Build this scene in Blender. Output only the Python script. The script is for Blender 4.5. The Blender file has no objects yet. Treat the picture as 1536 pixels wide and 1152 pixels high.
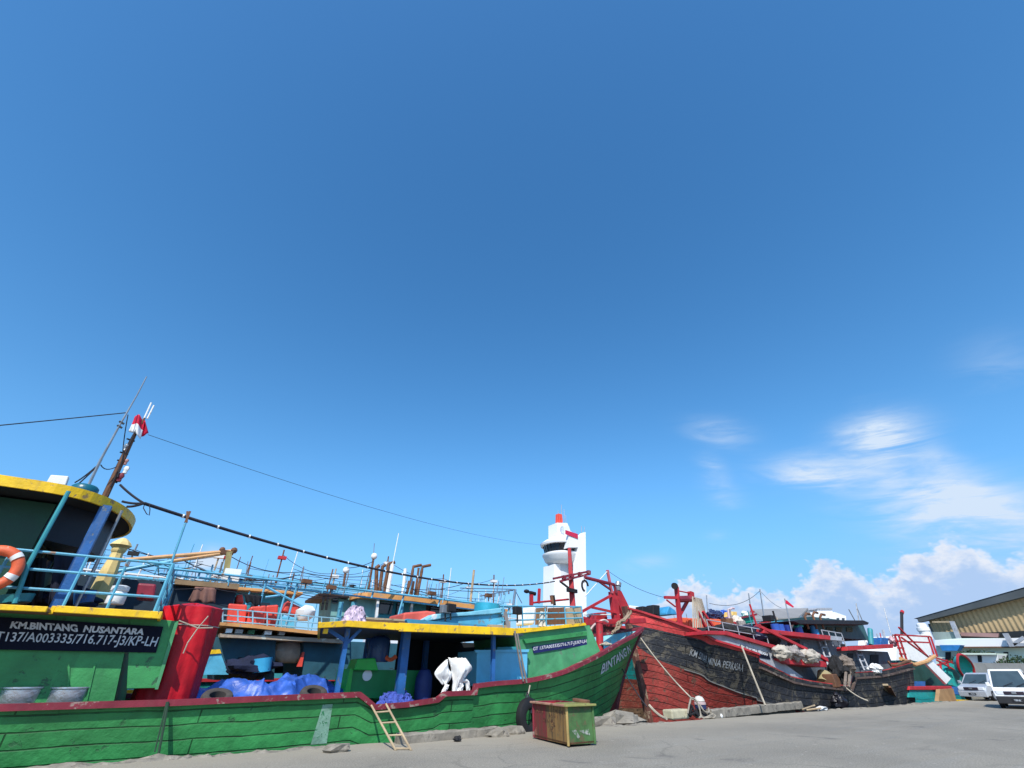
import bpy, bmesh, math, random
from mathutils import Vector, Matrix, noise
R = math.radians
random.seed(7)
C = bpy.context.scene.collection
S = bpy.context.scene
# ---------------------------------------------------------------- camera
F, HOR, EYE, AZ = 667.0, 1011.0, 1.6, R(33)
PIT = math.atan((HOR - 576) / F)
cam = bpy.data.cameras.new('camera'); co = bpy.data.objects.new('camera', cam); C.objects.link(co)
cam.sensor_width = 36; cam.lens = 36 * F / 1536; cam.clip_start = .05; cam.clip_end = 20000
co.location = (0, 0, EYE); co.rotation_euler = (R(90) + PIT, 0, -AZ)
S.camera = co
S.view_settings.view_transform = 'Standard'; S.view_settings.look = 'None'
S.view_settings.exposure = 0.0; S.view_settings.gamma = 1
# ---------------------------------------------------------------- sun and sky
SUN_EL, SUN_AZ = R(47), R(40)          # light travels towards +Y and a little +X
sd = Vector((math.sin(SUN_AZ) * math.cos(SUN_EL), math.cos(SUN_AZ) * math.cos(SUN_EL), -math.sin(SUN_EL)))
sl = bpy.data.lights.new('sun', 'SUN'); sl.energy = 5.0; sl.angle = R(.5); sl.color = (1, .95, .87)
so = bpy.data.objects.new('sun', sl); C.objects.link(so); so.rotation_euler = sd.to_track_quat('-Z', 'Y').to_euler()
W = bpy.data.worlds.new('World'); S.world = W; W.use_nodes = True
NT = W.node_tree; NT.nodes.clear()
def nn(t, nt=None, **k):
    n = (nt or NT).nodes.new(t)
    for a, b in k.items(): setattr(n, a, b)
    return n
class X_:                                # tiny expression helper for shader maths
    def __init__(s, nt): s.nt = nt
    def m(s, op, a, b=0.0, c=None, clamp=False):
        n = s.nt.nodes.new('ShaderNodeMath'); n.operation = op; n.use_clamp = clamp
        for i, q in enumerate((a, b, c)):
            if q is None: continue
            if isinstance(q, (int, float)): n.inputs[i].default_value = q
            else: s.nt.links.new(q, n.inputs[i])
        return n.outputs[0]
    def step(s, x, lo, hi):
        n = s.nt.nodes.new('ShaderNodeMapRange'); n.interpolation_type = 'SMOOTHSTEP'
        s.nt.links.new(x, n.inputs[0]); n.inputs[1].default_value = lo; n.inputs[2].default_value = hi
        return n.outputs[0]
    def mix(s, f, a, b, blend='MIX'):
        n = s.nt.nodes.new('ShaderNodeMix'); n.data_type = 'RGBA'; n.blend_type = blend
        for i, q in ((0, f), (6, a), (7, b)):
            if isinstance(q, (int, float)): n.inputs[i].default_value = q
            elif isinstance(q, (tuple, list)): n.inputs[i].default_value = (*q[:3], 1)
            else: s.nt.links.new(q, n.inputs[i])
        return n.outputs[2]
    def xyz(s, a, b, c):
        n = s.nt.nodes.new('ShaderNodeCombineXYZ')
        for i, q in enumerate((a, b, c)):
            if isinstance(q, (int, float)): n.inputs[i].default_value = q
            else: s.nt.links.new(q, n.inputs[i])
        return n.outputs[0]
    def noise(s, vec, scale, det=5, rough=.55, dist=0):
        n = s.nt.nodes.new('ShaderNodeTexNoise'); n.inputs['Scale'].default_value = scale
        n.inputs['Detail'].default_value = det; n.inputs['Roughness'].default_value = rough; n.inputs['Distortion'].default_value = dist
        if vec is not None: s.nt.links.new(vec, n.inputs['Vector'])
        return n.outputs[0]
    def ramp(s, x, stops):
        n = s.nt.nodes.new('ShaderNodeValToRGB'); e = n.color_ramp.elements
        e.remove(e[1]); c4 = lambda v: (*v[:3], 1) if isinstance(v, (tuple, list)) else (v, v, v, 1)
        e[0].position = stops[0][0]; e[0].color = c4(stops[0][1])
        for p, v in stops[1:]: e.new(p).color = c4(v)
        s.nt.links.new(x, n.inputs[0]); return n.outputs[0]
def ray(px, py):
    a, b = px - 768, 576 - py
    fw = F * math.cos(PIT) - b * math.sin(PIT); z = F * math.sin(PIT) + b * math.cos(PIT)
    return Vector((fw * math.sin(AZ) + a * math.cos(AZ), fw * math.cos(AZ) - a * math.sin(AZ), z))
def at(px, py, Y):                       # point of the plane Y = const that the photo shows at px, py
    r = ray(px, py); t = Y / r.y; return Vector((r.x * t, Y, EYE + r.z * t))
def atX(px, py, X):
    r = ray(px, py); t = X / r.x; return Vector((X, r.y * t, EYE + r.z * t))
def atZ(px, py, Z=0):
    r = ray(px, py); t = (Z - EYE) / r.z; return Vector((r.x * t, r.y * t, Z))
def azel(px, py):
    r = ray(px, py).normalized(); return math.degrees(math.atan2(r.x, r.y)), math.degrees(math.asin(r.z))
def sky_world():
    x = X_(NT); L = NT.links
    sky = nn('ShaderNodeTexSky', sky_type='NISHITA', sun_disc=False, sun_elevation=SUN_EL, sun_rotation=R(180) + SUN_AZ)
    sky.altitude = 0; sky.air_density = 1.0; sky.dust_density = 0.6; sky.ozone_density = 2.2
    tc = nn('ShaderNodeTexCoord'); sp = nn('ShaderNodeSeparateXYZ'); L.new(tc.outputs['Generated'], sp.inputs[0])
    az = x.m('MULTIPLY', x.m('ARCTAN2', sp.outputs[0], sp.outputs[1]), 57.29578)
    el = x.m('MULTIPLY', x.m('ARCSINE', sp.outputs[2]), 57.29578)
    hs = nn('ShaderNodeHueSaturation'); L.new(sky.outputs[0], hs.inputs['Color'])
    hs.inputs['Saturation'].default_value = SKY_SAT; hs.inputs['Value'].default_value = SKY_VAL
    col = x.mix(1.0, hs.outputs[0], SKY_TINT, 'MULTIPLY')
    lo_ = x.step(el, 24.0, -2.0)
    col = x.mix(x.m('MULTIPLY', lo_, .8), col, LOW_C)
    # cirrus: strokes in azimuth / elevation degrees, torn by stretched noise
    v = x.xyz(x.m('ADD', x.m('MULTIPLY', az, .05), x.m('MULTIPLY', el, -.05)), x.m('ADD', x.m('MULTIPLY', el, .24), x.m('MULTIPLY', az, .03)), 0.0)
    n1 = x.noise(v, 1.7, 9, .58, 1.3); n2 = x.noise(v, 5.0, 7, .58, .8)
    tex = x.m('ADD', x.m('MULTIPLY', n1, 1.3), x.m('MULTIPLY', n2, .5))
    tex = x.step(tex, .55, 1.25)
    tot = None
    for (ax, ay, bx, by, wd, amt) in CIRRUS:
        a0, e0 = azel(ax, ay); a1, e1 = azel(bx, by)
        dx, dy = a1 - a0, e1 - e0; ln = math.hypot(dx, dy); ux, uy = dx / ln, dy / ln
        ra = x.m('SUBTRACT', az, (a0 + a1) / 2); re = x.m('SUBTRACT', el, (e0 + e1) / 2)
        lo = x.m('DIVIDE', x.m('ADD', x.m('MULTIPLY', ra, ux), x.m('MULTIPLY', re, uy)), ln * .55)
        la = x.m('DIVIDE', x.m('SUBTRACT', x.m('MULTIPLY', re, ux), x.m('MULTIPLY', ra, uy)), wd)
        la = x.m('ADD', la, x.m('MULTIPLY', x.m('SUBTRACT', n1, .5), 2.6))
        d = x.m('ADD', x.m('MULTIPLY', lo, lo), x.m('MULTIPLY', la, la))
        g = x.m('MULTIPLY', x.m('POWER', 2.718, x.m('MULTIPLY', d, -1.0)), amt)
        tot = g if tot is None else x.m('ADD', tot, g)
    ci = x.m('MULTIPLY', tot, x.m('ADD', x.m('MULTIPLY', tex, 1.05), .16), clamp=True)
    col = x.mix(x.m('MULTIPLY', ci, 1.0, clamp=True), col, CLOUD_C)
    # milky band above the horizon on the right
    hz = x.m('MULTIPLY', x.step(el, 13.0, 0.0), x.step(az, 25.0, 62.0))
    col = x.mix(x.m('MULTIPLY', hz, .62), col, HAZE_C)
    # cumulus: a skyline of cloud tops over azimuth, puffed out by noise
    A0, A1 = -40.0, 90.0
    stops = []
    for (px, py, up) in CUMULUS:
        a, e = azel(px, py); stops.append((min(1, max(0, (a - A0) / (A1 - A0))), e / 20.0))
    stops.sort()
    prof = x.m('MULTIPLY', x.ramp(x.m('DIVIDE', x.m('SUBTRACT', az, A0), A1 - A0), stops), 20.0)
    vc = x.xyz(x.m('MULTIPLY', az, .3), x.m('MULTIPLY', el, .42), 3.7)
    p1 = x.noise(vc, 1.1, 7, .6, .25)
    vo = nn('ShaderNodeTexVoronoi', feature='SMOOTH_F1'); vo.inputs['Scale'].default_value = 2.0; vo.inputs['Smoothness'].default_value = .25
    wob = nn('ShaderNodeVectorMath', operation='ADD'); L.new(vc, wob.inputs[0]); wv = nn('ShaderNodeTexNoise'); wv.inputs['Scale'].default_value = 2.6; L.new(vc, wv.inputs[0]); L.new(wv.outputs[1], wob.inputs[1])
    L.new(wob.outputs[0], vo.inputs['Vector'])
    puff = x.m('SUBTRACT', x.m('MULTIPLY', x.m('SUBTRACT', p1, .5), 2.3), x.m('MULTIPLY', x.m('SUBTRACT', vo.outputs[0], .35), 2.0))
    h = x.m('ADD', x.m('SUBTRACT', prof, el), puff)
    al = x.m('MULTIPLY', x.step(h, -.15, .95), x.step(prof, .8, 2.2))
    al = x.m('MULTIPLY', al, x.step(el, -.5, 3.0))
    sh = x.m('ADD', x.m('MULTIPLY', h, -.24), x.m('MULTIPLY', x.m('SUBTRACT', x.noise(vc, 2.3, 5, .6), .5), 1.5))
    cc = x.mix(x.step(sh, -.9, .1), CUM_SHADE, CUM_LIGHT)
    col = x.mix(x.m('MULTIPLY', al, .93), col, cc)
    bg = nn('ShaderNodeBackground'); L.new(col, bg.inputs[0]); bg.inputs[1].default_value = .15
    W.cycles.sampling_method = 'MANUAL'; W.cycles.sample_map_resolution = 512
    out = nn('ShaderNodeOutputWorld'); L.new(bg.outputs[0], out.inputs[0])
# values are divided by the background strength of 0.15
SKY_SAT, SKY_VAL, SKY_TINT = 1.28, 1.22, (1.05, 1.22, 1.2)
LOW_C = (.72, 2.35, 5.75)
CLOUD_C = (4.4, 5.3, 6.5); HAZE_C = (2.5, 3.7, 6.0); CUM_LIGHT = (5.7, 5.9, 6.4); CUM_SHADE = (3.0, 4.1, 6.0)
CIRRUS = [(1170, 703, 1300, 705, 1.4, 1.15), (1270, 655, 1370, 640, 1.6, 1.35), (1290, 690, 1350, 660, 2.2, .8), (1370, 665, 1445, 712, 1.2, .6),
          (1300, 755, 1536, 745, 1.8, .7), (1390, 735, 1560, 775, 2.0, .6), (1330, 725, 1460, 735, 1.6, .45), (1040, 640, 1115, 650, 1.3, .4), (1055, 690, 1085, 720, 1.3, .42),
          (1060, 735, 1110, 745, 1.3, .3), (1340, 790, 1540, 785, 2.5, .75), (1440, 545, 1545, 520, 2.0, .16), (940, 848, 1000, 838, .8, .3), (1060, 806, 1090, 804, .5, .3), (285, 850, 335, 835, 1.1, 1.1), (300, 842, 325, 838, .8, .9)]
CUMULUS = [(500, 985, 0), (900, 985, 0), (950, 950, 0), (985, 893, 0), (1010, 866, 0), (1035, 862, 0), (1060, 872, 0), (1075, 885, 0),
           (1100, 874, 0), (1150, 878, 0), (1180, 888, 0), (1200, 868, 0), (1213, 842, 0), (1245, 829, 0), (1268, 842, 0), (1300, 862, 0), (1335, 860, 0), (1352, 828, 0),
           (1390, 806, 0), (1440, 800, 0), (1475, 818, 0), (1500, 832, 0), (1536, 815, 0), (1600, 800, 0)]
sky_world()
# ---------------------------------------------------------------- mesh helper
class MB:
    def __init__(s): s.v = []; s.f = []; s.mi = []; s.uv = None; s.cur = 0
    def _add(s, vs, fs):
        o = len(s.v); s.v += [Vector(q) for q in vs]
        for f in fs: s.f.append([i + o for i in f]); s.mi.append(s.cur)
    def box(s, c, size, rz=0, M=None):
        c = Vector(c); hx, hy, hz = size[0] / 2, size[1] / 2, size[2] / 2
        rot = M or Matrix.Rotation(rz, 3, 'Z')
        vs = [c + rot @ Vector((x * hx, y * hy, z * hz)) for x in (-1, 1) for y in (-1, 1) for z in (-1, 1)]
        s._add(vs, [(0, 1, 3, 2), (4, 6, 7, 5), (0, 4, 5, 1), (2, 3, 7, 6), (0, 2, 6, 4), (1, 5, 7, 3)]); return s
    def box2(s, a, b):
        a, b = Vector(a), Vector(b); d = b - a
        return s.box((a + b) / 2, [abs(q) for q in d])
    def bar(s, p, q, w, h=None, up=(0, 0, 1)):
        p, q = Vector(p), Vector(q); d = (q - p); L = d.length; x = d / L; u = Vector(up)
        if abs(x.dot(u)) > .95: u = Vector((0, 1, 0))
        y = u.cross(x).normalized(); z = x.cross(y); M = Matrix((x, y, z)).transposed()
        return s.box((p + q) / 2, (L, w, h or w), M=M)
    def ring(s, c, x, y, r, n): return [c + x * (r * math.cos(2 * math.pi * i / n)) + y * (r * math.sin(2 * math.pi * i / n)) for i in range(n)]
    def cyl(s, p, q, r, r2=None, n=10, cap=True):
        p, q = Vector(p), Vector(q); d = (q - p).normalized(); u = Vector((0, 0, 1)) if abs(d.z) < .9 else Vector((1, 0, 0))
        x = u.cross(d).normalized(); y = d.cross(x); r2 = r if r2 is None else r2
        s._add(s.ring(p, x, y, r, n) + s.ring(q, x, y, r2, n), [(i, (i + 1) % n, n + (i + 1) % n, n + i) for i in range(n)] + ([tuple(range(n))[::-1], tuple(range(n, 2 * n))] if cap else [])); return s
    def tube(s, pts, r, n=6, closed=False):
        pts = [Vector(p) for p in pts]; N = len(pts); vs = []; y = None
        for i, p in enumerate(pts):
            a = pts[(i - 1) % N] if closed or i else p; b = pts[(i + 1) % N] if closed or i < N - 1 else p
            d = (b - a).normalized()
            if y is None:
                u = Vector((0, 0, 1)) if abs(d.z) < .9 else Vector((1, 0, 0)); xx = u.cross(d).normalized()
            else:
                xx = y.cross(d)
                xx = xx.normalized() if xx.length > 1e-5 else Vector((1, 0, 0))
            y = d.cross(xx); rr = r[i] if isinstance(r, (list, tuple)) else r
            vs += s.ring(p, xx, y, rr, n)
        fs = []
        for k in range(N if closed else N - 1):
            k2 = (k + 1) % N
            fs += [(k * n + i, k * n + (i + 1) % n, k2 * n + (i + 1) % n, k2 * n + i) for i in range(n)]
        if not closed: fs += [tuple(range(n))[::-1], tuple(range((N - 1) * n, N * n))]
        s._add(vs, fs); return s
    def lathe(s, prof, o=(0, 0, 0), n=16, M=None, loop=False):
        o = Vector(o); M = M or Matrix.Identity(3); vs = []; N = len(prof)
        for r, z in prof:
            for i in range(n):
                a = 2 * math.pi * i / n; vs.append(o + M @ Vector((r * math.cos(a), r * math.sin(a), z)))
        fs = [(k * n + i, k * n + (i + 1) % n, (k + 1) * n + (i + 1) % n, (k + 1) * n + i) for k in range(N - 1) for i in range(n)]
        if loop: fs += [((N - 1) * n + i, (N - 1) * n + (i + 1) % n, (i + 1) % n, i) for i in range(n)]
        if prof[0][0] > 1e-4 and not loop: fs.append(tuple(range(n))[::-1])
        if prof[-1][0] > 1e-4 and not loop: fs.append(tuple(range((N - 1) * n, N * n)))
        s._add(vs, fs); return s
    def prism(s, pts, d):                # polygon pushed along the vector d
        pts = [Vector(p) for p in pts]; d = Vector(d); n = len(pts)
        s._add(pts + [p + d for p in pts], [tuple(range(n)), tuple(range(n, 2 * n))[::-1]] + [(i, i + n, (i + 1) % n + n, (i + 1) % n) for i in range(n)]); return s
    def grid(s, fn, nu, nv, closeu=False):
        vs = [fn(u / nu, v / nv) for v in range(nv + 1) for u in range(nu + 1)]; w = nu + 1
        s._add(vs, [(v * w + u, v * w + u + 1, (v + 1) * w + u + 1, (v + 1) * w + u) for v in range(nv) for u in range(nu)]); return s
    def ball(s, c, r, n=10, sq=(1, 1, 1), jit=0, seed=0):
        prof = [(-1 + 2 * i / (n // 2)) for i in range(n // 2 + 1)]; vs = []; c = Vector(c); m = n // 2
        for k in range(m + 1):
            ph = -math.pi / 2 + math.pi * k / m
            for i in range(n):
                a = 2 * math.pi * i / n; d = Vector((math.cos(ph) * math.cos(a), math.cos(ph) * math.sin(a), math.sin(ph)))
                o3 = Vector((seed * 3.1, seed, 0)); j = 1 + jit * noise.noise(d * 1.7 + o3)
                if jit: j += jit * (.34 * (1 - 2.4 * abs(noise.noise(d * 3.1 + o3))) + .2 * (1 - 2.4 * abs(noise.noise(d * 6.7 + o3))) - .25)
                vs.append(c + Vector((d.x * sq[0], d.y * sq[1], d.z * sq[2])) * r * j)
        s._add(vs, [(k * n + i, k * n + (i + 1) % n, (k + 1) * n + (i + 1) % n, (k + 1) * n + i) for k in range(m) for i in range(n)]); return s
    def build(s, name, mats, parent=None, smooth=False, bevel=0, kind=None, label=None, cat=None, group=None, weld=True, recalc=True, base=None):
        me = bpy.data.meshes.new(name); mats = mats if isinstance(mats, (list, tuple)) else [mats]
        if parent is not None:
            root = parent
            while root.parent: root = root.parent
            Mi = root.matrix_basis.inverted(); org = None
        else:
            if base is None:
                lo = Vector([min(v[i] for v in s.v) for i in range(3)]); hi = Vector([max(v[i] for v in s.v) for i in range(3)])
                base = Vector(((lo.x + hi.x) / 2, (lo.y + hi.y) / 2, lo.z))
            org = Vector(base); Mi = Matrix.Translation(-org)
        me.from_pydata([Mi @ v for v in s.v], [], s.f)
        for m in mats: me.materials.append(m)
        for p, i in zip(me.polygons, s.mi): p.material_index = i; p.use_smooth = smooth
        if s.uv:
            ul = me.uv_layers.new(name='UVMap')
            for li, l in enumerate(me.loops): ul.data[li].uv = s.uv[l.vertex_index]
        if recalc:
            bm = bmesh.new(); bm.from_mesh(me)
            if weld: bmesh.ops.remove_doubles(bm, verts=bm.verts, dist=.0004)
            bmesh.ops.recalc_face_normals(bm, faces=bm.faces); bm.to_mesh(me); bm.free()
        o = bpy.data.objects.new(name, me); C.objects.link(o)
        if smooth: 
            try: me.set_sharp_from_angle(angle=R(40))
            except Exception: pass
        if org is not None: o.location = org
        else: o.parent = parent
        if bevel:
            b = o.modifiers.new('bevel', 'BEVEL'); b.width = bevel; b.segments = 2; b.limit_method = 'ANGLE'; b.angle_limit = R(40)
        tag(o, label, cat, group, kind); return o
def tag(o, label=None, cat=None, group=None, kind=None):
    if label: o['label'] = label
    if cat: o['category'] = cat
    if group: o['group'] = group
    if kind: o['kind'] = kind
    return o
def thing(name, label, cat, loc=(0, 0, 0), rz=0, group=None):
    o = bpy.data.objects.new(name, None); C.objects.link(o); o.location = loc; o.rotation_euler = (0, 0, rz)
    o.empty_display_size = .2; bpy.context.view_layer.update()
    return tag(o, label, cat, group)
def dup(root, loc, rz=0, label=None):
    r = root.copy(); C.objects.link(r); r.location = loc; r.rotation_euler = (0, 0, rz)
    if label: r['label'] = label
    for ch in list(root.children):
        c = ch.copy(); C.objects.link(c); c.parent = r
        for g in ch.children:
            d = g.copy(); C.objects.link(d); d.parent = c
    return r
def sag(p, q, s, n=16):
    p, q = Vector(p), Vector(q)
    return [p.lerp(q, i / n) - Vector((0, 0, s * 4 * (i / n) * (1 - i / n))) for i in range(n + 1)]
def catmull(P, n=8):
    P = [Vector(p) for p in P]; out = []
    for i in range(len(P) - 1):
        a, b, c, d = P[max(0, i - 1)], P[i], P[i + 1], P[min(len(P) - 1, i + 2)]
        for k in range(n):
            t = k / n
            out.append(.5 * ((2 * b) + (c - a) * t + (2 * a - 5 * b + 4 * c - d) * t * t + (3 * b - a - 3 * c + d) * t ** 3))
    out.append(P[-1]); return out
def cyl1(name, p, q, r, mat, parent=None, r2=None, n=8, **k): return MB().cyl(p, q, r, r2, n).build(name, mat, parent, smooth=True, **k)
def box1(name, a, b, mat, parent=None, bevel=0, **k): return MB().box2(a, b).build(name, mat, parent, bevel=bevel, **k)
def bar1(name, p, q, w, mat, parent=None, h=None, **k): return MB().bar(p, q, w, h).build(name, mat, parent, **k)
def tube1(name, pts, r, mat, parent=None, n=6, **k): return MB().tube(pts, r, n).build(name, mat, parent, smooth=True, **k)
def poly1(name, px, Y, d, mat, parent=None, **k): return MB().prism([at(x, y, Y) for x, y in px], (0, d, 0)).build(name, mat, parent, **k)
# ---------------------------------------------------------------- materials
MATS = {}
def P(name, col, rough=.55, var=.25, scale=1.5, wear=0.0, wearcol=(.16, .13, .1), wscale=3.0, bump=.15, bscale=30, metal=0, planks=None, streak=0.0, spec=.4):
    """painted / weathered surface: blotchy tone, worn patches, streaks that run down, optional plank seams (UV)"""
    if name in MATS: return MATS[name]
    m = bpy.data.materials.new(name); m.use_nodes = True; nt = m.node_tree; b = nt.nodes['Principled BSDF']; x = X_(nt); L = nt.links
    tc = nt.nodes.new('ShaderNodeTexCoord'); ob = tc.outputs['Object']
    n1 = x.noise(ob, scale, 6, .6, .3)
    f = x.step(n1, .3, .72)
    c = x.mix(f, [q * (1 - var) for q in col], [min(1, q * (1 + var * .9)) for q in col])
    fine = x.noise(ob, bscale * .6, 4, .6)
    c = x.mix(.35 * min(1, var * 2), c, x.mix(fine, [q * .6 for q in col], [min(1, q * 1.35) for q in col]))
    hgt = x.noise(ob, bscale, 5, .6)
    if streak:
        mp = nt.nodes.new('ShaderNodeMapping'); mp.inputs['Scale'].default_value = (5, 5, .5); L.new(ob, mp.inputs[0])
        sn = x.noise(mp.outputs[0], 1.2, 5, .6)
        c = x.mix(x.m('MULTIPLY', x.step(sn, .52, .72), streak), c, wearcol)
    if wear:
        wn = x.noise(ob, wscale, 9, .68, .4)
        wf = x.step(wn, .66 - wear * .25, .7 - wear * .22)
        c = x.mix(wf, c, wearcol); hgt = x.m('SUBTRACT', hgt, x.m('MULTIPLY', wf, .5))
    if planks:
        uv = nt.nodes.new('ShaderNodeUVMap'); uv.uv_map = 'UVMap'
        wo = nt.nodes.new('ShaderNodeVectorMath'); wo.operation = 'ADD'
        nz = nt.nodes.new('ShaderNodeTexNoise'); nz.inputs['Scale'].default_value = .8; L.new(uv.outputs[0], nz.inputs[0])
        sc = nt.nodes.new('ShaderNodeVectorMath'); sc.operation = 'MULTIPLY'; L.new(nz.outputs[1], sc.inputs[0]); sc.inputs[1].default_value = (.0, .09, 0)
        L.new(uv.outputs[0], wo.inputs[0]); L.new(sc.outputs[0], wo.inputs[1])
        br = nt.nodes.new('ShaderNodeTexBrick'); L.new(wo.outputs[0], br.inputs[0])
        br.inputs['Scale'].default_value = 1; br.inputs['Brick Width'].default_value = planks[1]; br.inputs['Row Height'].default_value = planks[0]
        br.inputs['Mortar Size'].default_value = planks[2]; br.inputs['Mortar Smooth'].default_value = .6
        br.inputs['Color1'].default_value = (.75, .75, .75, 1); br.inputs['Color2'].default_value = (1.15, 1.15, 1.15, 1)
        c = x.mix(.5, c, x.mix(1.0, c, br.outputs['Color'], 'MULTIPLY'))
        ragged = x.m('MULTIPLY', br.outputs['Fac'], x.step(x.noise(uv.outputs[0], 1.6, 4, .6), .38, .6))
        c = x.mix(x.m('MULTIPLY', ragged, .8), c, [q * .16 for q in col])
        hgt = x.m('SUBTRACT', x.m('ADD', hgt, x.m('MULTIPLY', x.noise(ob, 4, 3), 1.2)), x.m('MULTIPLY', br.outputs['Fac'], 2.2))
    L.new(c, b.inputs['Base Color'])
    rr = x.m('ADD', x.m('MULTIPLY', x.m('SUBTRACT', n1, .5), .3), rough, clamp=True); L.new(rr, b.inputs['Roughness'])
    b.inputs['Metallic'].default_value = metal; b.inputs['Specular IOR Level'].default_value = spec
    if bump:
        bn = nt.nodes.new('ShaderNodeBump'); bn.inputs['Strength'].default_value = bump; bn.inputs['Distance'].default_value = .03
        L.new(hgt, bn.inputs['Height']); L.new(bn.outputs[0], b.inputs['Normal'])
    MATS[name] = m; return m
RED = P('red_paint', (.42, .022, .03), .5, .3, wear=.25, wearcol=(.2, .06, .05), streak=.25)
DRED = P('maroon_paint', (.2, .02, .035), .5, .3, wear=.35, wearcol=(.28, .2, .17), streak=.1)
GREEN = P('green_paint', (.04, .25, .076), .5, .32, scale=.9, wear=.26, wearcol=(.03, .11, .05), streak=.3, bump=.35, bscale=14)
LGREEN = P('light_green_paint', (.07, .28, .12), .5, .3, wear=.2, wearcol=(.1, .2, .12), streak=.2)
BGREEN = P('bright_green_plastic', (.02, .42, .05), .35, .15)
YEL = P('yellow_paint', (.82, .5, .01), .5, .25, wear=.32, wearcol=(.32, .2, .08), wscale=4, streak=.4, bump=.3, bscale=16)
BLUE = P('blue_paint', (.018, .11, .33), .5, .3, wear=.32, wearcol=(.1, .13, .17), wscale=5, streak=.35, bump=.3, bscale=16)
CYAN = P('cyan_paint', (.1, .42, .6), .45, .2, wear=.25, wearcol=(.18, .26, .28), streak=.2)
TEAL = P('teal_paint', (.04, .26, .3), .45, .2, wear=.2, wearcol=(.12, .2, .2))
DTEAL = P('dark_teal_planks', (.02, .09, .13), .6, .25, wear=.2, wearcol=(.03, .05, .06), streak=.4)
TURQ = P('turquoise_paint', (.01, .33, .3), .5, .2, wear=.25, wearcol=(.1, .2, .18), streak=.25)
NAVY = P('navy_board', (.004, .006, .018), .7, .3, spec=.15)
WHITE = P('white_paint', (.78, .78, .76), .5, .06, wear=.12, wearcol=(.5, .47, .42), streak=.15)
LETTER = P('letter_paint', (.52, .56, .6), .6, .2, wear=.35, wearcol=(.12, .13, .16), wscale=7, bump=0)
BLACK = P('black_rubber', (.012, .012, .014), .7, .3)
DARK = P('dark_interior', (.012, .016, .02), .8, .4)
WOOD = P('brown_wood', (.22, .13, .07), .7, .3, wear=.3, wearcol=(.12, .08, .05), streak=.4)
PALEW = P('pale_wood', (.42, .32, .2), .7, .25, wear=.2, wearcol=(.2, .15, .1), streak=.3)
TAN = P('tan_paint', (.6, .33, .14), .55, .18, wear=.2, wearcol=(.3, .2, .12), streak=.3)
GREYP = P('grey_paint', (.34, .36, .4), .55, .2, wear=.25, wearcol=(.18, .16, .15), streak=.35)
STEEL = P('grey_steel', (.3, .31, .32), .4, .25, metal=.6, wear=.2, wearcol=(.16, .1, .07))
ALU = P('galvanised_metal', (.62, .64, .66), .3, .12, metal=.85, bump=.3, bscale=12)
RUST = P('rusty_metal', (.16, .075, .04), .8, .35, wear=.3, wearcol=(.07, .035, .02), streak=.4)
ROPE = P('pale_rope', (.42, .37, .29), .9, .3, bscale=60, bump=.5)
DROPE = P('dark_rope', (.03, .03, .04), .9, .4)
ORANGE = P('orange_plastic', (.72, .13, .05), .5, .15, wear=.1, wearcol=(.6, .3, .2))
SALMON = P('red_box_plastic', (.72, .075, .05), .5, .15, streak=.2, wearcol=(.4, .08, .06))
BTARP = P('blue_tarpaulin', (.03, .1, .43), .42, .35, scale=3, bump=.7, bscale=6, spec=.7)
RTARP = P('red_tarpaulin', (.52, .004, .013), .55, .28, scale=2, bump=.45, bscale=5, streak=.25, wearcol=(.3, .01, .015))
CONC = P('concrete', (.25, .225, .185), .9, .35, scale=2.2, wear=.35, wearcol=(.15, .13, .11), bump=.6, bscale=14, streak=.3)
CLOTHW = P('white_cloth', (.8, .8, .78), .8, .06, bump=.1)
CLOTHB = P('brown_cloth', (.2, .1, .08), .9, .3)
GLASS = P('dark_glass', (.01, .015, .02), .08, .1, bump=0, spec=.8)
NETS = P('blue_net', (.06, .1, .42), .9, .5, scale=9, bump=.9, bscale=40)
NETG = P('grey_net', (.3, .27, .25), .9, .5, scale=8, bump=.9, bscale=30)
# ---------------------------------------------------------------- hand painted writing
def text_mesh(txt, bold=.012, shear=.12):
    cu = bpy.data.curves.new('txt', 'FONT'); cu.body = txt; cu.size = 1; cu.shear = shear; cu.offset = bold; cu.resolution_u = 2
    o = bpy.data.objects.new('txt', cu); C.objects.link(o); bpy.context.view_layer.update()
    me = bpy.data.meshes.new_from_object(o.evaluated_get(bpy.context.evaluated_depsgraph_get()))
    vs = [v.co.copy() for v in me.vertices]; fs = [list(p.vertices) for p in me.polygons]
    bpy.data.objects.remove(o); bpy.data.curves.remove(cu); bpy.data.meshes.remove(me)
    x0 = min(v.x for v in vs); x1 = max(v.x for v in vs); y0 = min(v.y for v in vs); y1 = max(v.y for v in vs)
    return [((v.x - x0) / (x1 - x0), (v.y - y0) / (y1 - y0)) for v in vs], fs
def letters(mb, txt, fn, bold=.012, shear=.12, wob=.03):
    """fn(u, v) -> point; each glyph cell gets a little hand-made wobble"""
    vs, fs = text_mesh(txt, bold, shear)
    mb._add([fn(u, v + wob * math.sin(u * 37) * .5) for u, v in vs], fs); return mb
def quad(a, b, c, d, off=(0, 0, 0)):      # bilinear patch: a = bottom left, b = bottom right, c = top right, d = top left
    a, b, c, d = [Vector(q) + Vector(off) for q in (a, b, c, d)]
    return lambda u, v: a.lerp(b, u).lerp(d.lerp(c, u), v)
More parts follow.
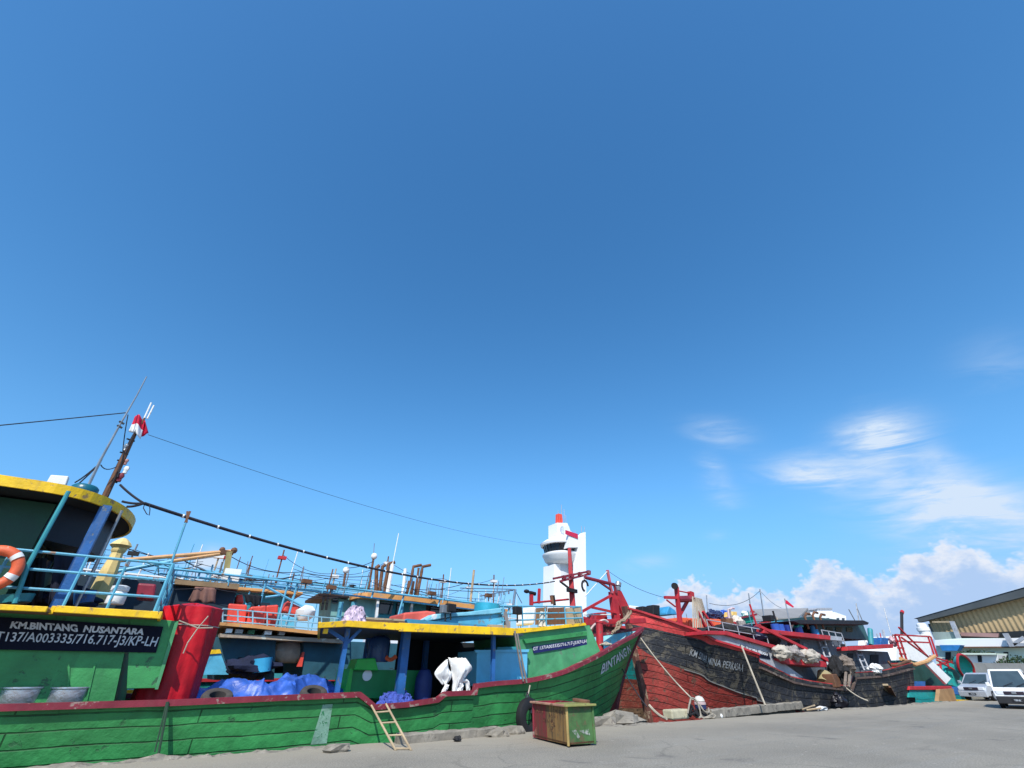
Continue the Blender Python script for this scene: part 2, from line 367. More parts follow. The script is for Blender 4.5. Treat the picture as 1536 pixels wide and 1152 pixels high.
# ================================================================ SETTING
def ground_material():
    m = bpy.data.materials.new('quay_concrete'); m.use_nodes = True; nt = m.node_tree; b = nt.nodes['Principled BSDF']; x = X_(nt); L = nt.links
    ob = nt.nodes.new('ShaderNodeTexCoord').outputs['Object']
    big = x.noise(ob, .22, 6, .6, .6); mid = x.noise(ob, 1.4, 8, .65, .3); fine = x.noise(ob, 28, 5, .7)
    c = x.mix(x.step(big, .3, .7), (.22, .193, .15), (.345, .305, .24))
    c = x.mix(x.m('MULTIPLY', x.step(mid, .5, .72), .45), c, (.15, .147, .14))
    mp = nt.nodes.new('ShaderNodeMapping'); mp.inputs['Scale'].default_value = (.12, 1.4, 1); L.new(ob, mp.inputs[0])
    tr = x.noise(mp.outputs[0], 1.0, 6, .6, .4)                      # wheel tracks and drag marks along the quay
    c = x.mix(x.m('MULTIPLY', x.step(tr, .54, .66), .5), c, (.19, .18, .165))
    c = x.mix(x.m('MULTIPLY', x.step(tr, .44, .36), .4), c, (.33, .31, .27))
    c = x.mix(.55, c, x.mix(x.step(fine, .3, .7), (.075, .07, .06), (.4, .375, .32)))
    spot = x.noise(ob, 5, 3, .5); c = x.mix(x.m('MULTIPLY', x.step(spot, .68, .72), .6), c, (.46, .43, .37))
    oil = x.noise(ob, .7, 4, .6, .8); c = x.mix(x.m('MULTIPLY', x.step(oil, .6, .72), .5), c, (.12, .11, .1))
    vc = nt.nodes.new('ShaderNodeTexVoronoi'); vc.feature = 'DISTANCE_TO_EDGE'; vc.inputs['Scale'].default_value = .3
    wv = nt.nodes.new('ShaderNodeVectorMath'); wv.operation = 'MULTIPLY_ADD'; nzv = nt.nodes.new('ShaderNodeTexNoise'); nzv.inputs['Scale'].default_value = 1.3; nzv.inputs['Detail'].default_value = 6; L.new(ob, nzv.inputs[0])
    L.new(nzv.outputs[1], wv.inputs[0]); wv.inputs[1].default_value = (1.1, 1.1, 0); L.new(ob, wv.inputs[2]); L.new(wv.outputs[0], vc.inputs['Vector'])
    crack = x.m('MULTIPLY', x.step(vc.outputs['Distance'], .012, .0), x.step(big, .45, .6)); c = x.mix(x.m('MULTIPLY', crack, .3), c, (.05, .048, .045))
    sp = nt.nodes.new('ShaderNodeSeparateXYZ'); L.new(ob, sp.inputs[0])
    edge = x.m('MULTIPLY', x.step(x.m('ADD', sp.outputs[1], x.m('MULTIPLY', mid, 3.0)), 13.2, 16.2), .6)
    c = x.mix(edge, c, (.36, .32, .25))                              # pale dust by the quay edge
    L.new(c, b.inputs['Base Color']); b.inputs['Roughness'].default_value = .88; b.inputs['Specular IOR Level'].default_value = .25
    bn = nt.nodes.new('ShaderNodeBump'); bn.inputs['Strength'].default_value = .35; bn.inputs['Distance'].default_value = .03
    L.new(x.m('ADD', fine, x.m('MULTIPLY', mid, .8)), bn.inputs['Height']); L.new(bn.outputs[0], b.inputs['Normal'])
    return m
GROUND = ground_material()
QY = 15.45
def edge_y(X): return QY + .22 * noise.noise(Vector((X * .9, 3, 0))) + .12 * noise.noise(Vector((X * 3.1, 9, 0)))
g = MB()
xs = [-400, -120, -60, -30] + [-20 + .35 * i for i in range(230)] + [66]
def gz(X, Y): return 0.0
top = []
xs[-1] = 70
for X in xs:
    y = edge_y(X) if -20 < X < 61 else QY
    top.append((X, y))
V = [Vector((X, -400, 0)) for X, y in top] + [Vector((X, y - .25, .0)) for X, y in top] + [Vector((X, y, -.05 - .06 * abs(noise.noise(Vector((X * 2, 0, 1)))))) for X, y in top] + [Vector((X, y - .1, -2.6)) for X, y in top]
n_ = len(top); FS = []
for r in range(3):
    FS += [(r * n_ + i, r * n_ + i + 1, (r + 1) * n_ + i + 1, (r + 1) * n_ + i) for i in range(n_ - 1)]
g._add(V, FS)
g._add([(70, -400, 0), (5000, -400, 0), (5000, 20, 0), (92, 20, 0), (70, 20, 0), (70, QY, 0)], [(0, 1, 2, 3, 4, 5)]); g._add([(92, 20, 0), (5000, 20, 0), (5000, 5000, 0), (92, 5000, 0)], [(0, 1, 2, 3)])
g._add([(70, QY, 0), (70, 20, 0), (92, 20, 0), (92, 5000, 0), (70, QY, -2.6), (70, 20, -2.6), (92, 20, -2.6), (92, 5000, -2.6)], [(0, 1, 5, 4), (1, 2, 6, 5), (2, 3, 7, 6)])
g.build('quay', GROUND, kind='structure', base=(0, 0, 0))
def water_material():
    m = bpy.data.materials.new('harbour_water'); m.use_nodes = True; nt = m.node_tree; b = nt.nodes['Principled BSDF']; x = X_(nt)
    b.inputs['Base Color'].default_value = (.012, .03, .03, 1); b.inputs['Roughness'].default_value = .08
    ob = nt.nodes.new('ShaderNodeTexCoord').outputs['Object']; bn = nt.nodes.new('ShaderNodeBump'); bn.inputs['Strength'].default_value = .5; bn.inputs['Distance'].default_value = .1
    nt.links.new(x.noise(ob, 1.5, 5, .6, .5), bn.inputs['Height']); nt.links.new(bn.outputs[0], b.inputs['Normal']); return m
w = MB(); w._add([(-5000, 10, -1.15), (96, 10, -1.15), (96, 5000, -1.15), (-5000, 5000, -1.15)], [(0, 1, 2, 3)])
w.build('harbour_water', water_material(), kind='structure', base=(0, 10, -1.15))
# ================================================================ HULLS
def sweep_rail(pts, w, h, mb):            # mitred rectangular rail along a polyline
    pts = [Vector(p) for p in pts]; N = len(pts); vs = []
    for i, p in enumerate(pts):
        a = (p - pts[i - 1]).normalized() if i else None; b = (pts[i + 1] - p).normalized() if i < N - 1 else None
        d = ((a or b) + (b or a)).normalized(); m = 1 / max(.5, d.dot(a or b))
        hd = Vector((d.x, d.y, 0)); hd = hd.normalized() if hd.length > 1e-4 else Vector((1, 0, 0)); sidev = Vector((-hd.y, hd.x, 0)); upv = d.cross(sidev)
        if upv.z < 0: upv = -upv
        vs += [p + sidev * (sx * w / 2) + upv * (sz * h / 2 * m) for sx, sz in ((-1, -1), (1, -1), (1, 1), (-1, 1))]
    fs = [(k * 4 + i, k * 4 + (i + 1) % 4, k * 4 + 4 + (i + 1) % 4, k * 4 + 4 + i) for k in range(N - 1) for i in range(4)] + [(3, 2, 1, 0), tuple(range(N * 4 - 4, N * 4))]
    mb._add(vs, fs); return mb
class Hull:
    """G: near gunwale points (bow last), W: matching bottom points, yc: centre line, q: flare, sr(t): bands"""
    def __init__(s, G, W, yc, q, roll=0.0, hollow=0.0):
        s.G, s.W, s.yc, s.q, s.roll, s.hollow = G, W, yc, q, roll, hollow; s.hmax = max(yc - p.y for p in G); s.n = len(G)
        s.len = [0]
        for a, b in zip(G[:-1], G[1:]): s.len.append(s.len[-1] + max(.02, math.hypot(b.x - a.x, b.y - a.y)))
    def pt(s, t, k, far=False):            # t in points (0..n-1), k 0 gunwale .. 1 bottom
        i = min(int(t), s.n - 2); f = t - i
        g = s.G[i].lerp(s.G[i + 1], f); w = s.W[i].lerp(s.W[i + 1], f); q = s.q[i] * (1 - f) + s.q[i + 1] * f
        hg, hw = s.yc - g.y, s.yc - w.y
        hb = hw + (hg - hw) * (1 - k) ** q
        p = Vector((g.x + (w.x - g.x) * k, s.yc - hb, g.z + (w.z - g.z) * k))
        if s.hollow: p.x += s.hollow * math.sin(math.pi * min(1, k * 1.15)) * (1 - min(1, hg / s.hmax)) ** 2
        if far: p.z += s.roll * 2 * hb * (1 - k) * max(0, min(1, (p.x - 11) / 4)); p.y = s.yc + hb
        return p
    def mesh(s, bands, rows):              # bands: list of (k as function of t) boundaries, increasing; one material per band
        mb = MB(); uv = []
        for far in (False, True):
            ks = lambda t: [0] + [b(t) for b in bands] + [1]
            for bi in range(len(bands) + 1):
                mb.cur = bi; vs = []; r = rows[bi]
                for j in range(r + 1):
                    for i in range(s.n):
                        K = ks(i); k = K[bi] + (K[bi + 1] - K[bi]) * j / r
                        p = s.pt(i, k, far); vs.append(p); uv.append((s.len[i], p.z * 1.0 - .6 * (s.G[i].z)))
                fs = [(j * s.n + i, j * s.n + i + 1, (j + 1) * s.n + i + 1, (j + 1) * s.n + i) for j in range(r) for i in range(s.n - 1)]
                mb._add(vs, fs)
        # stern plate
        rws = 8; a = [s.pt(0, j / rws) for j in range(rws + 1)]; b = [s.pt(0, j / rws, True) for j in range(rws + 1)]
        mb.cur = 0; mb._add(a + b, [(j, j + 1, rws + 2 + j, rws + 1 + j) for j in range(rws)]); uv += [(p.y, p.z) for p in a + b]
        mb.uv = uv; return mb
    def find(s, px, py, k):                # t where the surface row k passes the photo column px (bisect on azimuth)
        tgt = ray(px, py); best = None
        for i in range(400):
            t = (s.n - 1) * i / 399; p = s.pt(t, k); p = Vector((p.x, p.y, p.z - EYE))
            e = (p.normalized() - tgt.normalized()).length
            if best is None or e < best[0]: best = (e, t)
        return best[1]
    def locate(s, px, py):                 # (t, k) of the surface point seen at px, py
        d = ray(px, py).normalized(); best = (9, 0, 0)
        for i in range(161):
            for j in range(41):
                t = (s.n - 1) * i / 160; k = j / 40; p = s.pt(t, k); e = ((p - Vector((0, 0, EYE))).normalized() - d).length
                if e < best[0]: best = (e, t, k)
        e, t0, k0 = best; st, sk = (s.n - 1) / 160, 1 / 40
        for _ in range(6):
            for i in range(-2, 3):
                for j in range(-2, 3):
                    t = min(s.n - 1, max(0, t0 + i * st / 2)); k = min(1, max(0, k0 + j * sk / 2)); p = s.pt(t, k)
                    e = ((p - Vector((0, 0, EYE))).normalized() - d).length
                    if e < best[0]: best = (e, t, k)
            e, t0, k0 = best; st /= 2; sk /= 2
        return t0, k0
    def patch(s, a, b, c, d, off=.02):     # text patch on the hull from four photo corners
        A, B, C_, D = [s.locate(*q) for q in (a, b, c, d)]
        def fn(u, v):
            t = (A[0] * (1 - u) + B[0] * u) * (1 - v) + (D[0] * (1 - u) + C_[0] * u) * v
            k = (A[1] * (1 - u) + B[1] * u) * (1 - v) + (D[1] * (1 - u) + C_[1] * u) * v
            p = s.pt(t, k); q1 = s.pt(min(s.n - 1.001, t + .05), k) - s.pt(max(0, t - .05), k); q2 = s.pt(t, min(1, k + .02)) - s.pt(t, max(0, k - .02))
            n = q1.cross(q2).normalized()
            if n.y > 0: n = -n
            return p + n * off
        return fn
# ================================================================ GREEN BOAT AT THE QUAY
YN, YC = 15.85, 18.7
b1 = thing('fishing_boat', 'long green fishing boat with maroon rail and yellow roof edges moored along the near quay', 'fishing boat', (5, YC, -1.1))
G = [Vector((-9.5, YN, 1.0)), at(0, 1063, YN), at(270, 1055, YN), at(400, 1049, YN), at(538, 1043, YN), at(547, 1050, YN), at(561, 1062, YN), at(610, 1058, YN), at(655, 1051, YN), at(666, 1042, YN), at(711, 1040, YN),
     at(713, 1030, YN)] + catmull([at(713, 1030, YN), at(745, 1026, YN), at(790, 1022, YN), at(838, 1011, 15.95), at(868, 998, 16.15), at(898, 983, 16.55), at(931, 964, 17.2), at(952, 953, 17.9), at(963, 943, YC - .02)], 4)[1:]
BX = at(905, 1075, YC).x
Wb = []
for p in G:
    f = max(0, min(1, (p.x - 9) / (G[-1].x - 9))); x = p.x if p.x < 9 else 9 + f * (BX - 9)
    hb = 2.45 * (1 - f ** 1.8) + .0
    Wb.append(Vector((x, YC - max(.01, hb), -1.5)))
qf = [.9 + 1.3 * max(0, min(1, (p.x - 9) / 9)) for p in G]
H1 = Hull(G, Wb, YC, qf, roll=.11, hollow=-.42)
def bot1(t):                                # dark red bottom paint, rising at the stem
    p = H1.G[int(t)]; f = max(0, min(1, (p.x - 13.5) / 6.5)); z = -.9 + .2 * f + 1.6 * f ** 3
    w = H1.W[int(t)]; return max(.4, min(.97, (p.z - z) / (p.z - w.z)))
HULLG = P('green_hull_planks', (.036, .245, .068), .55, .42, scale=.8, wear=.16, wearcol=(.03, .14, .05), wscale=2.6, bump=.6, bscale=7, planks=(.3, 7.0, .02), streak=.22)
HULLR = P('red_bottom_planks', (.13, .012, .012), .6, .3, wear=.3, wearcol=(.06, .02, .015), bump=.6, bscale=9, planks=(.3, 6, .016))
hull = H1.mesh([bot1], [9, 3]).build('hull', [HULLG, HULLR], b1, smooth=True)
# pale scraped patch painted on the planks
mb = MB(); fn = H1.patch((466, 1117), (490, 1115), (499, 1056), (484, 1057), .006); mb.grid(fn, 6, 10)
mb.build('paint_patch', P('grey_patch_paint', (.2, .36, .27), .7, .35, wear=.45, wearcol=(.03, .19, .08), wscale=6, bump=.5, bscale=12), b1)
# gunwale rail near and far
mb = MB(); N1 = len(G)
near = [p + Vector((0, -.03, .02)) for p in G]; sweep_rail(near, .2, .13, mb)
mb.build('gunwale_rail', DRED, b1)
mb = MB(); sweep_rail([H1.pt(i, 0, True) + Vector((0, 0, .02)) for i in range(N1)], .2, .13, mb); mb.build('gunwale_rail', DRED, b1)
# bulwark lining at the bow and deck
mb = MB()
ins = [i for i in range(N1) if G[i].x > 10.5]
mb.grid(lambda u, v: H1.pt(ins[0] + u * (ins[-1] - .2 - ins[0]), v * .3, True) + Vector((0, -.06, -.02)), 20, 2)
mb.build('bulwark_lining', P('pale_blue_paint', (.2, .5, .6), .5, .2, wear=.4, wearcol=(.35, .3, .2), streak=.3), b1)
mb = MB()
dk = [(-9.4, .2), (4.5, .15), (10.6, .3)]
for (xa, za), (xb, zb) in zip(dk[:-1], dk[1:]): mb.prism([(xa, 16.35, za), (xb, 16.35, zb), (xb, 21.0, zb), (xa, 21.0, za)], (0, 0, -.08))
mb.build('deck', WOOD, b1)
mb = MB(); fd = [H1.pt(i, .22) + Vector((0, .05, 0)) for i in ins]; fdf = [H1.pt(i, .22, True) - Vector((0, .05, 0)) for i in ins]
n = len(fd); mb._add(fd + fdf, [(i, i + 1, n + i + 1, n + i) for i in range(n - 1)]); mb.build('foredeck', CYAN, b1)
# ---- after house
YW = 16.5
mb = MB()
def zpoly(pts, Y, d, mb): return mb.prism([at(x, y, Y) for x, y in pts], (0, d, 0))
tl = at(200, 922, YW); br = at(179, 1056, YW)
mb.prism([(-9.3, YW, .3), (br.x, YW, .3), (tl.x, YW, 2.86), (-9.3, YW, 2.86)], (0, 4.6, 0))
mb.build('house_wall', GREEN, b1)
mb = MB(); zpoly([(196, 924), (268, 932), (235, 1032), (190, 1033)], YW - .05, .1, mb); mb.build('wing_panel', GREEN, b1, bevel=.01)
mb = MB(); zpoly([(268, 932), (262, 934), (232, 1034), (237, 1034)], YW - .08, .14, mb); mb.build('panel_trim', LGREEN, b1)
mb = MB(); zpoly([(102, 1000), (100, 1052), (103, 1052), (105, 1000)], YW - .03, .03, mb); zpoly([(141, 996), (128, 1056), (130, 1056), (144, 996)], YW - .03, .03, mb)
mb.build('wall_batten', GREEN, b1)
brd = MB(); zpoly([(-70, 921), (245, 940), (234, 979), (-70, 973)], YW - .09, .04, brd); bo = brd.build('name_board', NAVY, b1)
mb = MB(); letters(mb, 'KM.BINTANG', quad(at(14, 942.5, YW - .11), at(117, 948, YW - .11), at(116, 936.5, YW - .11), at(18, 932, YW - .11)), .045, -.02, .06)
letters(mb, 'NUSANTARA', quad(at(124, 948.5, YW - .11), at(215, 952.5, YW - .11), at(218, 943, YW - .11), at(127, 938, YW - .11)), .045, .05, .06)
letters(mb, 'GT137/A003335/716.717-J3/KP-LH', quad(at(-22, 965, YW - .11), at(234, 974, YW - .11), at(239, 955, YW - .11), at(-20, 946.5, YW - .11)), .012, .18, .05)
mb.build('lettering', LETTER, bo, weld=False, recalc=False)
# upper deck slab with the yellow edge
mb = MB(); z1 = at(0, 905, YN).z; z0 = at(0, 918, YN).z; xr = at(238, 922, YN).x
mb.box2((-9.6, YN - .02, z0 + .03), (xr, 21.4, z1 - .03)); mb.build('upper_deck', WOOD, b1); box1('deck_wing', (-9.6, 15.4, z0 + .02), (-2.75, YN - .025, z1 - .09), WOOD, b1)
mb = MB(); mb.box2((-9.6, 15.3, z0 + .0), (-2.75, 15.4, z1 - .06)); mb.box2((-2.77, YN - .1, z0), (at(85, 908, YN - .1).x, YN - .02, z1)); mb.prism([at(85, 908, YN - .14), at(238, 917, YN - .14), at(237, 928, YN - .14), at(80, 918, YN - .14)], (0, .12, 0))
mb.box2((xr, YN - .14, z0), (xr + .07, 21.4, z1)); mb.build('yellow_edge', YEL, b1, bevel=.012)
# wheelhouse: green box under a round-fronted roof
xw = at(45, 830, 17.0).x
mb = MB(); mb.box2((-9.4, 16.9, z1), (xw, 20.9, 5.5)); wh = mb.build('wheelhouse_wall', P('shaded_green_paint', (.008, .055, .03), .5, .25), b1)  # green darkened to paint in the shade under the roof
mb = MB()
for xx in (-8.6, -7.3): box1('window', (xx, 16.86, 4.2), (xx + .9, 16.9, 5.1), GLASS, wh)
for yy in (17.2, 18.5, 19.7): box1('window', (xw, yy, 4.2), (xw + .03, yy + .9, 5.1), GLASS, wh)
def roof_out(r0, zz):
    pts = [(-9.6, YN + .0, zz)]; xe = at(196, 790, 18.6).x; hb = 2.75; cx = xe - 1.9
    for i in range(25):
        a = -math.pi / 2 + math.pi * i / 24; pts.append((cx + (1.9 + r0) * math.cos(a) ** .8 if math.cos(a) > 1e-6 else cx, 18.62 + (hb + r0) * math.sin(a), zz))
    pts.append((-9.6, 21.4, zz)); return pts
zr = at(0, 727, YN).z
mb = MB(); mb.prism(roof_out(-.04, zr + .02), (0, 0, .16)); mb.build('roof', DARK, b1)
mb = MB(); a, b = roof_out(.03, zr - .02), roof_out(-.04, zr - .02); n = len(a); up = Vector((0, 0, .26))
A = [Vector(q) for q in a]; B = [Vector(q) for q in b]
mb._add(A + [q + up for q in A] + B + [q + up for q in B], sum([[(i, i + 1, n + i + 1, n + i), (2 * n + i, 3 * n + i, 3 * n + i + 1, 2 * n + i + 1), (n + i, n + i + 1, 3 * n + i + 1, 3 * n + i), (i, 2 * n + i, 2 * n + i + 1, i + 1)] for i in range(n - 1)], []))
mb.build('roof_edge', YEL, b1)
for (x, yy) in ((at(155, 770, 16.6).x, 16.6), (at(132, 800, 20.6).x, 20.6)): box1('roof_post', (x - .12, yy - .1, z1), (x + .12, yy + .1, zr + .02), BLUE, b1)
tube1('roof_pipe', [at(103, 737, YN - .06), at(41, 850, YN - .06), at(22, 905, YN - .06)], .05, TEAL, b1, 8)
for a, yy in ((at(176, 780, 16.8), 16.8), (at(168, 800, 20), 20)): cyl1('roof_pipe', (a.x, yy, z1), (a.x, yy, zr), .035, STEEL, b1)
zv = at(100, 812, 16.9).z; xv = at(196, 790, 18.6).x - 1.55
MB().prism([(xw + .04, 16.9, zv), (xv, 16.9, zv), (xv + .9, 17.8, zv), (xv + 1.1, 18.7, zv), (xv + .9, 19.8, zv), (xv, 20.7, zv), (xw + .04, 20.7, zv)], (0, 0, zr + .01 - zv)).build('wheelhouse_front', P('night_navy_paint', (.008, .016, .03), .5, .3), b1)
# pipe railing of the upper deck
RB = P('railing_blue_paint', (.1, .36, .5), .45, .15, wear=.2, wearcol=(.25, .15, .1))
mb = MB(); yr = YN + .02
zt, zm, zl = at(0, 822, yr).z, at(0, 850, yr).z, at(60, 884, yr).z
xe = at(257, 853, yr).x
for z in (zt, zm, zl):
    mb.cyl((-9.5, yr, z), (xe, yr, z), .035, n=6); mb.cyl((xe, yr, z), (xe, 21.0, z), .035, n=6)
for px, py in ((20, 823), (130, 838), (190, 846)): xx = at(px, py, yr).x; mb.cyl((xx, yr, z1), (xx, yr, zt), .035, n=6)
for yy in (yr, yr + .35, 17.6, 19.3, 21.0): mb.cyl((xe, yy, z1), (xe, yy, zt + .03), .045, n=6)
mb.build('railing', RB, b1, smooth=True)
# ---- fore canopy
xa, xb = at(480, 935, YN).x, at(768, 945, YN).x
zc = at(480, 941, YN).z
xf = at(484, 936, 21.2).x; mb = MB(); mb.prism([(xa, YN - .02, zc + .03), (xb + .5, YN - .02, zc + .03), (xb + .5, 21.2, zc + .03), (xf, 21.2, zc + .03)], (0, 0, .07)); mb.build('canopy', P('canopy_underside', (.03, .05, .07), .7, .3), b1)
mb = MB()
mb.prism([at(478, 934, YN - .12), at(522, 930.5, YN - .12), at(602, 935, YN - .12), at(602, 945.5, YN - .12), at(522, 940, YN - .12), at(478, 942, YN - .12)], (0, .1, 0))
mb.prism([at(599, 934, YN - .14), at(770, 942, YN - .14), at(770, 953, YN - .14), at(599, 947, YN - .14)], (0, .1, 0))
mb.bar((xa - .02, YN - .06, zc + .06), (xf - .04, 21.2, zc + .06), .08, .16); mb.box2((xa + .15, YN, zc - .16), (xa + .28, YN + .1, zc - .02))
mb.build('yellow_edge', YEL, b1, bevel=.01)
for (px, py, yy, w) in ((520, 955, 16.2, .13), (608, 960, 16.7, .26), (740, 960, 16.3, .13), (552, 960, 20.4, .16), (640, 960, 20.6, .2)):
    xx = at(px, py, yy).x; box1('canopy_post', (xx - w / 2, yy - w / 2, .3), (xx + w / 2, yy + w / 2, zc + .04), BLUE, b1)
bar1('canopy_brace', at(519, 962, 16.2), (xa + .25, 16.2, zc + .03), .09, BLUE, b1); bar1('canopy_brace', at(521, 964, 16.2), at(541, 944, 16.2), .09, BLUE, b1)
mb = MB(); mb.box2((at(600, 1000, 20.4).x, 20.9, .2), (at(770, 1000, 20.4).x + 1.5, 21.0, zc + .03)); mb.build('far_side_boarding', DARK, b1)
# ---- forecastle house, slanted front, yellow top and railing
YF = 17.0
fl, fr = (768, 950), (880, 944)
mb = MB(); pts = [at(770, 946, YF), at(884, 938, YF), at(905, 988, YF - .1), at(868, 1000, YF - .1), at(838, 1012, YF - .05), at(787, 1024, YF)]
mb.prism(pts, (0, 3.4, 0)); fc = mb.build('forecastle_wall', LGREEN, b1)
mb = MB(); mb.prism([at(786, 959, YF - .14), at(880, 947, YF - .14), at(881, 953, YF - .14), at(789, 965, YF - .14)], (0, .14, 0)); mb.build('window_hood', GREEN, b1)
mb = MB(); mb.prism([at(799, 970, YF - .05), at(879, 958, YF - .05), at(881, 967, YF - .05), at(801, 980, YF - .05)], (0, .05, 0)); bo = mb.build('name_board', P('dark_blue_board', (.012, .016, .1), .5, .2), b1)
mb = MB(); letters(mb, 'GT 137/A003335/716.717-J3/KP-LH', quad(at(799.5, 977.5, YF - .07), at(880, 965.5, YF - .07), at(879.5, 959, YF - .07), at(799.5, 971, YF - .07)), .004, .1, .03); mb.build('lettering', P('white_letter_paint', (.72, .72, .74), .6, .1, bump=0), bo, weld=False, recalc=False)
mb = MB(); mb.prism([at(752, 943, YF - .15), at(806, 941, YF - .15), at(878, 934, YF - .15), at(880, 938, YF - .15), at(806, 947, YF - .15), at(752, 953, YF - .15)], (0, 3.7, 0)); mb.build('yellow_edge', YEL, b1, bevel=.01)
mb = MB(); zz = lambda px: at(px, 940, YF - .1).z
t0, t1 = at(752, 909, YF - .1), at(872, 910, YF - .1); f0, f1 = at(752, 942, YF - .1), at(875, 935, YF - .1)
for q in (0, .36, .68): mb.cyl(t0.lerp(f0, q), t1.lerp(f1, q), .03, n=6); mb.cyl(t1.lerp(f1, q), t1.lerp(f1, q) + Vector((0, 3.4, 0)), .03, n=6)
for u in (.02, .24, .52, .77, 1): mb.cyl(t0.lerp(t1, u), f0.lerp(f1, u), .03, n=6)
for yy in (1.2, 2.4, 3.4): mb.cyl(t1 + Vector((0, yy, 0)), f1 + Vector((0, yy, 0)), .03, n=6)
mb.build('railing', RB, b1, smooth=True)
# bow: red samson post, cross beam, bow name
mb = MB(); a = at(899, 968, 17.6); mb.cyl(a - Vector((0, 0, .3)), at(899, 935, 17.6), .17, n=12); mb.cyl(at(899, 935, 17.6), at(899, 932, 17.6), .2, n=12); mb.build('mooring_post', RED, b1, smooth=True)
mb = MB(); mb.bar(at(876, 934, 18.7), at(966, 931, 18.9), .28, .24); mb.build('bow_beam', RED, b1, bevel=.02)
mb = MB(); letters(mb, 'BINTANG N', H1.patch((900, 1012), (946, 976), (943, 966), (902, 997), .03), .022, .15, .05); mb.build('lettering', LETTER, b1, weld=False, recalc=False)
mb = MB(); mb.tube([H1.pt(N1 - 1, k / 10) + Vector((.02, 0, 0)) for k in range(11)], .09, 6); mb.build('stem_post', HULLR, b1)
# ================================================================ BLACK AND RED BOAT
Y3, YC3 = 16.75, 20.5
b3 = thing('fishing_boat', 'weathered black and red wooden fishing boat with high red bow and dark wheelhouse aft', 'fishing boat', (34, YC3, -1.1))
def PB(name, col, wc, **k): return P(name, col, .6, .35, scale=.9, wear=k.pop('wear', .4), wearcol=wc, wscale=1.6, bump=.9, bscale=8, planks=(.34, 8, .026), streak=.55, **k)
BLK = PB('black_hull_planks', (.026, .029, .037), (.11, .098, .078), wear=.52); RB3 = PB('red_bottom_hull_planks', (.26, .035, .026), (.11, .06, .04), wear=.3); REDB = PB('red_bulwark_planks', (.55, .05, .05), (.34, .1, .08), wear=.2)
px3 = [(1369, 994), (1362, 995), (1333, 1003), (1319, 1006), (1280, 1008.6), (1275, 1028), (1262, 1027), (1240, 1024), (1213, 1020), (1187, 1014), (1162, 1001), (1140, 989)]
G3 = [at(x, y, Y3) for x, y in px3] + catmull([at(1138, 983, Y3), at(1116, 975, 16.85), at(1097, 969, 17.05), at(1068, 960, 17.5), at(1052, 949, 17.8), at(1021, 938, 18.6), at(994, 929, 19.3), at(962, 919, 20.15), at(938, 913, YC3 - .02)], 4)
Xb, Xm = at(977, 1075, YC3).x, G3[-1].x
W3 = []
for p in G3:
    f = max(0, min(1, (33 - p.x) / (33 - Xm))); hb = 3.2 * (1 - f ** 1.7); fs = max(0, min(1, (p.x - 40) / 9)); hb *= 1 - .35 * fs
    W3.append(Vector((p.x if p.x > 33 else 33 - f * (33 - Xb), YC3 - max(.01, hb), -1.5)))
H3 = Hull(G3, W3, YC3, [.9 + 1.1 * max(0, min(1, (32 - p.x) / 10)) for p in G3], roll=.0)
bandz = lambda p: (.05 if p.x > G3[12].x + .1 else .13 + .62 * max(0, min(1, (24.6 - p.x) / 2.6)) ** .8)
line = sorted(H3.locate(*q) for q in ((953, 966), (972, 981), (992, 992), (1025, 1004), (1056, 1015), (1095, 1034), (1134, 1047), (1160, 1056)))
def kpaint(t):
    if t <= line[0][0]: return min(.9, line[0][1] + (line[0][0] - t) * .03)
    for (a, ka), (b, kb) in zip(line[:-1], line[1:]):
        if t <= b: return ka + (kb - ka) * (t - a) / max(1e-6, b - a)
    return line[-1][1]
kband = lambda t: bandz(G3[int(t)]) / (G3[int(t)].z + 1.5)
H3.mesh([kband, kpaint], [2, 9, 9]).build('hull', [REDB, BLK, RB3], b3, smooth=True)
WALE = P('worn_wale_wood', (.13, .13, .125), .8, .4, wear=.3, wearcol=(.07, .06, .05))
mb = MB(); sweep_rail([H3.pt(i, kpaint(i)) + Vector((0, -.03, 0)) for i in range(9, len(G3) - 12)], .05, .05, mb); mb.build('paint_line_batten', WALE, b3)
mb = MB(); sweep_rail([H3.pt(i, .02 if i > 11 else .1) + Vector((0, -.05, 0)) for i in range(0, 12)], .16, .1, mb); mb.build('rubbing_strake', P('worn_brown_strake', (.09, .06, .05), .8, .4, wear=.4, wearcol=(.2, .17, .14)), b3)
mb = MB(); sweep_rail([p + Vector((0, 0, .04)) for p in G3[12:]], .22, .1, mb); mb.build('gunwale_rail', RED, b3)
mb = MB(); sweep_rail([H3.pt(i, 0, True) + Vector((0, 0, .04)) for i in range(len(G3))], .22, .12, mb); mb.build('gunwale_rail', RED, b3)
mb = MB(); mb.bar(H3.pt(len(G3) - 1, 0) + Vector((-.05, 0, .12)), H3.pt(len(G3) - 1, 1) + Vector((-.05, 0, 0)), .3, .26)
mb.build('stem_post', P('worn_stem_wood', (.13, .05, .035), .8, .4, wear=.45, wearcol=(.3, .22, .14), streak=.3), b3)
iw = [i for i in range(len(G3)) if G3[i].x < 25]
mb = MB(); a = [H3.pt(i, .18) + Vector((0, .1, 0)) for i in range(len(G3))]; b = [H3.pt(i, .18, True) - Vector((0, .1, 0)) for i in range(len(G3))]; n = len(a)
mb._add(a + b, [(i, i + 1, n + i + 1, n + i) for i in range(n - 1)]); mb.build('deck', WOOD, b3)
mb = MB(); letters(mb, 'KM SINAR MINA PERKASA-I', H3.patch((1034, 983), (1114, 1007), (1114, 1001 - 5), (1036, 973), .03), .004, .12, .04); mb.build('lettering', P('grey_letter_paint', (.34, .36, .38), .7, .3, bump=0), b3, weld=False, recalc=False)
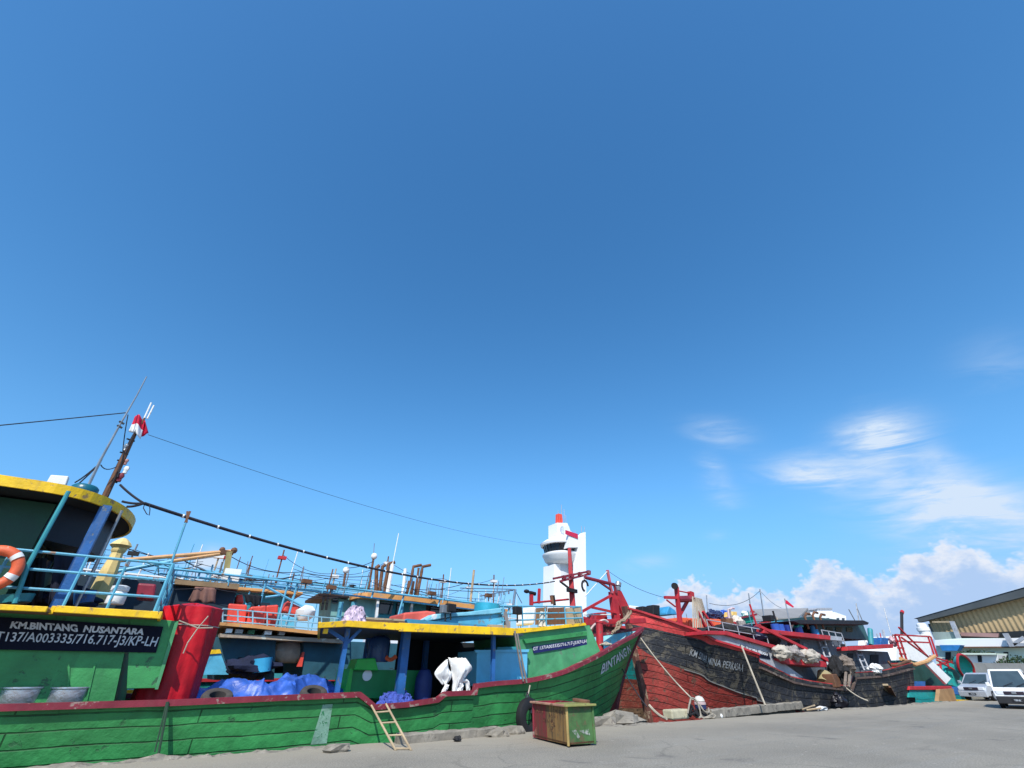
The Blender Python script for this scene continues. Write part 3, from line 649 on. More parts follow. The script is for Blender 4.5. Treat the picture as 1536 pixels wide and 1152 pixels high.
# grey fore house with red roof edge and board
YH = 17.35
poly1('forehouse_wall', [(1062, 951), (1091, 951), (1166, 972), (1169, 990), (1205, 1016), (1190, 1018), (1140, 993), (1100, 975)], YH, 4.5, GREYP, b3)
mb = MB(); mb.prism([at(x, y, YH - .2) for x, y in ((1060, 946), (1090, 946.5), (1167, 969), (1167, 974.5), (1090, 952.5), (1060, 951.5))], (0, 5.2, 0)); mb.build('forehouse_roof', RED, b3, bevel=.02)
bo = poly1('name_board', [(1111, 967), (1153, 979), (1156, 989), (1138, 986), (1111, 974)], YH - .04, .05, NAVY, b3)
mb = MB(); letters(mb, 'KM. SINAR MINA PERKASA-I', quad(at(1112, 972.5, YH - .06), at(1151.5, 984, YH - .06), at(1152, 979.5, YH - .06), at(1112, 967.5, YH - .06)), .03, .05, .02); mb.build('lettering', MATS['white_letter_paint'], bo, weld=False, recalc=False)
# main house: lower walls, red deck edge, wheelhouse, dark roof
WG = P('grey_blue_wall', (.1, .125, .15), .6, .3, wear=.3, wearcol=(.05, .055, .06), streak=.4)
YM = 18.2
a, bq = at(1168, 958, YM), at(1345, 1000, YM)
zd = at(1195, 951, YM).z
mb = MB(); mb.box2((a.x, YM, .4), (at(1262, 960, YM).x, 22.8, zd)); hw = mb.build('house_wall', WG, b3)
mb = MB(); mb.box2((at(1262, 960, YM).x, YM + .02, .4), (at(1337, 990, YM).x, 22.7, at(1300, 976, YM).z)); hw2 = mb.build('house_wall', WG, b3)
mb = MB(); mb.prism([at(1146, 943, 17.4), at(1246, 953.5, 17.4), at(1246, 960, 17.4), at(1146, 949.5, 17.4)], (0, 6, 0)); mb.build('deck_edge', RED, b3, bevel=.02)
poly1('deck_edge', [(1246, 953.5), (1263, 955.5), (1263, 961), (1246, 960)], 17.4, 6, GREYP, b3)
poly1('deck_edge', [(1271, 970), (1340, 966), (1340, 972), (1271, 976)], 17.5, 5.5, RED, b3, bevel=.02)
for (x0, y0, x1, y1, dx) in ((1229, 962, 1249, 1008, 6), (1284, 977, 1300, 1006, 6)):        # pale ladders leaning on the wall
    mb = MB(); p0, p1 = at(x0, y0, YM - .1), at(x1 - 3, y1, YM - .55); s = Vector((.75, 0, 0))
    mb.bar(p0, p1, .09); mb.bar(p0 + s, p1 + s, .09)
    for q in (.2, .5, .8): mb.bar(p0.lerp(p1, q), p0.lerp(p1, q) + s, .07)
    mb.build('ladder', GREYP, b3)
for (x0, y0, x1, y1) in ((1182, 960, 1200, 968), (1272, 980, 1280, 1000), (1306, 982, 1318, 1002)): poly1('doorway', [(x0, y0), (x1, y0), (x1, y1), (x0, y1)], YM - .03, .05, DARK, b3)
for (x0, y0, x1, y1) in ((1205, 965, 1212, 972), (1262, 966, 1268, 973)): poly1('window', [(x0, y0), (x1, y0), (x1, y1), (x0, y1)], YM - .03, .05, GLASS, hw)
zt = at(1290, 933, 18.6).z; zw = at(1290, 968, 18.6).z
box1('wheelhouse_wall', (at(1222, 940, 18.6).x, 18.6, zd), (at(1296, 940, 18.6).x, 22.5, zt), P('dark_teal_wall', (.03, .085, .095), .6, .3, streak=.3), b3)
for x0 in (1240, 1254, 1270): poly1('window', [(x0, 941), (x0 + 9, 941.5), (x0 + 9, 948), (x0, 947.5)], 18.55, .08, GLASS, b3)
mb = MB(); mb.prism([at(x, y, 17.7) for x, y in ((1190, 931.5), (1200, 929.5), (1296, 930.5), (1304, 934), (1302, 937), (1200, 936))], (0, 5.6, 0)); mb.build('wheelhouse_roof', P('black_roof_felt', (.012, .012, .018), .7, .3), b3, bevel=.03)
mb = MB(); z5 = at(1260, 948, 17.6).z
p, q = at(1232, 945, 17.6), at(1262, 950, 17.6)
for dz in (0, -.45): mb.cyl(p + Vector((0, 0, dz)), q + Vector((0, 0, dz)), .035, n=5)
for u in (0, .33, .66, 1): mb.cyl(p.lerp(q, u), p.lerp(q, u) - Vector((0, 0, .9)), .035, n=5)
mb.build('railing', GREYP, b3)
for (x, y, y2) in ((1207, 925, 943), (1219, 923, 943), (1230, 926, 943)):
    p = at(x, y, 18); mb = MB(); mb.tube([Vector((p.x, p.y, at(x, y2, 18).z)), p, p + Vector((.35, 0, .22)), p + Vector((.8, 0, .2))], .08, 7); mb.build('exhaust_stack', RUST, b3, smooth=True)
# red side shelf, boom, after gantry
mb = MB(); mb.prism([at(x, y, 17.0) for x, y in ((1167, 988), (1175, 986.5), (1240, 992), (1240, 1001), (1182, 996))], (0, 1.1, 0)); mb.build('side_shelf', RED, b3, bevel=.02)
bar1('derrick_boom', at(1140, 940, 17.5), at(1210, 974, 17.0), .15, RED, b3); bar1('derrick_boom', at(1118, 946, 18.5), at(1140, 938, 18.5), .15, RED, b3); bar1('side_brace', at(1224, 981, 17), at(1240, 990, 17), .2, RED, b3)
mb = MB()
for (x0, y0, x1, y1) in ((1342, 952, 1354, 989), (1348, 953, 1360, 990), (1341, 953, 1349, 953), (1344, 962, 1352, 962), (1347, 972, 1355, 972), (1350, 981, 1358, 981)): mb.bar(at(x0, y0, 17.6), at(x1, y1, 17.6), .11)
mb.build('stern_gantry', RED, b3)
tube1('stern_rail', [at(1333, 993, 17.2), at(1336, 998, 17), at(1345, 998, 16.9), at(1358, 993, 16.9), at(1366, 991, 17.2)], .09, RUST, b3)
# fore mast of the black boat with its yard, rope net and orange boxes
YS = 20.5
mb = MB(); m0 = at(1019, 942, YS); m1 = at(1014.5, 880, YS); mb.bar(m0 - Vector((0, 0, .8)), m1, .22, .24); mb.build('foremast', RED, b3, bevel=.02)
bar1('mast_yard', at(997, 896, YS), at(1040, 897.5, YS), .16, RED, b3)
mb = MB(); mb.cyl(at(1017, 899, YS), at(1039, 898, YS), .2, n=10); mb.build('net_roller', DRED, b3)
bar1('mast_leg', at(1032, 900, YS + .3), at(1020, 922, YS + .3), .16, RED, b3); bar1('mast_post', at(1036, 888, YS), at(1037, 900, YS), .3, RED, b3)
tube1('mast_stay', [at(1016, 886, YS), at(1036, 890, YS)], .04, RED, b3); tube1('mast_stay', [at(1000, 900, YS), at(1013, 910, YS)], .05, RED, b3)
mb = MB(); mb.ball(at(1012.5, 879, YS), .2, 10, (1.3, .8, .8)); mb.cyl(at(1012.5, 879, YS), at(1011.5, 879, YS - .2), .2, n=10); mb.build('work_lamp', BLACK, b3, smooth=True)
bar1('bulwark_frame', at(1054, 917, YS), at(1070, 941, YS), .14, RED, b3); bar1('bulwark_frame', at(1046, 917, YS), at(1058, 940, YS), .14, RED, b3)
mb = MB()
for k in range(9):
    a = at(1039 + k * 1.6, 895 + k * .4, YS - .2 + k * .05); b = at(1040 + k * 3.2, 942, YS - .4 + k * .1); mb.tube(sag(a, b, .12 * (k % 3), 6), .045, 5)
mb.build('hanging_rope', ROPE, b3, weld=False)
for (x0, y0, x1, y1) in ((1019, 926, 1033, 938), (1034, 927, 1050, 940), (1066, 928, 1080, 941), (1080, 929, 1093, 941)):
    mb = MB(); mb.prism([at(x0, y0, YS + 1.2), at(x1, y0 + .6, YS + 1.2), at(x1, y1 + 6, YS + 1.2), at(x0, y1 + 6, YS + 1.2)], (0, 1.3, 0)); mb.build('fish_box', ORANGE, None, bevel=.05, label={1019: 'orange fish box right behind the red foremast of the black boat', 1034: 'orange fish box under the hanging ropes of the foremast', 1066: 'orange fish box under the dark blue tarps, left of its twin', 1080: 'orange fish box beside the pale bent crane arm'}[x0], cat='box', group='orange fish boxes on the black boat')

rg = random.Random(31)
for k in range(26):                       # small gear on the decks of the black boat
    x = rg.uniform(1060, 1235); y = 933 + max(0, (x - 1130)) * .08 + rg.uniform(0, 12); a = at(x, y, rg.uniform(18.8, 22)); m = rg.choice([RUST, BLACK, STEEL, TEAL, RED, NETG, WOOD, BLUE, WHITE])
    mb = MB()
    if k % 3: mb.box(a, (rg.uniform(.2, .6), rg.uniform(.2, .5), rg.uniform(.15, .5)), rg.random() * 3)
    else: mb.cyl(a - Vector((0, 0, .3)), a + Vector((rg.uniform(-.3, .3), 0, rg.uniform(.3, 1.3))), rg.choice([.04, .07]), n=6)
    mb.build('deck_gear', m, b3)
for k in range(14):
    x = rg.uniform(1298, 1345); y = rg.uniform(945, 966); a = at(x, 968, rg.uniform(18, 21)); b = at(x - rg.uniform(0, 5), y, a.y); cyl1('deck_post', a, b, rg.choice([.04, .06, .1]), rg.choice([TEAL, RED, GREYP, RUST, WHITE]), b3, n=6)
for (x0, y0, x1, y1) in ((1123, 890, 1128, 925), (1140, 884, 1146, 925), (1060, 893, 1062, 918), (1284, 905, 1288, 931)): cyl1('thin_mast', at(x1, y1, 22), at(x0, y0, 22), .05, STEEL, b3, n=5)
MB().tube(sag(at(1064, 905, 22), at(1140, 886, 22), .5, 10), .016, 4).build('rigging_wire', DROPE, b3); MB().tube(sag(at(1140, 886, 22), at(1172, 912, 22), .2, 8), .016, 4).build('rigging_wire', DROPE, b3)
# ================================================================ FAR BUILDINGS
YT = 150.0
tw = thing('control_tower', 'tall white harbour control tower with round glazed control room', 'tower', (at(855, 900, YT).x, YT, 0))
TWH = P('white_tower_render', (.82, .82, .82), .6, .04, scale=.1, wear=.06, wearcol=(.7, .7, .7), streak=.1, bump=0); TGR = P('tower_shaded_render', (.55, .57, .6), .6, .08, scale=.1, bump=0)
YT -= 2; poly1('tower_top', [(835.5, 784), (851, 784.5), (855, 796), (867, 804), (867, 822), (836, 822)], YT, 6, TWH, tw); poly1('tower_shaft', [(831, 930), (831, 846), (868, 846), (868, 930)], YT - 1, 7, TWH, tw)
YT -= 8; poly1('tower_slab', [(853, 788), (855.5, 796.5), (867, 804.3), (875.5, 804), (876, 798.5), (878.5, 798), (880, 930), (867.5, 930), (867, 821), (853, 821)], YT, 3, TWH, tw); poly1('tower_slab', [(868, 930), (868, 806), (878.5, 799), (880, 930)], YT + 3.1, 11, TWH, tw); YT += 10
zb0, zb1 = at(850, 905, YT).z, at(850, 844, YT).z; cx = at(845, 830, YT - 2).x; cc = (cx, YT - 1, 0); Rr = (at(867, 830, YT).x - cx) * .8
cyl1('tower_neck', (cx + .3, YT + 1, zb1 - 6), (cx + .3, YT + 1, zb1 + 1), Rr * .66, TGR, tw, n=24)  # white render greyed here to paint the shade below the control room
z = lambda y: at(845, y, YT).z
mb = MB(); mb.lathe([(Rr * .7, z(849)), (Rr * .92, z(844)), (Rr * 1.0, z(838)), (Rr * 1.04, z(836.5)), (Rr * 1.04, z(834)), (Rr * .9, z(832.5))], cc, 32); mb.build('control_room_floor', TWH, tw, smooth=True)
mb = MB(); mb.lathe([(Rr * .88, z(833)), (Rr * .98, z(821))], cc, 32); gl = mb.build('control_room_glass', GLASS, tw, smooth=True)
mb = MB()
for i in range(24):
    a = 2 * math.pi * i / 24; c, s = math.cos(a), math.sin(a); mb.bar((cx + Rr * .89 * c, YT - 1 + Rr * .89 * s, z(833)), (cx + Rr * .99 * c, YT - 1 + Rr * .99 * s, z(821)), .16)
mb.build('glazing_bar', DARK, gl, weld=False)
mb = MB(); mb.lathe([(Rr * .95, z(822)), (Rr * 1.12, z(821.5)), (Rr * 1.14, z(818.5)), (Rr * .9, z(814)), (Rr * .4, z(812.5))], cc, 32); mb.build('control_room_roof', TWH, tw, smooth=True)
mb = MB(); YE = YT - 10.3; p = [at(848.5, 795, YE), at(867, 801, YE), at(867, 808, YE), at(848.5, 801, YE)]; mb.prism(p, (0, .25, 0)); mb.build('red_sign_panel', P('red_banner', (.55, .02, .07), .5, .1), tw)
mb = MB(); c = at(844.5, 794.5, YT - 2.4); mb.cyl(c, c + Vector((0, .4, 0)), 1.5, n=20); mb.build('round_emblem', P('emblem_grey', (.5, .55, .62), .5, .3), tw)
mb = MB(); a, b = at(835, 812, YT), at(835.5, 772, YT)
for q, w in ((a, b), (at(842, 784, YT), at(841, 772, YT)), (at(838.5, 784, YT), at(838.5, 771, YT))): mb.bar(q, w, .9)
for k in range(7): y = 772 + k * 2; mb.bar(at(835.3, y, YT), at(841.5, y, YT), .5)
mb.build('lattice_mast', P('red_lattice', (.75, .09, .06), .5, .1), tw)
box1('equipment_box', at(836.5, 776, YT + .5), at(841, 783, YT + 2), P('salmon_box', (.7, .2, .16), .5, .1), tw)
for (x, y0, y1) in ((842.5, 757, 784), (846.5, 764, 784), (849, 773, 784), (837.5, 766, 774), (872.5, 789, 804), (877, 790, 798), (863, 796, 803)): cyl1('antenna', at(x, y1, YT + 1), at(x - .4, y0, YT + 1), .13, GREYP, tw, n=5)
# grey warehouse roof and white building beyond the black boat
YB = 105.0
gb = thing('warehouse', 'long warehouse with a plain grey gabled roof, beyond the black boat', 'warehouse', (at(1175, 960, YB).x, YB, 0))
GRF = P('grey_sheet_roof', (.26, .25, .24), .7, .12, scale=.08, bump=0)
r0, r1, e0, e1 = at(1128, 914, YB + 12), at(1212, 912, YB + 12), at(1112, 929, YB), at(1197, 926, YB)
e1b = at(1226, 931, YB + 14)
mb = MB(); mb.prism([r0, r1, e1, e0], (0, 0, -.5)); mb.build('roof', GRF, gb)
mb = MB(); mb.prism([(e0.x, YB + .6, 0), (e1.x - .5, YB + .6, 0), (e1.x - .5, YB + .6, e1.z - .6), (e0.x, YB + .6, e0.z - .6)], (0, 11, 0)); mb.build('wall', P('pale_grey_wall', (.45, .47, .5), .7, .1, scale=.1, bump=0), gb)
mb = MB(); mb._add([e1 - Vector((.5, -.6, .5)), Vector((e1b.x, e1b.y, e1.z - 3)), r1 - Vector((.3, 0, .3)), Vector((e1.x - .5, e1.y + .6, 0)), Vector((e1b.x, e1b.y, 0))], [(0, 3, 4, 1, 2)]); mb.build('gable_wall', P('grey_gable', (.3, .3, .29), .7, .12, scale=.1, bump=0), gb)
wb = thing('white_building', 'white building with a stepped hipped roof between the grey roof and the wheelhouse', 'building', (at(1245, 960, 130).x, 130, 0))
mb = MB(); mb.prism([at(x, y, 130) for x, y in ((1221, 940), (1221, 924), (1226, 919), (1252, 918), (1269, 924), (1270, 940))], (0, 10, 0)); mb.build('wall', TWH, wb)
mb = MB(); mb.prism([at(x, y, 131) for x, y in ((1225, 920), (1226, 913.5), (1248, 913.5), (1249, 920))], (0, 8, 0)); mb.build('roof_storey', TWH, wb)
mb = MB(); mb.prism([at(x, y, 130.5) for x, y in ((1224.5, 914), (1224.5, 911.8), (1248.5, 911.8), (1248.5, 914))], (0, 9, 0)); mb.build('roof', GREYP, wb)
for x in (1230, 1240, 1255, 1263): poly1('window', [(x, 927), (x + 4, 927), (x + 4, 932), (x, 932)], 129.9, .2, GLASS, wb)
# ---- brown warehouse on the right
XW = 98.0
wh2 = thing('warehouse', 'large brown corrugated warehouse gable with dark sloping roof edge, right edge', 'warehouse', (XW, 5, 0))
A, B = atX(1381, 930.5, XW), atX(1540, 886.5, XW)
sl_ = (B.z - A.z) / (B.y - A.y)
yr_ = B.y - 9; zt_ = lambda y: A.z + sl_ * ((y if y > yr_ else 2 * yr_ - y) - A.y)
zb_ = atX(1500, 949, XW).z
CORR = P('brown_corrugated_sheet', (.4, .29, .155), .6, .12, scale=.15, wear=.2, wearcol=(.22, .15, .07), streak=.25, bump=0)
mb = MB(); yl, yr2 = A.y - 1, 2 * yr_ - A.y; NU = 900
mb.grid(lambda u, v: Vector((XW + .06 * math.sin(2 * math.pi * u * 75), yl + (yr2 - yl) * u, zb_ + (zt_(yl + (yr2 - yl) * u) - .3 - zb_) * v)), NU, 1); mb.build('gable_wall', CORR, wh2, smooth=True, recalc=False)
mb = MB()
for s_ in (1, -1):
    y0 = A.y if s_ > 0 else yr2
    mb.prism([(XW - 1.2, y0, A.z + .25), (XW - 1.2, yr_, zt_(yr_) + .25), (XW - 1.2, yr_, zt_(yr_) - .95), (XW - 1.2, y0, A.z - .35)], (1.1, 0, 0))
mb.build('roof_verge', P('dark_grey_flashing', (.07, .08, .085), .6, .2, scale=.3), wh2)
mb = MB(); mb._add([(XW - 1.3, A.y + .4, A.z + .2), (XW - 1.3, yr_, zt_(yr_) + .35), (XW - 1.3, yr2 - .4, A.z + .2), (XW + 60, A.y + .4, A.z + .2), (XW + 60, yr_, zt_(yr_) + .35), (XW + 60, yr2 - .4, A.z + .2)], [(0, 1, 4, 3), (1, 2, 5, 4)]); mb.build('roof', P('dark_roof_sheet', (.05, .03, .06), .6, .2, bump=0), wh2)
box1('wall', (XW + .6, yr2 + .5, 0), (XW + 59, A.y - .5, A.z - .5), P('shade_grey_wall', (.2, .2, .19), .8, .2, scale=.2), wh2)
def xp(name, px, X, d, mat, parent, **k): return MB().prism([atX(x, y, X) for x, y in px], (d, 0, 0)).build(name, mat, parent, **k)
xp('lean_to_panel', [(1398, 948), (1437, 947.5), (1441, 960), (1403, 962)], XW - 2, .3, P('grey_green_sheet', (.25, .3, .28), .6, .2, scale=.3), wh2)
xp('fascia', [(1398, 932), (1428, 931.5), (1428, 934), (1398, 934)], XW - 2.2, .3, PALEW, wh2)
mb = MB(); mb.bar(atX(1428, 932, XW - 2.4), atX(1444, 972, XW - 2.4), .5); mb.build('downpipe', GREYP, wh2)
xp('eaves_strip', [(1440, 948.5), (1498, 950), (1497, 956), (1442, 954)], XW - 1.6, .4, P('faded_maroon_sheet', (.3, .17, .16), .7, .2, scale=.4), wh2)
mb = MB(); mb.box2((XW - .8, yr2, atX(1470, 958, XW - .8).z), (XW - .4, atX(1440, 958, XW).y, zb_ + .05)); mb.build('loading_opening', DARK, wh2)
# pale market hall in front of it
XH = 94.0
hl = thing('market_hall', 'long low white and pale green market hall under the brown warehouse gable', 'building', (XH, 10, 0))
HALL = P('pale_green_render', (.62, .72, .62), .7, .08, scale=.2, bump=0)
xp('wall', [(1404, 985), (1404, 960), (1440, 957.5), (1540, 957), (1540, 1008), (1404, 1008)], XH, 2.5, HALL, hl)
xp('roof_band', [(1402, 968), (1402, 960), (1540, 956.5), (1540, 969), (1440, 971)], XH - .8, .8, TWH, hl)
xp('awning', [(1409, 967.5), (1441, 967.5), (1436, 976), (1413, 976)], XH - 2.4, 1.5, P('blue_awning', (.03, .2, .5), .5, .2), hl)
for (x0, x1) in ((1418, 1426), (1460, 1470), (1482, 1492), (1505, 1512)): xp('doorway', [(x0, 978), (x1, 978), (x1, 1006), (x0, 1006)], XH - .1, .2, DARK, hl)
xp('gutter', [(1440, 970), (1540, 969.5), (1540, 971.5), (1440, 972)], XH - 1.0, .2, RUST, hl)
mb = MB(); mb.bar(atX(1508, 950, XH - 1.5), atX(1519, 970, XH - 1.5), .5); mb.bar(atX(1512, 967, XH - 1.5), atX(1542, 967, XH - 1.5), .35); mb.bar(atX(1520, 967, XH - 1.5), atX(1536, 956, XH - 1.5), .35); mb.build('loading_frame', GREYP, hl)
XG = 80.0
gh = thing('guard_house', 'small white guard house with flat roof slab behind the grey wall', 'hut', (XG, atX(1465, 1000, XG).y, 0))
xp('wall', [(1446, 1008), (1444, 982), (1497, 982), (1497, 1008)], XG, 3, TWH, gh); xp('roof_slab', [(1442, 982), (1442, 979.5), (1494, 979.5), (1494, 982)], XG - .5, 4, HALL, gh); xp('doorway', [(1466, 983), (1472, 983), (1473, 993), (1467, 993)], XG - .06, .2, DARK, gh)
XL = 76.0
cw = MB(); cw.prism([atX(x, y, XL) for x, y in ((1440, 1011), (1440, 994), (1540, 995), (1540, 1011))], (.4, 0, 0)); cw.build('boundary_wall', P('grey_boundary_wall', (.27, .27, .26), .8, .2, scale=.5, streak=.3), label='long grey concrete boundary wall behind the two cars', cat='wall', kind='thing')
# ================================================================ BOATS BEHIND
def simple_hull(parent, xb, xs, yc, hb, zb, zm, mats, bands, rake=1.2, flip=False, roll=0, rail=RED):
    """bow at xb (either side), stern at xs"""
    G, Wt, q = [], [], []
    for i in range(25):
        f = i / 24; g = f ** .7 if False else f
        x = xs + (xb - xs) * g; c = max(0, (g - .55) / .45)
        h = hb * (1 - c ** 2.2); z = zm + (zb - zm) * c ** 1.6 + .3 * max(0, (.2 - g) / .2) ** 2
        G.append(Vector((x, yc - max(.02, h), z)))
        d = (1 if xb > xs else -1) * rake * c ** 2; hw = hb * .85 * (1 - c ** 1.5); Wt.append(Vector((x - d, yc - max(.01, hw), -1.5))); q.append(.9 + 1.1 * c)
    Hh = Hull(G, Wt, yc, q, roll=roll)
    Hh.mesh(bands, [5] * (len(bands) + 1)).build('hull', mats, parent, smooth=True)
    mb = MB(); sweep_rail([p + Vector((0, 0, .04)) for p in G], .2, .14, mb); mb.build('gunwale_rail', rail, parent)
    mb = MB(); sweep_rail([Hh.pt(i, 0, True) + Vector((0, 0, .04)) for i in range(25)], .2, .14, mb); mb.build('gunwale_rail', rail, parent)
    mb = MB(); a = [Hh.pt(i, .2) + Vector((0, .05, 0)) for i in range(25)]; b = [Hh.pt(i, .2, True) - Vector((0, .05, 0)) for i in range(25)]
    mb._add(a + b, [(i, i + 1, 26 + i, 25 + i) for i in range(24)]); mb.build('deck', WOOD, parent)
    return Hh
CYH = P('cyan_hull_planks', (.06, .32, .45), .5, .2, wear=.25, wearcol=(.1, .16, .2), bump=.5, bscale=9, planks=(.3, 7, .016), streak=.3)
TQH = P('turquoise_hull_planks', (.012, .3, .29), .55, .25, wear=.3, wearcol=(.06, .16, .15), bump=.6, bscale=9, planks=(.3, 7, .016), streak=.3)
RDH = P('faded_red_hull_planks', (.24, .055, .04), .65, .3, wear=.35, wearcol=(.2, .13, .09), bump=.8, bscale=8, planks=(.34, 7, .018), streak=.3)
BRH = P('bare_brown_hull_planks', (.16, .1, .06), .8, .35, wear=.35, wearcol=(.07, .045, .03), bump=.9, bscale=8, planks=(.34, 7, .02), streak=.4)
TANF = P('tan_orange_edge', (.62, .3, .1), .55, .15, wear=.2, wearcol=(.4, .3, .22))
# ---- cyan boat with tan roofs, alongside the green one
y2 = 23.0
b2 = thing('fishing_boat', 'cyan fishing boat with tan roof edges and pipe frame, moored behind the green boat', 'fishing boat', (6, 26, -1.1))
simple_hull(b2, 21.5, -13, 26.0, 3.2, 2.6, .9, [CYH, RDH], [lambda t: .75], rail=YEL)
poly1('bulwark_end', [(292, 1012), (306, 982), (331, 980), (343, 1012)], 22.75, .2, CYAN, b2); poly1('bulwark_cap', [(305, 982), (308, 975), (330, 974), (332, 980)], 22.7, .3, YEL, b2)
poly1('house_wall', [(322, 1020), (320, 955), (414, 958), (411, 1020)], y2 + .3, 4.5, DTEAL, b2)
poly1('house_wall', [(453, 1020), (456, 960), (520, 962), (660, 968), (660, 1020)], y2 + .2, 4.5, DTEAL, b2)
poly1('aft_house_wall', [(92, 935), (104, 862), (256, 873), (262, 877), (356, 884), (340, 935)], y2 + .6, 3.5, P('night_blue_wall', (.012, .03, .05), .7, .3), b2)
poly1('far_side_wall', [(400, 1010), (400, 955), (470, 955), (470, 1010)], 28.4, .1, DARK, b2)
poly1('door_post', [(446, 1000), (454, 978), (457, 978), (453, 1000)], y2 + .1, .2, SALMON, b2)
p = [at(330, 950, y2 - .3), at(516, 959, y2 - .3), at(516, 965, y2 - .3), at(330, 955.5, y2 - .3)]
mb = MB(); mb.prism(p, (0, 5.6, 0)); mb.build('lower_roof', P('weathered_tan_edge', (.38, .3, .22), .6, .3, wear=.35, wearcol=(.5, .5, .42)), b2)
mb = MB(); mb.prism([at(x, y, y2 - .5) for x, y in ((330, 933), (380, 936.5), (516, 951), (516, 956), (380, 942), (330, 938))], (0, 6.2, 0)); mb.build('upper_deck', TANF, b2)
for k, px in enumerate((338, 352, 372, 396, 418)):
    a = at(px, 949 + k * .9, y2 - .1); box1('deck_crate', a, a + Vector((.22 + .05 * (k % 2), .4, .14)), (ALU, WHITE, LGREEN)[k % 3], b2)
mb = MB()
tl2, tr2, bl2, br2 = at(334, 913, y2 - .4), at(520, 929, y2 - .4), at(334, 937, y2 - .4), at(520, 953, y2 - .4)
for q in (0, .4, .75): mb.cyl(tl2.lerp(bl2, q), tr2.lerp(br2, q), .025, n=5)
for u in [i / 9 for i in range(10)]: mb.cyl(tl2.lerp(tr2, u), bl2.lerp(br2, u), .03, n=5)
mb.build('railing', P('pale_blue_rail', (.28, .5, .6), .45, .2, wear=.2, wearcol=(.3, .2, .15)), b2, smooth=True)
# overhead pipe frame
PB2 = P('frame_blue_paint', (.12, .4, .58), .45, .2, wear=.25, wearcol=(.3, .2, .12))
mb = MB()
A0, A1, A2 = at(238, 851, y2 + .2), at(448, 874, y2 + .2), at(766, 911, y2 + .2)
B0, B1, B2_ = at(238, 860, y2 + .4), at(448, 884, y2 + .4), at(766, 921, y2 + .4)
mb.tube([A0, A1, A2], .05, 6); mb.tube([B0, B1, B2_], .04, 6)
for (x, ya, yb) in ((262, 853, 937), (300, 857, 868), (345, 862, 873), (400, 869, 935), (433, 872, 945), (447, 873, 945), (500, 880, 890), (560, 887, 897), (606, 892, 925), (660, 899, 910), (720, 906, 930), (764, 911, 925)): mb.cyl(at(x, ya, y2 + .3), at(x - (yb - ya) * .28, yb, y2 + .3), .045, n=6)
mb.cyl(at(399, 880, y2 + .3), at(470, 918, y2 + .3), .05, n=6); mb.cyl(at(398, 896, y2 + .3), at(420, 893, y2 + .3), .05, n=6)
mb.build('pipe_frame', PB2, b2, smooth=True)
# wheelhouse with the rounded tan roof
yw = 23.6
rt = MB(); zA = at(545, 888, yw).z
front = [at(523, 896, yw + 1.6), at(526, 892.5, yw + .9), at(536, 889.5, yw + .2), at(552, 888.3, yw - .1), at(620, 894.5, yw - .1), at(762, 914, yw - .1)]
back = [Vector((p.x + .1, 28.2, p.z)) for p in front[::-1]]; rt.prism(front + back[:-2] + [Vector((front[0].x, 26.5, front[0].z))], (0, 0, -.22)); rt.build('wheelhouse_roof', TANF, b2)
poly1('wheelhouse_wall', [(533, 935), (536, 896), (565, 897), (562, 935)], yw + .5, 3.6, P('pale_teal_wall', (.2, .42, .42), .6, .2, streak=.2), b2)
poly1('wheelhouse_wall', [(562, 935), (565, 897), (640, 903), (636, 935)], yw + .6, 3.4, TEAL, b2)
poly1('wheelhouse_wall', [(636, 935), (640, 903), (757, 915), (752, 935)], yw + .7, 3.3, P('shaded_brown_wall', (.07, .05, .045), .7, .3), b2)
for (x0, x1, yo) in ((571, 590, 0), (596, 603, 1), (647, 668, 6), (676, 700, 8)): poly1('window', [(x0, 903 + yo), (x1, 904 + yo), (x1 - 3, 921 + yo), (x0 - 3, 920 + yo)], yw + .5, .2, GLASS, b2)
for x, m in ((567, WHITE), (604, RB), (618, STEEL)): bar1('wheelhouse_post', at(x, 897 + (x - 567) * .08, yw + .05), at(x - 3.5, 936, yw + .05), .12, m, b2)
poly1('small_roof', [(478, 890), (486, 889.5), (524, 892), (524, 897), (478, 894)], 24.4, 3, P('dark_brown_edge', (.09, .05, .035), .6, .3), b2)
poly1('small_cabin_wall', [(494, 935), (497, 894), (528, 896), (526, 935)], 24.8, 2.4, P('pale_teal_wall', (1, 1, 1)), b2)
poly1('window', [(499, 898), (507, 898.5), (506, 905), (498, 904.5)], 24.7, .2, GLASS, b2)
for x in (486, 492): bar1('cabin_post', at(x, 893, 24.5), at(x - 3, 915, 24.5), .1, DARK, b2)
for (x, w) in ((512, .18), (531, .2)): bar1('cabin_post', at(x, 903, 24.3), at(x - 5, 932, 24.3), w, RB, b2)
# exhausts, stacks, aerials on the roof
for (x0, y0, x1, y1, hook, r) in ((565, 851, 564, 892, 4, .1), (574, 850, 569, 888, 4, .09), (583, 846, 577, 890, 9, .1), (620, 850, 613, 896, 12, .08), (634, 850, 625, 898, 12, .08), (628, 852, 622, 897, 0, .06)):
    a, b = at(x1, y1, 24.6), at(x0, y0, 24.6); pts = [a, b]
    if hook: c = at(x0 + hook, y0 - 2.5, 24.6); pts = [a, a.lerp(b, .85), b, c]
    tube1('exhaust_stack', pts, r, RUST, b2, 7)
cyl1('steel_stack', at(604, 892, 24.2), at(608, 853, 24.2), .085, WHITE, b2); cyl1('steel_stack', at(581, 890, 24.2), at(589, 846, 24.2), .1, WHITE, b2); cyl1('rusty_stack', at(613, 896, 24.4), at(617, 872, 24.4), .2, RUST, b2)
cyl1('cable_pole', at(704, 918, 24.0), at(711, 855, 24.0), .07, PALEW, b2)
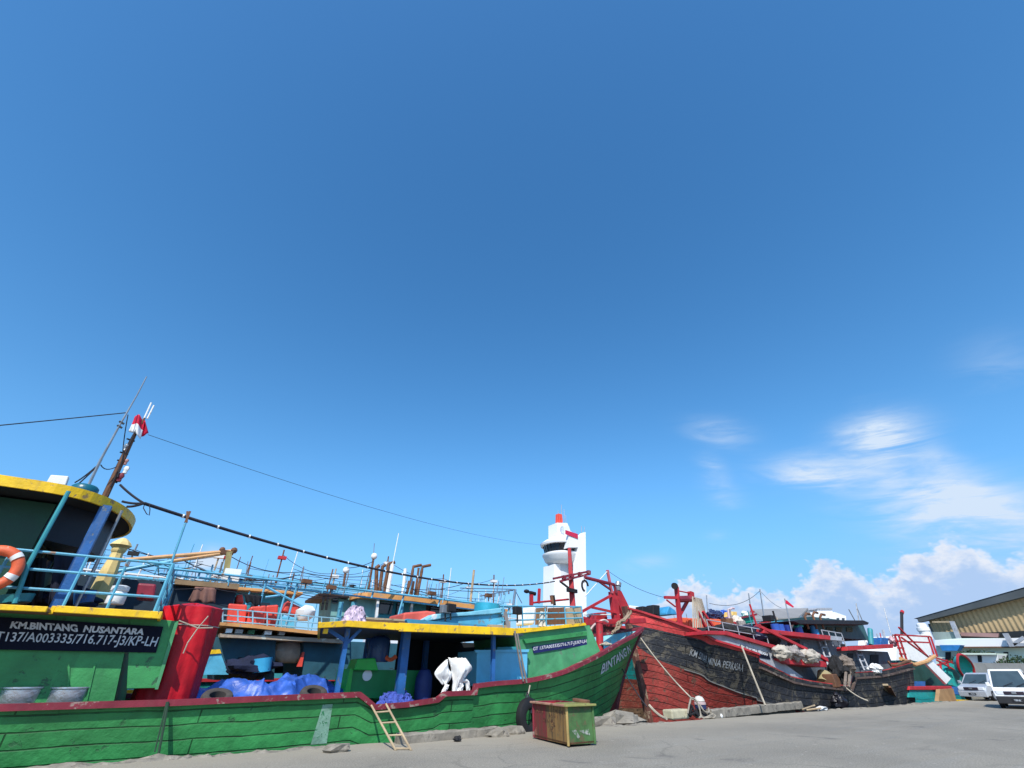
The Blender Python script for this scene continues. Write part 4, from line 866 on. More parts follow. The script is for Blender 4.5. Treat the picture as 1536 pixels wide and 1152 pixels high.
def dome_mast(x0, y0, x1, y1, yy, parent, dome=True):
    cyl1('mast', at(x0, y0, yy), at(x1, y1, yy), .06, RUST, parent)
    if dome: mb = MB(); mb.ball(at(x1 + .7, y1 - 1.5, yy), .17, 10); mb.build('satellite_dome', WHITE, parent, smooth=True)
dome_mast(552, 888, 560.5, 836, 24.8, b2); dome_mast(514, 886, 518.5, 857, 25.2, b2); dome_mast(551, 888, 557, 858, 24.9, b2, False)
cyl1('whip_aerial', at(589, 846, 24.2), at(598, 800, 24.2), .022, WHITE, b2); cyl1('whip_aerial', at(560, 838, 24.8), at(561.5, 815, 24.8), .02, STEEL, b2)
for (x, y) in ((460, 872), (497, 881), (648, 890), (733, 893)):
    a = at(x, y, y2 + .1); mb = MB(); mb.box(a, (.42, .2, .16), .3); mb.cyl(a - Vector((0, 0, .08)), a - Vector((0, 0, .3)), .03, n=5); mb.build('deck_floodlight', RUST, b2)
for (x, y) in ((367, 842), (451, 850), (292, 836), (650, 876), (751, 866)):
    cyl1('whip_aerial', at(x, y + 34, 23.6), at(x + 5, y, 23.6), .018, STEEL, b2)
mb = MB()
for (p0, p1, s) in (((345, 834), (450, 858), .25), ((450, 858), (556, 864), .12), ((340, 852), (436, 866), .3), ((436, 866), (520, 876), .1), ((190, 822), (270, 838), .1), ((270, 838), (450, 862), .5), ((600, 880), (700, 874), .25), ((640, 882), (770, 886), .1), ((420, 880), (520, 895), .2), ((520, 852), (560, 842), .08)):
    mb.tube(sag(at(*p0, 23.9), at(*p1, 23.9), s, 8), .016, 4)
mb.build('rigging_wire', DROPE, b2, weld=False)
rq = random.Random(12)
for k in range(40):
    x = rq.uniform(262, 765); y = 843 + (x - 262) * .07 + rq.uniform(-8, 26); yb_ = 872 + (x - 262) * .08; Yk = y2 + rq.uniform(0, 3); cyl1('thin_pole', at(x - (yb_ - y) * .25, yb_, Yk), at(x, y, Yk), rq.choice([.018, .025, .035]), rq.choice([PB2, STEEL, RUST, RB, PB2]), b2, n=5)
mb = MB()
for k in range(22):
    x = rq.uniform(200, 640); w = rq.uniform(60, 170); y = 838 + (x - 200) * .075 + rq.uniform(0, 34); Yk = y2 + rq.uniform(.2, 3); mb.tube(sag(at(x, y, Yk), at(x + w, y + w * rq.uniform(.05, .2), Yk), rq.uniform(.05, .35), 8), .012, 4)
mb.build('slack_wire', DROPE, b2, weld=False)
for k in range(3):
    a, b = at(300 + k * 25, 866 + k * 5, y2 + 1.2 + k), at(752, 906 + k * 4, y2 + 1.2 + k); cyl1('frame_pipe', a, b, .03, PB2, b2, n=5)
# lamp rig at the right end
mb = MB(); mb.cyl(at(769, 914, 23.4), at(773, 884, 23.4), .07, n=6); mb.cyl(at(773, 884, 23.4), at(720, 894, 23.4), .035, n=6); mb.cyl(at(773, 884, 23.4), at(690, 882, 23.4), .025, n=5); mb.cyl(at(745, 890, 23.4), at(748, 872, 23.4), .03, n=5); mb.cyl(at(773, 886, 23.4), at(783, 905, 23.4), .025, n=5)
for k in range(6): a = at(728 + k * 7, 893.5 - k * 1.3, 23.4); mb.cyl(a, a - Vector((0, 0, .14)), .05, n=6)
mb.build('lamp_rig', P('blue_grey_steel', (.14, .2, .28), .5, .3), b2, smooth=True)
# derrick with two tan booms
mb = MB(); mb.bar(at(336, 880, 23.8), at(344, 828, 23.8), .22); mb.build('derrick_post', P('mossy_tan_paint', (.3, .25, .1), .7, .3, wear=.3, wearcol=(.12, .09, .05)), b2)
cyl1('derrick_boom', at(176, 841, 23.8), at(346, 827, 23.8), .08, TAN, b2); cyl1('derrick_boom', at(336, 830, 23.8), at(256, 842, 23.8), .075, TAN, b2); cyl1('derrick_boom', at(256, 842, 23.8), at(170, 858, 23.8), .075, CYAN, b2)
mb = MB(); c = at(340, 829, 23.8); mb.box(c, (.5, .2, .16), .2); mb.ball(c + Vector((.25, 0, .12)), .14, 8); mb.ball(c - Vector((.2, 0, -.1)), .12, 8); mb.build('boom_block', RUST, b2, weld=False)
mb = MB(); mb.prism([at(x, y, 23.2) for x, y in ((262, 869), (330, 874), (360, 876), (357, 884), (262, 876))], (0, 3.5, 0)); mb.build('aft_roof', P('brown_roof_edge', (.26, .17, .09), .7, .25, wear=.3, wearcol=(.1, .07, .05)), b2)
mb = MB(); mb.box2(at(331, 875, 23.4), at(356, 864, 25.2)); mb.build('roof_box', WHITE, b2)
# loose things on the cyan boat
def crate_box(name, px, Y, d, mat, label, cat, group=None, bevel=.06):
    return MB().prism([at(x, y, Y) for x, y in px], (0, d, 0)).build(name, mat, None, bevel=bevel, label=label, cat=cat, group=group)
crate_box('fish_box', [(340, 934), (343, 905), (371, 907), (368, 937)], 23.4, 1.3, SALMON, 'red fish box nearest the red tarpaulin bundle, behind the cyan railing', 'box', 'red boxes on the cyan boat')
crate_box('fish_box', [(370, 937), (376, 910), (400, 908), (396, 940)], 23.1, 1.2, SALMON, 'large bright red fish box standing under the hanging black cloth', 'box', 'red boxes on the cyan boat')
crate_box('fish_box', [(397, 940), (400, 908), (418, 907), (414, 942)], 24.2, 1.2, SALMON, 'red fish box in shade just right of the largest red one', 'box', 'red boxes on the cyan boat')
crate_box('fish_box', [(424, 917), (431, 901), (453, 911), (447, 924)], 23.8, .9, SALMON, 'red fish box lying tilted on top of the cyan tarpaulin pile', 'box', 'red boxes on the cyan boat')
crate_box('storage_bin', [(353, 905), (355, 892), (364, 891), (366, 905)], 24.4, .8, SALMON, 'small red bin with rounded top behind the red boxes', 'bin')
crate_box('tarp_bundle', [(417, 942), (419, 924), (446, 926), (444, 944)], 23.3, .8, CYAN, 'cyan tarpaulin pile beside the red boxes at the railing', 'tarpaulin')
mb = MB(); mb.ball(at(458, 920, 23.4), .35, 10, (1.2, 1, .9), .3, 3); mb.build('plastic_sack', CLOTHW, smooth=True, label='crumpled white plastic sack behind the railing, right of the tilted red box', cat='sack')
def hang(name, px, Y, mat, label, n=10, amp=.06):
    a, b, c, d = [at(x, y, Y) for x, y in px]
    fn = quad(a, b, c, d); mb = MB()
    mb.grid(lambda u, v: fn(u, v) + Vector((0, amp * math.sin(u * 19 + v * 2) * (1.2 - v) + .04 * math.sin(u * 7), -.05 * math.sin(u * 12) * (1 - v))), 24, 6)
    o = mb.build(name, mat, smooth=True, label=label, cat='cloth'); s_ = o.modifiers.new('thick', 'SOLIDIFY'); s_.thickness = .012; return o
hang('hanging_cloth', [(282, 901), (322, 906), (325, 882), (293, 880)], 22.9, CLOTHB, 'brown cloth hung to dry above the red tarpaulin bundle')
hang('hanging_cloth', [(368, 901), (390, 911), (393, 894), (367, 891)], 22.7, P('black_cloth', (.01, .01, .015), .9, .3), 'black cloth hung on a line above the red fish boxes')
cyl1('clothes_line', at(262, 884, 22.9), at(330, 882, 22.9), .012, DROPE, None, label='thin line carrying the brown drying cloth', cat='line'); 
mb = MB(); mb.ball(at(432, 977, 24.2), .62, 12, (1.3, .7, .75), .2, 5); mb.build('white_sack', P('cream_sack', (.62, .58, .5), .8, .15, scale=4), smooth=True, label='bulging cream sack in the doorway of the cyan boat', cat='sack')
mb = MB(); mb.ball(at(375, 1001, 22.9), .62, 30, (1.5, .8, .62), .45, 2); mb.build('net_heap', P('dark_blue_net', (.012, .018, .05), .9, .4, bump=.8), smooth=True, label='dark blue net heap in the shade of the cyan boat', cat='net')
mb = MB(); mb.cyl(at(392, 1008, 22.6), at(395, 987, 22.6), .33, n=14); mb.build('blue_drum', P('sky_blue_plastic', (.05, .38, .65), .4, .15), smooth=True, label='light blue drum beside the dark net heap', cat='drum')
# pale yellow ventilation cowl seen under the wheelhouse roof
mb = MB(); yv = 22.6
x = at(176, 830, yv).x; z = lambda y: at(176, y, yv).z
vt = thing('ventilation_cowl', 'pale yellow ventilation tower with flared cap behind the blue railing', 'ventilator', (x, yv, z(908)))
mb.lathe([(.3, z(908)), (.27, z(860)), (.2, z(838)), (.18, z(828))], (x, yv, 0), 8); mb.build('shaft', P('cream_yellow_paint', (.72, .55, .22), .6, .2, wear=.15), vt)
MB().lathe([(.2, z(829)), (.23, z(826)), (.24, z(822)), (.35, z(818)), (.27, z(813)), (.14, z(808)), (.05, z(806))], (x, yv, 0), 8).build('cap', MATS['cream_yellow_paint'], vt)
# ---- red boat with turquoise strake, behind the bows
b4 = thing('fishing_boat', 'red fishing boat with turquoise strake and bow gallows between the green and black bows', 'fishing boat', (36, 29, -1.1))
px4 = [(960, 945, 24.8), (945, 943, 25.2), (925, 941, 25.9), (905, 937, 26.9), (888, 931, 28), (877, 928, 28.6)]
G4 = [Vector((50, 24.7, 2.2)), Vector((40, 24.7, 2.4))] + catmull([at(*q) for q in px4], 3)
xb4 = at(885, 1040, 28.6).x; W4 = []
for p in G4:
    f = max(0, min(1, (36 - p.x) / (36 - G4[-1].x))); W4.append(Vector((p.x if p.x > 36 else 36 - f * (36 - xb4), 28.62 - max(.01, 3.2 * (1 - f ** 1.8)), -1.5)))
H4 = Hull(G4, W4, 28.62, [.9 + .9 * max(0, min(1, (36 - p.x) / 10)) for p in G4])
H4.mesh([lambda t: .2, lambda t: .50, lambda t: .8], [3, 4, 4, 4]).build('hull', [RDH, TQH, RDH, BRH], b4, smooth=True)
mb = MB(); sweep_rail([p + Vector((0, 0, .05)) for p in G4], .25, .16, mb); mb.build('gunwale_rail', RED, b4)
mb = MB(); sweep_rail([H4.pt(i, 0, True) + Vector((0, 0, .05)) for i in range(len(G4))], .25, .16, mb); mb.build('gunwale_rail', RED, b4)
mb = MB(); a = [H4.pt(i, .18) for i in range(len(G4))]; b = [H4.pt(i, .18, True) for i in range(len(G4))]; n = len(a)
mb._add(a + b, [(i, i + 1, n + i + 1, n + i) for i in range(n - 1)]); mb.build('deck', WOOD, b4)
# gallows over the bow
yg = 25.6
mb = MB(); mb.prism([at(x, y, yg) for x, y in ((917, 887), (926, 886), (932, 940), (924, 940))], (0, .35, 0)); mb.build('gallows_plate', RED, b4, bevel=.02)
mb = MB(); mb.prism([at(x, y, yg + .1) for x, y in ((927, 886), (932, 886), (940, 902), (955, 934), (948, 936), (938, 930), (928, 905))], (0, .5, 0)); mb.build('gallows_plate', RED, b4, bevel=.02)
mb = MB(); mb.tube([at(877, 866, yg), at(921, 877, yg), at(924, 890, yg)], .12, 8); mb.build('davit_arm', DRED, b4, smooth=True); bar1('davit_brace', at(898, 872, yg), at(918, 886, yg), .12, DRED, b4)
bar1('gallows_mast', at(911, 855, yg), at(918, 890, yg), .16, P('faded_pink_paint', (.5, .12, .14), .6, .3, wear=.3, wearcol=(.45, .3, .28)), b4); bar1('gallows_brace', at(917, 893, yg), at(872, 918, yg), .16, RED, b4); bar1('gallows_brace', at(888, 911, yg), at(924, 919, yg), .14, RED, b4)
mb = MB(); c = at(927, 879, yg + .2); mb.cyl(c - Vector((0, 0, .3)), c, .16, n=10); mb.cyl(c, c + Vector((.1, 0, .25)), .22, n=10); mb.build('searchlight', STEEL, b4)
tube1('stay', [at(911, 857, yg), at(878, 894, yg)], .03, WHITE, b4); tube1('stay', sag(at(913, 857, yg), at(1000, 897, 20.6), .25, 10), .014, DROPE, b4)
tube1('davit_chain', [at(876.5, 867, yg), at(876, 874, yg)], .04, STEEL, b4)
mb = MB(); c = at(877.5, 879, yg); mb.tube([c + Vector((.28 * math.cos(t), 0, .36 * math.sin(t))) for t in [i * .55 for i in range(9)]], .07, 6); mb.build('davit_hook', BLACK, b4, smooth=True)
for k, (x0, y0, x1, y1) in enumerate(((876, 922, 940, 922), (880, 932, 935, 931))): cyl1('pipe_rail', at(x0, y0, 26), at(x1, y1, 26), .04, WHITE, b4)
crate_box('winch_housing', [(893, 932), (895, 919), (910, 918), (912, 932)], 26.5, .8, RED, 'red winch housing behind the white pipe rails of the bow gallows', 'winch', bevel=.04)
# heavy red post and yard in front of the tower (second red boat farther out)
b5 = thing('fishing_boat', 'outer red fishing boat with a tall red mast rising before the white tower', 'fishing boat', (30, 36, -1.1))
simple_hull(b5, 46, 20.5, 36, 3.2, 3.6, 1.6, [RDH], [])
ym = 34.4
mb = MB(); mb.cyl(at(859.5, 918, ym), at(854, 822, ym), .37, .22, 4); mb.build('mast', RED, b5, bevel=.05)
bar1('mast_yard', at(830, 868, ym - .3), at(884, 857, ym - .3), .18, DRED, b5); bar1('mast_yard', at(840, 872, ym - .3), at(884, 861, ym - .3), .18, DRED, b5)
mb = MB()
for x in (846, 858, 870, 883): y = 866.5 - (x - 836) * .205; mb.bar(at(x, y - 1, ym - .3), at(x, y + 5, ym - .3), .3)
mb.build('yard_web', DRED, b5)
bar1('mast_bracket', at(840, 872, ym - .3), at(853, 882, ym - .3), .14, BLACK, b5); mb = MB(); mb.box(at(858, 886, ym - .4), (1.3, .35, .3), .3); mb.build('mast_winch', BLACK, b5)
for (x0, y0, x1, y1, w) in ((797, 908, 797, 892, .26), (808, 905, 809, 883, .2), (832, 908, 830, 893, .18)): bar1('deck_post', at(x0, y0, ym), at(x1, y1, ym), w, RED if x0 != 832 else BLACK, b5)
cyl1('deck_rail', at(800, 904, ym), at(853, 899, ym), .08, RED, b5)
mb = MB(); mb.ball(at(790, 887, ym), .24, 8, (1.3, .8, .7)); mb.cyl(at(795, 889, ym), at(803, 891, ym), .16, n=6); mb.build('searchlight', BLACK, b5, weld=False)
cyl1('steel_stack', at(829, 906, ym), at(827, 893, ym), .15, RUST, b5)
# ---- farther boats: only roofs, masts and wires show above the ones in front
def far_boat(label, xc, yc, L, roof_z, wall, roof, masts, hullm, seed):
    rnd = random.Random(seed); t = thing('fishing_boat', label, 'fishing boat', (xc, yc, -1.1))
    simple_hull(t, xc + L / 2, xc - L / 2, yc, 2.9, 3.0, 1.3, [hullm], [], rail=rnd.choice([RED, BLUE, YEL]))
    box1('house_wall', (xc - L * .38, yc - 2.2, .8), (xc - L * .02, yc + 2.2, roof_z - 1.9), wall, t)
    box1('wheelhouse_wall', (xc - L * .34, yc - 1.9, roof_z - 1.9), (xc - L * .12, yc + 1.9, roof_z), wall, t)
    box1('wheelhouse_roof', (xc - L * .37, yc - 2.4, roof_z), (xc - L * .09, yc + 2.4, roof_z + .16), roof, t, bevel=.03); box1('upper_deck', (xc - L * .4, yc - 2.6, roof_z - 2.0), (xc + L * .02, yc + 2.6, roof_z - 1.86), roof, t, bevel=.03)
    for i in range(3): x = xc - L * .32 + i * L * .06; box1('window', (x, yc - 1.95, roof_z - 1.2), (x + L * .04, yc - 1.88, roof_z - .5), GLASS, t)
    top = []
    fr = MB(); z_ = roof_z + .9; ya, yb_ = yc - 2.3, yc + 2.3
    for yy in (ya, yb_):
        fr.cyl((xc - L * .42, yy, z_), (xc + L * .3, yy, z_ - .3), .05, n=5)
        for i in range(8): x = xc - L * .42 + L * .72 * i / 7; zz = z_ - .3 * i / 7; fr.cyl((x, yy, zz - 2.4), (x, yy, zz), .045, n=5)
    for i in range(0, 8, 2): x = xc - L * .42 + L * .72 * i / 7; fr.cyl((x, ya, z_ - .3 * i / 7), (x, yb_, z_ - .3 * i / 7), .04, n=5)
    fr.build('pipe_frame', rnd.choice([PB2, RB, WHITE]), t, smooth=True)
    for i in range(17):
        x = xc - L * .45 + L * .9 * rnd.random(); h_ = roof_z + rnd.uniform(.8, 3.2); yy = yc + rnd.uniform(-2.2, 2); cyl1('thin_pole', (x, yy, roof_z - 1.5), (x + rnd.uniform(-.25, .25), yy, h_), rnd.choice([.02, .03, .045]), rnd.choice([STEEL, RUST, PB2, WHITE]), t, n=5)
    wr = MB()
    for i in range(11):
        x0 = xc - L * .42 + L * .4 * rnd.random(); x1 = x0 + L * rnd.uniform(.2, .42); wr.tube(sag((x0, yc - 1 + i * .3, roof_z + rnd.uniform(.4, 2)), (x1, yc - 1 + i * .3, roof_z + rnd.uniform(.4, 2)), rnd.uniform(.1, .5), 8), .014, 4)
    wr.build('slack_wire', DROPE, t, weld=False)
    for i in range(4):
        x = xc - L * .4 + L * .7 * rnd.random(); a = Vector((x, yc - 2.2, z_ - .2)); mb = MB(); mb.box(a, (.45, .3, .25), rnd.random()); mb.build('floodlight', rnd.choice([RUST, WHITE, BLACK, STEEL]), t)
    for (x, h) in masts: cyl1('mast', (x, yc - .5, roof_z - 1), (x, yc - .5, h), .05, rnd.choice([RUST, STEEL, PALEW]), t, n=6); top.append((x, h)); mb = MB(); mb.box((x, yc - .5, h - .5), (.5, .3, .18)); mb.build('mast_fitting', rnd.choice([WHITE, BLACK, RED]), t)
    mb = MB()
    for (xa, ha), (xb2, hb2) in zip(top[:-1], top[1:]): mb.tube(sag((xa, yc - .5, ha - .3), (xb2, yc - .5, hb2 - .3), .4, 8), .015, 4)
    if len(top) > 1: mb.build('rigging_wire', DROPE, t, weld=False)
    return t
far_boat('farther blue fishing boat, only masts and wires show above the cyan boat at left', -8, 33, 24, 5.2, CYAN, WHITE, [(-12.5, 7.3), (-8, 8.2), (-3.5, 7.6), (.5, 7.9)], CYH, 1)
far_boat('farther teal fishing boat, its masts show left of the exhaust stacks', 7.5, 34, 23, 5.6, TEAL, TANF, [(4, 8.4), (7.5, 7.6), (11, 8.8), (15.5, 8.0), (20, 8.4)], TQH, 2)
far_boat('outermost white fishing boat with masts showing behind the lamp rig', 22, 44, 24, 5.6, WHITE, BLUE, [(14, 9.0), (18, 8.0), (23, 9.4), (28, 8.2)], CYH, 3)
far_boat('outermost red and white fishing boat beyond the brown drying cloth', -4, 41, 22, 6.2, WHITE, RED, [(-10, 9.2), (-5, 8.6), (1, 9.3)], RDH, 4)
far_boat('farther blue and white fishing boat beyond the orange boxes of the black boat', 58, 43, 26, 5.4, WHITE, BLUE, [(48, 8.4), (54, 7.6), (60, 8.8), (66, 7.6)], CYH, 5)
far_boat('farther red fishing boat showing behind the black roof, with thin masts', 66, 35, 24, 5.4, GREYP, RED, [(57, 8.4), (62, 7.6), (68, 8.2), (74, 7.4)], RDH, 6)
far_boat('distant blue fishing boat with white roof, right of the red bow gallows', 54, 52, 26, 5.6, BLUE, WHITE, [(40, 9.0), (46, 8.6), (52, 9.2)], CYH, 7)
# ---- turquoise boat at the far end of the quay
b6 = thing('fishing_boat', 'turquoise and red fishing boat with red lattice frames at the far end of the quay', 'fishing boat', (56, 18.5, -1.1))
Y6 = 17.2
mb = MB(); mb.prism([at(x, y, Y6) for x, y in ((1364, 1046), (1364, 1034), (1428, 1034), (1432, 1046))], (0, 5, 0)); mb.build('hull', TQH, b6)
mb.uv = None
poly1('red_strake', [(1364, 1035), (1364, 1029.5), (1427, 1029), (1430, 1035)], Y6 - .12, 5.2, RED, b6, bevel=.03)
poly1('inner_bulwark', [(1364, 1030), (1364, 1022), (1388, 1022), (1388, 1030)], Y6 + .1, .3, BLUE, b6)
poly1('shade_house', [(1364, 1030), (1366, 990), (1392, 996), (1424, 1028)], Y6 + 1.2, 3, P('dark_green_wall', (.012, .06, .05), .7, .3), b6)
poly1('plywood_sheet', [(1408, 1052), (1410, 1034), (1430, 1033), (1435, 1052)], Y6 - .5, .25, P('bare_plywood', (.36, .22, .11), .8, .2, streak=.3), b6)
mb = MB(); mb.prism([at(1388, 994, Y6), at(1397, 989.5, Y6), at(1427, 1018, Y6), at(1420, 1026.5, Y6)], (0, .2, 0)); mb.build('white_ramp', WHITE, b6, bevel=.03)
mb = MB()
for (x0, y0, x1, y1) in ((1343, 952, 1395, 955), (1396, 955, 1406, 985), (1392, 955, 1402, 985), (1348, 941, 1395, 988), (1350, 962, 1394, 964), (1352, 956, 1392, 985), (1405, 990, 1430, 1004), (1410, 992, 1412, 1008), (1420, 990, 1424, 1003), (1395, 984, 1440, 998)): mb.bar(at(x0, y0, Y6 + .8), at(x1, y1, Y6 + .8), .11)
mb.build('lattice_frame', RED, b6, weld=False)
mb = MB(); mb.tube([at(1351, 988, Y6), at(1372, 997, Y6), at(1390, 992, Y6), at(1402, 984, Y6)], .13, 7); mb.build('bent_rail', TAN, b6, smooth=True)
poly1('turquoise_cabin', [(1420, 1026), (1418, 1002), (1428, 999), (1450, 1004), (1452, 1014), (1440, 1016), (1436, 1030)], Y6 + 1.2, 3, TURQ, b6)
poly1('blue_tank', [(1430, 1042), (1428, 1030), (1444, 1030), (1447, 1043)], Y6 + .3, 1.2, BLUE, b6, bevel=.04)
poly1('yellow_mat', [(1434, 1052), (1434, 1049), (1456, 1050), (1456, 1052)], Y6 - .4, .8, YEL, b6)
sk = thing('skiff', 'small turquoise skiff with a red rim tilted on the turquoise boat', 'skiff', at(1450, 1010, Y6 + .2))
c = at(1449, 1001.5, Y6 + .2); ax = (at(1462, 1010, Y6 + .2) - at(1437, 993, Y6 + .2)); 
ux = ax.normalized(); uz = Vector((0, -.35, 1)).normalized(); L_ = ax.length / 2
mb = MB(); mb.grid(lambda u, v: c + ux * (L_ * (2 * u - 1)) + (uz * math.cos(math.pi * v) + ux.cross(uz) * (-.8 * math.sin(math.pi * v))) * (.95 * max(.02, math.sin(math.pi * min(1, max(0, u)))) ** .6), 16, 8); mb.build('skiff_hull', TURQ, sk, smooth=True)
mb = MB(); mb.tube([c + ux * (L_ * math.cos(a)) + uz * (.9 * abs(math.sin(a)) ** .6 * (1 if math.sin(a) > 0 else -1)) for a in [2 * math.pi * i / 28 for i in range(28)]], .1, 6, closed=True); mb.build('rim', RED, sk, smooth=True)
# white deckhouse of a boat beyond
b7 = thing('fishing_boat', 'white fishing boat with tall white deckhouse beyond the turquoise boat', 'fishing boat', (66, 27, -1.1))
simple_hull(b7, 90, 63, 27, 3, 3.2, 1.5, [TQH], [])
poly1('deckhouse', [(1343, 1000), (1345, 954), (1395, 951), (1399, 1000)], 25, 4, WHITE, b7, bevel=.05)
mb = MB(); c = at(1388, 951, 26); mb.lathe([(.6, -.6), (.6, .3), (.7, .35), (.7, .7), (.55, .75), (.55, 1.1), (.3, 1.25)], c, 12); mb.build('funnel', WHITE, b7, smooth=True)
cyl1('mast', at(1353, 955, 25.5), at(1352.5, 919, 25.5), .16, BLACK, b7); cyl1('mast_light', at(1352.5, 920, 25.5), at(1353.5, 917, 25.5), .2, RED, b7)
for x, y0, y1 in ((1326, 912, 950), (1284, 908, 932), (1273, 914, 932)): cyl1('whip_aerial', at(x + 10, y1, 26), at(x, y0, 26), .05, STEEL, b7)
# ================================================================ THINGS ON THE GREEN BOAT
def crumple(p00, p10, p11, p01, nu, nv, hgt, seed, mat, name, label, cat, prof=lambda u, v: math.sin(math.pi * u) ** .5 * math.sin(math.pi * v) ** .6, fold=.22, freq=1.3, skirt=True, crease=False):
    fn = quad(p00, p10, p11, p01); mb = MB()
    def f(u, v):
        p = fn(u, v); q = Vector((p.x * freq, p.y * freq, seed * 5.1))
        r = 0; amp = 1.0
        for o in range(4):
            n = noise.noise(q + Vector((noise.noise(q * .7) * .8, 0, 0))); r += amp * ((1 - abs(n) * 3.2) if crease else (1 - abs(n) * 2.2)); q = q * 2.03 + Vector((7, 3, 0)); amp *= (.42 if crease else .5)
        h = prof(u, v)
        return p + Vector((.1 * noise.noise(q * .5), .1 * noise.noise(q * .5 + Vector((9, 0, 0))), hgt * h + fold * r * min(1, h * 1.6)))
    mb.grid(f, nu, nv); return mb.build(name, mat, smooth=True, label=label, cat=cat)
def sackheap(px, py, Y, r, sq, seed, mat, name, label, cat, jit=.5):
    mb = MB(); mb.ball(at(px, py, Y), r, 36, sq, jit, seed); return mb.build(name, mat, smooth=True, label=label, cat=cat)
# blue tarpaulin over the hold
crumple((-.2, 16.5, .4), (5.3, 16.5, .4), (6.6, 20.8, .6), (-.4, 20.8, .6), 150, 90, .7, 2, BTARP, 'tarpaulin', 'large crumpled blue tarpaulin heaped over the hold of the green boat', 'tarpaulin', fold=.3, freq=.5, crease=True)
for (x, y, l) in ((325, 1050, 'old worn tyre on the rail just right of the red bundle'), (470, 1044, 'old worn tyre on the rail near the blue canopy post')):
    c = at(x, y - 2, 16.62); mb = MB(); M = Matrix.Rotation(R(24), 3, 'X')
    mb.lathe([(.2, -.09), (.22, -.11), (.3, -.12), (.36, -.1), (.39, -.05), (.39, .05), (.36, .1), (.3, .12), (.22, .11), (.2, .09)], c, 20, M, True); mb.build('tyre', P('dusty_rubber', (.06, .052, .046), .9, .3, scale=4), smooth=True, label=l, cat='tyre', group='tyres lying on the green boat')
# red tarpaulin bundle
yb = 17.5
tp = thing('tarpaulin_bundle', 'tall red tarpaulin bundle tied with rope, narrowing downwards, beside the name board', 'bundle', (at(262, 1050, yb).x, yb, .2))
tl_, tr_, bl_, br_ = at(246, 912, yb), at(333, 914, yb), at(192, 1062, yb), at(290, 1056, yb)
mb = MB()
def red_fn(u, v):
    a = 2 * math.pi * u; l, r_ = bl_.lerp(tl_, v), br_.lerp(tr_, v); c = (l + r_) / 2; w = (r_ - l).length / 2
    k = 1 + .05 * math.sin(a * 7 + v * 3) * (.5 + .7 * v) + .02 * math.sin(a * 17 + v * 5) + .03 * noise.noise(Vector((math.cos(a) * 2, math.sin(a) * 2, v * 4)))
    return c + Vector((math.cos(a) * w * k, math.sin(a) * min(w, 1.15) * k, 0))
mb.grid(red_fn, 64, 16); mb.build('tarpaulin', RTARP, tp, smooth=True)
mb = MB(); mb.grid(lambda u, v: (tl_ + tr_) / 2 + (red_fn(u, 1) - (tl_ + tr_) / 2) * (1 - v) + Vector((0, 0, .12 * math.sin(v * 1.5) + .03 * math.sin(u * 40) * v)), 64, 4); mb.build('tarpaulin_top', RTARP, tp, smooth=True)
mb = MB(); mb.tube([red_fn(i / 40, .8) + (red_fn(i / 40, .8) - (bl_.lerp(tl_, .8) + br_.lerp(tr_, .8)) / 2).normalized() * .02 for i in range(40)], .015, 5, closed=True); mb.build('rope_lashing', ROPE, tp)
k = at(297, 942, yb - 1.2); mb = MB(); mb.tube([k + Vector((.15, 0, .3)), k, k + Vector((-.12, -.02, -.35)), k + Vector((-.14, -.02, -.6))], .016, 5); mb.tube([k + Vector((-.5, .02, .16)), k, k + Vector((.35, 0, .02))], .016, 5); mb.build('rope_end', ROPE, tp, weld=False)
# galvanised tubs
for (x0, x1, l) in ((-8, 69, 'galvanised tub at the left edge, on the rail of the green boat'), (68, 140, 'galvanised tub on the rail beside the green wall, right one of two')):
    a, b, c0 = at(x0, 1031, 16.3), at(x1, 1031, 16.3), at((x0 + x1) / 2, 1062, 16.3)
    r = (b - a).length / 2; zz = a.z; cx_ = (a.x + b.x) / 2; mb = MB()
    mb.lathe([(.02, c0.z - .1), (r * .93, c0.z - .1), (r * .95, c0.z - .08), (r * .97, zz - .05), (r * 1.03, zz - .03), (r * 1.03, zz), (r * .97, zz), (r * .95, zz - .05), (r * .84, c0.z - .06), (.02, c0.z - .06)], (cx_, 16.75, 0), 32); mb.build('metal_tub', ALU, smooth=True, label=l, cat='tub', group='galvanised tubs on the green boat')
# life ring
lr = thing('life_ring', 'orange life ring with white bands hung on the blue upper railing, left edge', 'life ring', at(4, 890, 15.7))
c = at(-11, 853, 15.6); mb = MB(); rr_ = .4
ring = [c + Vector((rr_ * math.cos(a), .02 * math.cos(a), rr_ * math.sin(a))) for a in [2 * math.pi * i / 40 for i in range(40)]]
mb.tube(ring, .115, 10, closed=True); mb.build('ring', ORANGE, lr, smooth=True)
for a in (R(45), R(135), R(225), R(-20)):
    mb = MB(); mb.tube([c + Vector((rr_ * math.cos(a + d), 0, rr_ * math.sin(a + d))) for d in (-.13, -.04, .04, .13)], .121, 10); mb.build('band', WHITE, lr, smooth=True)
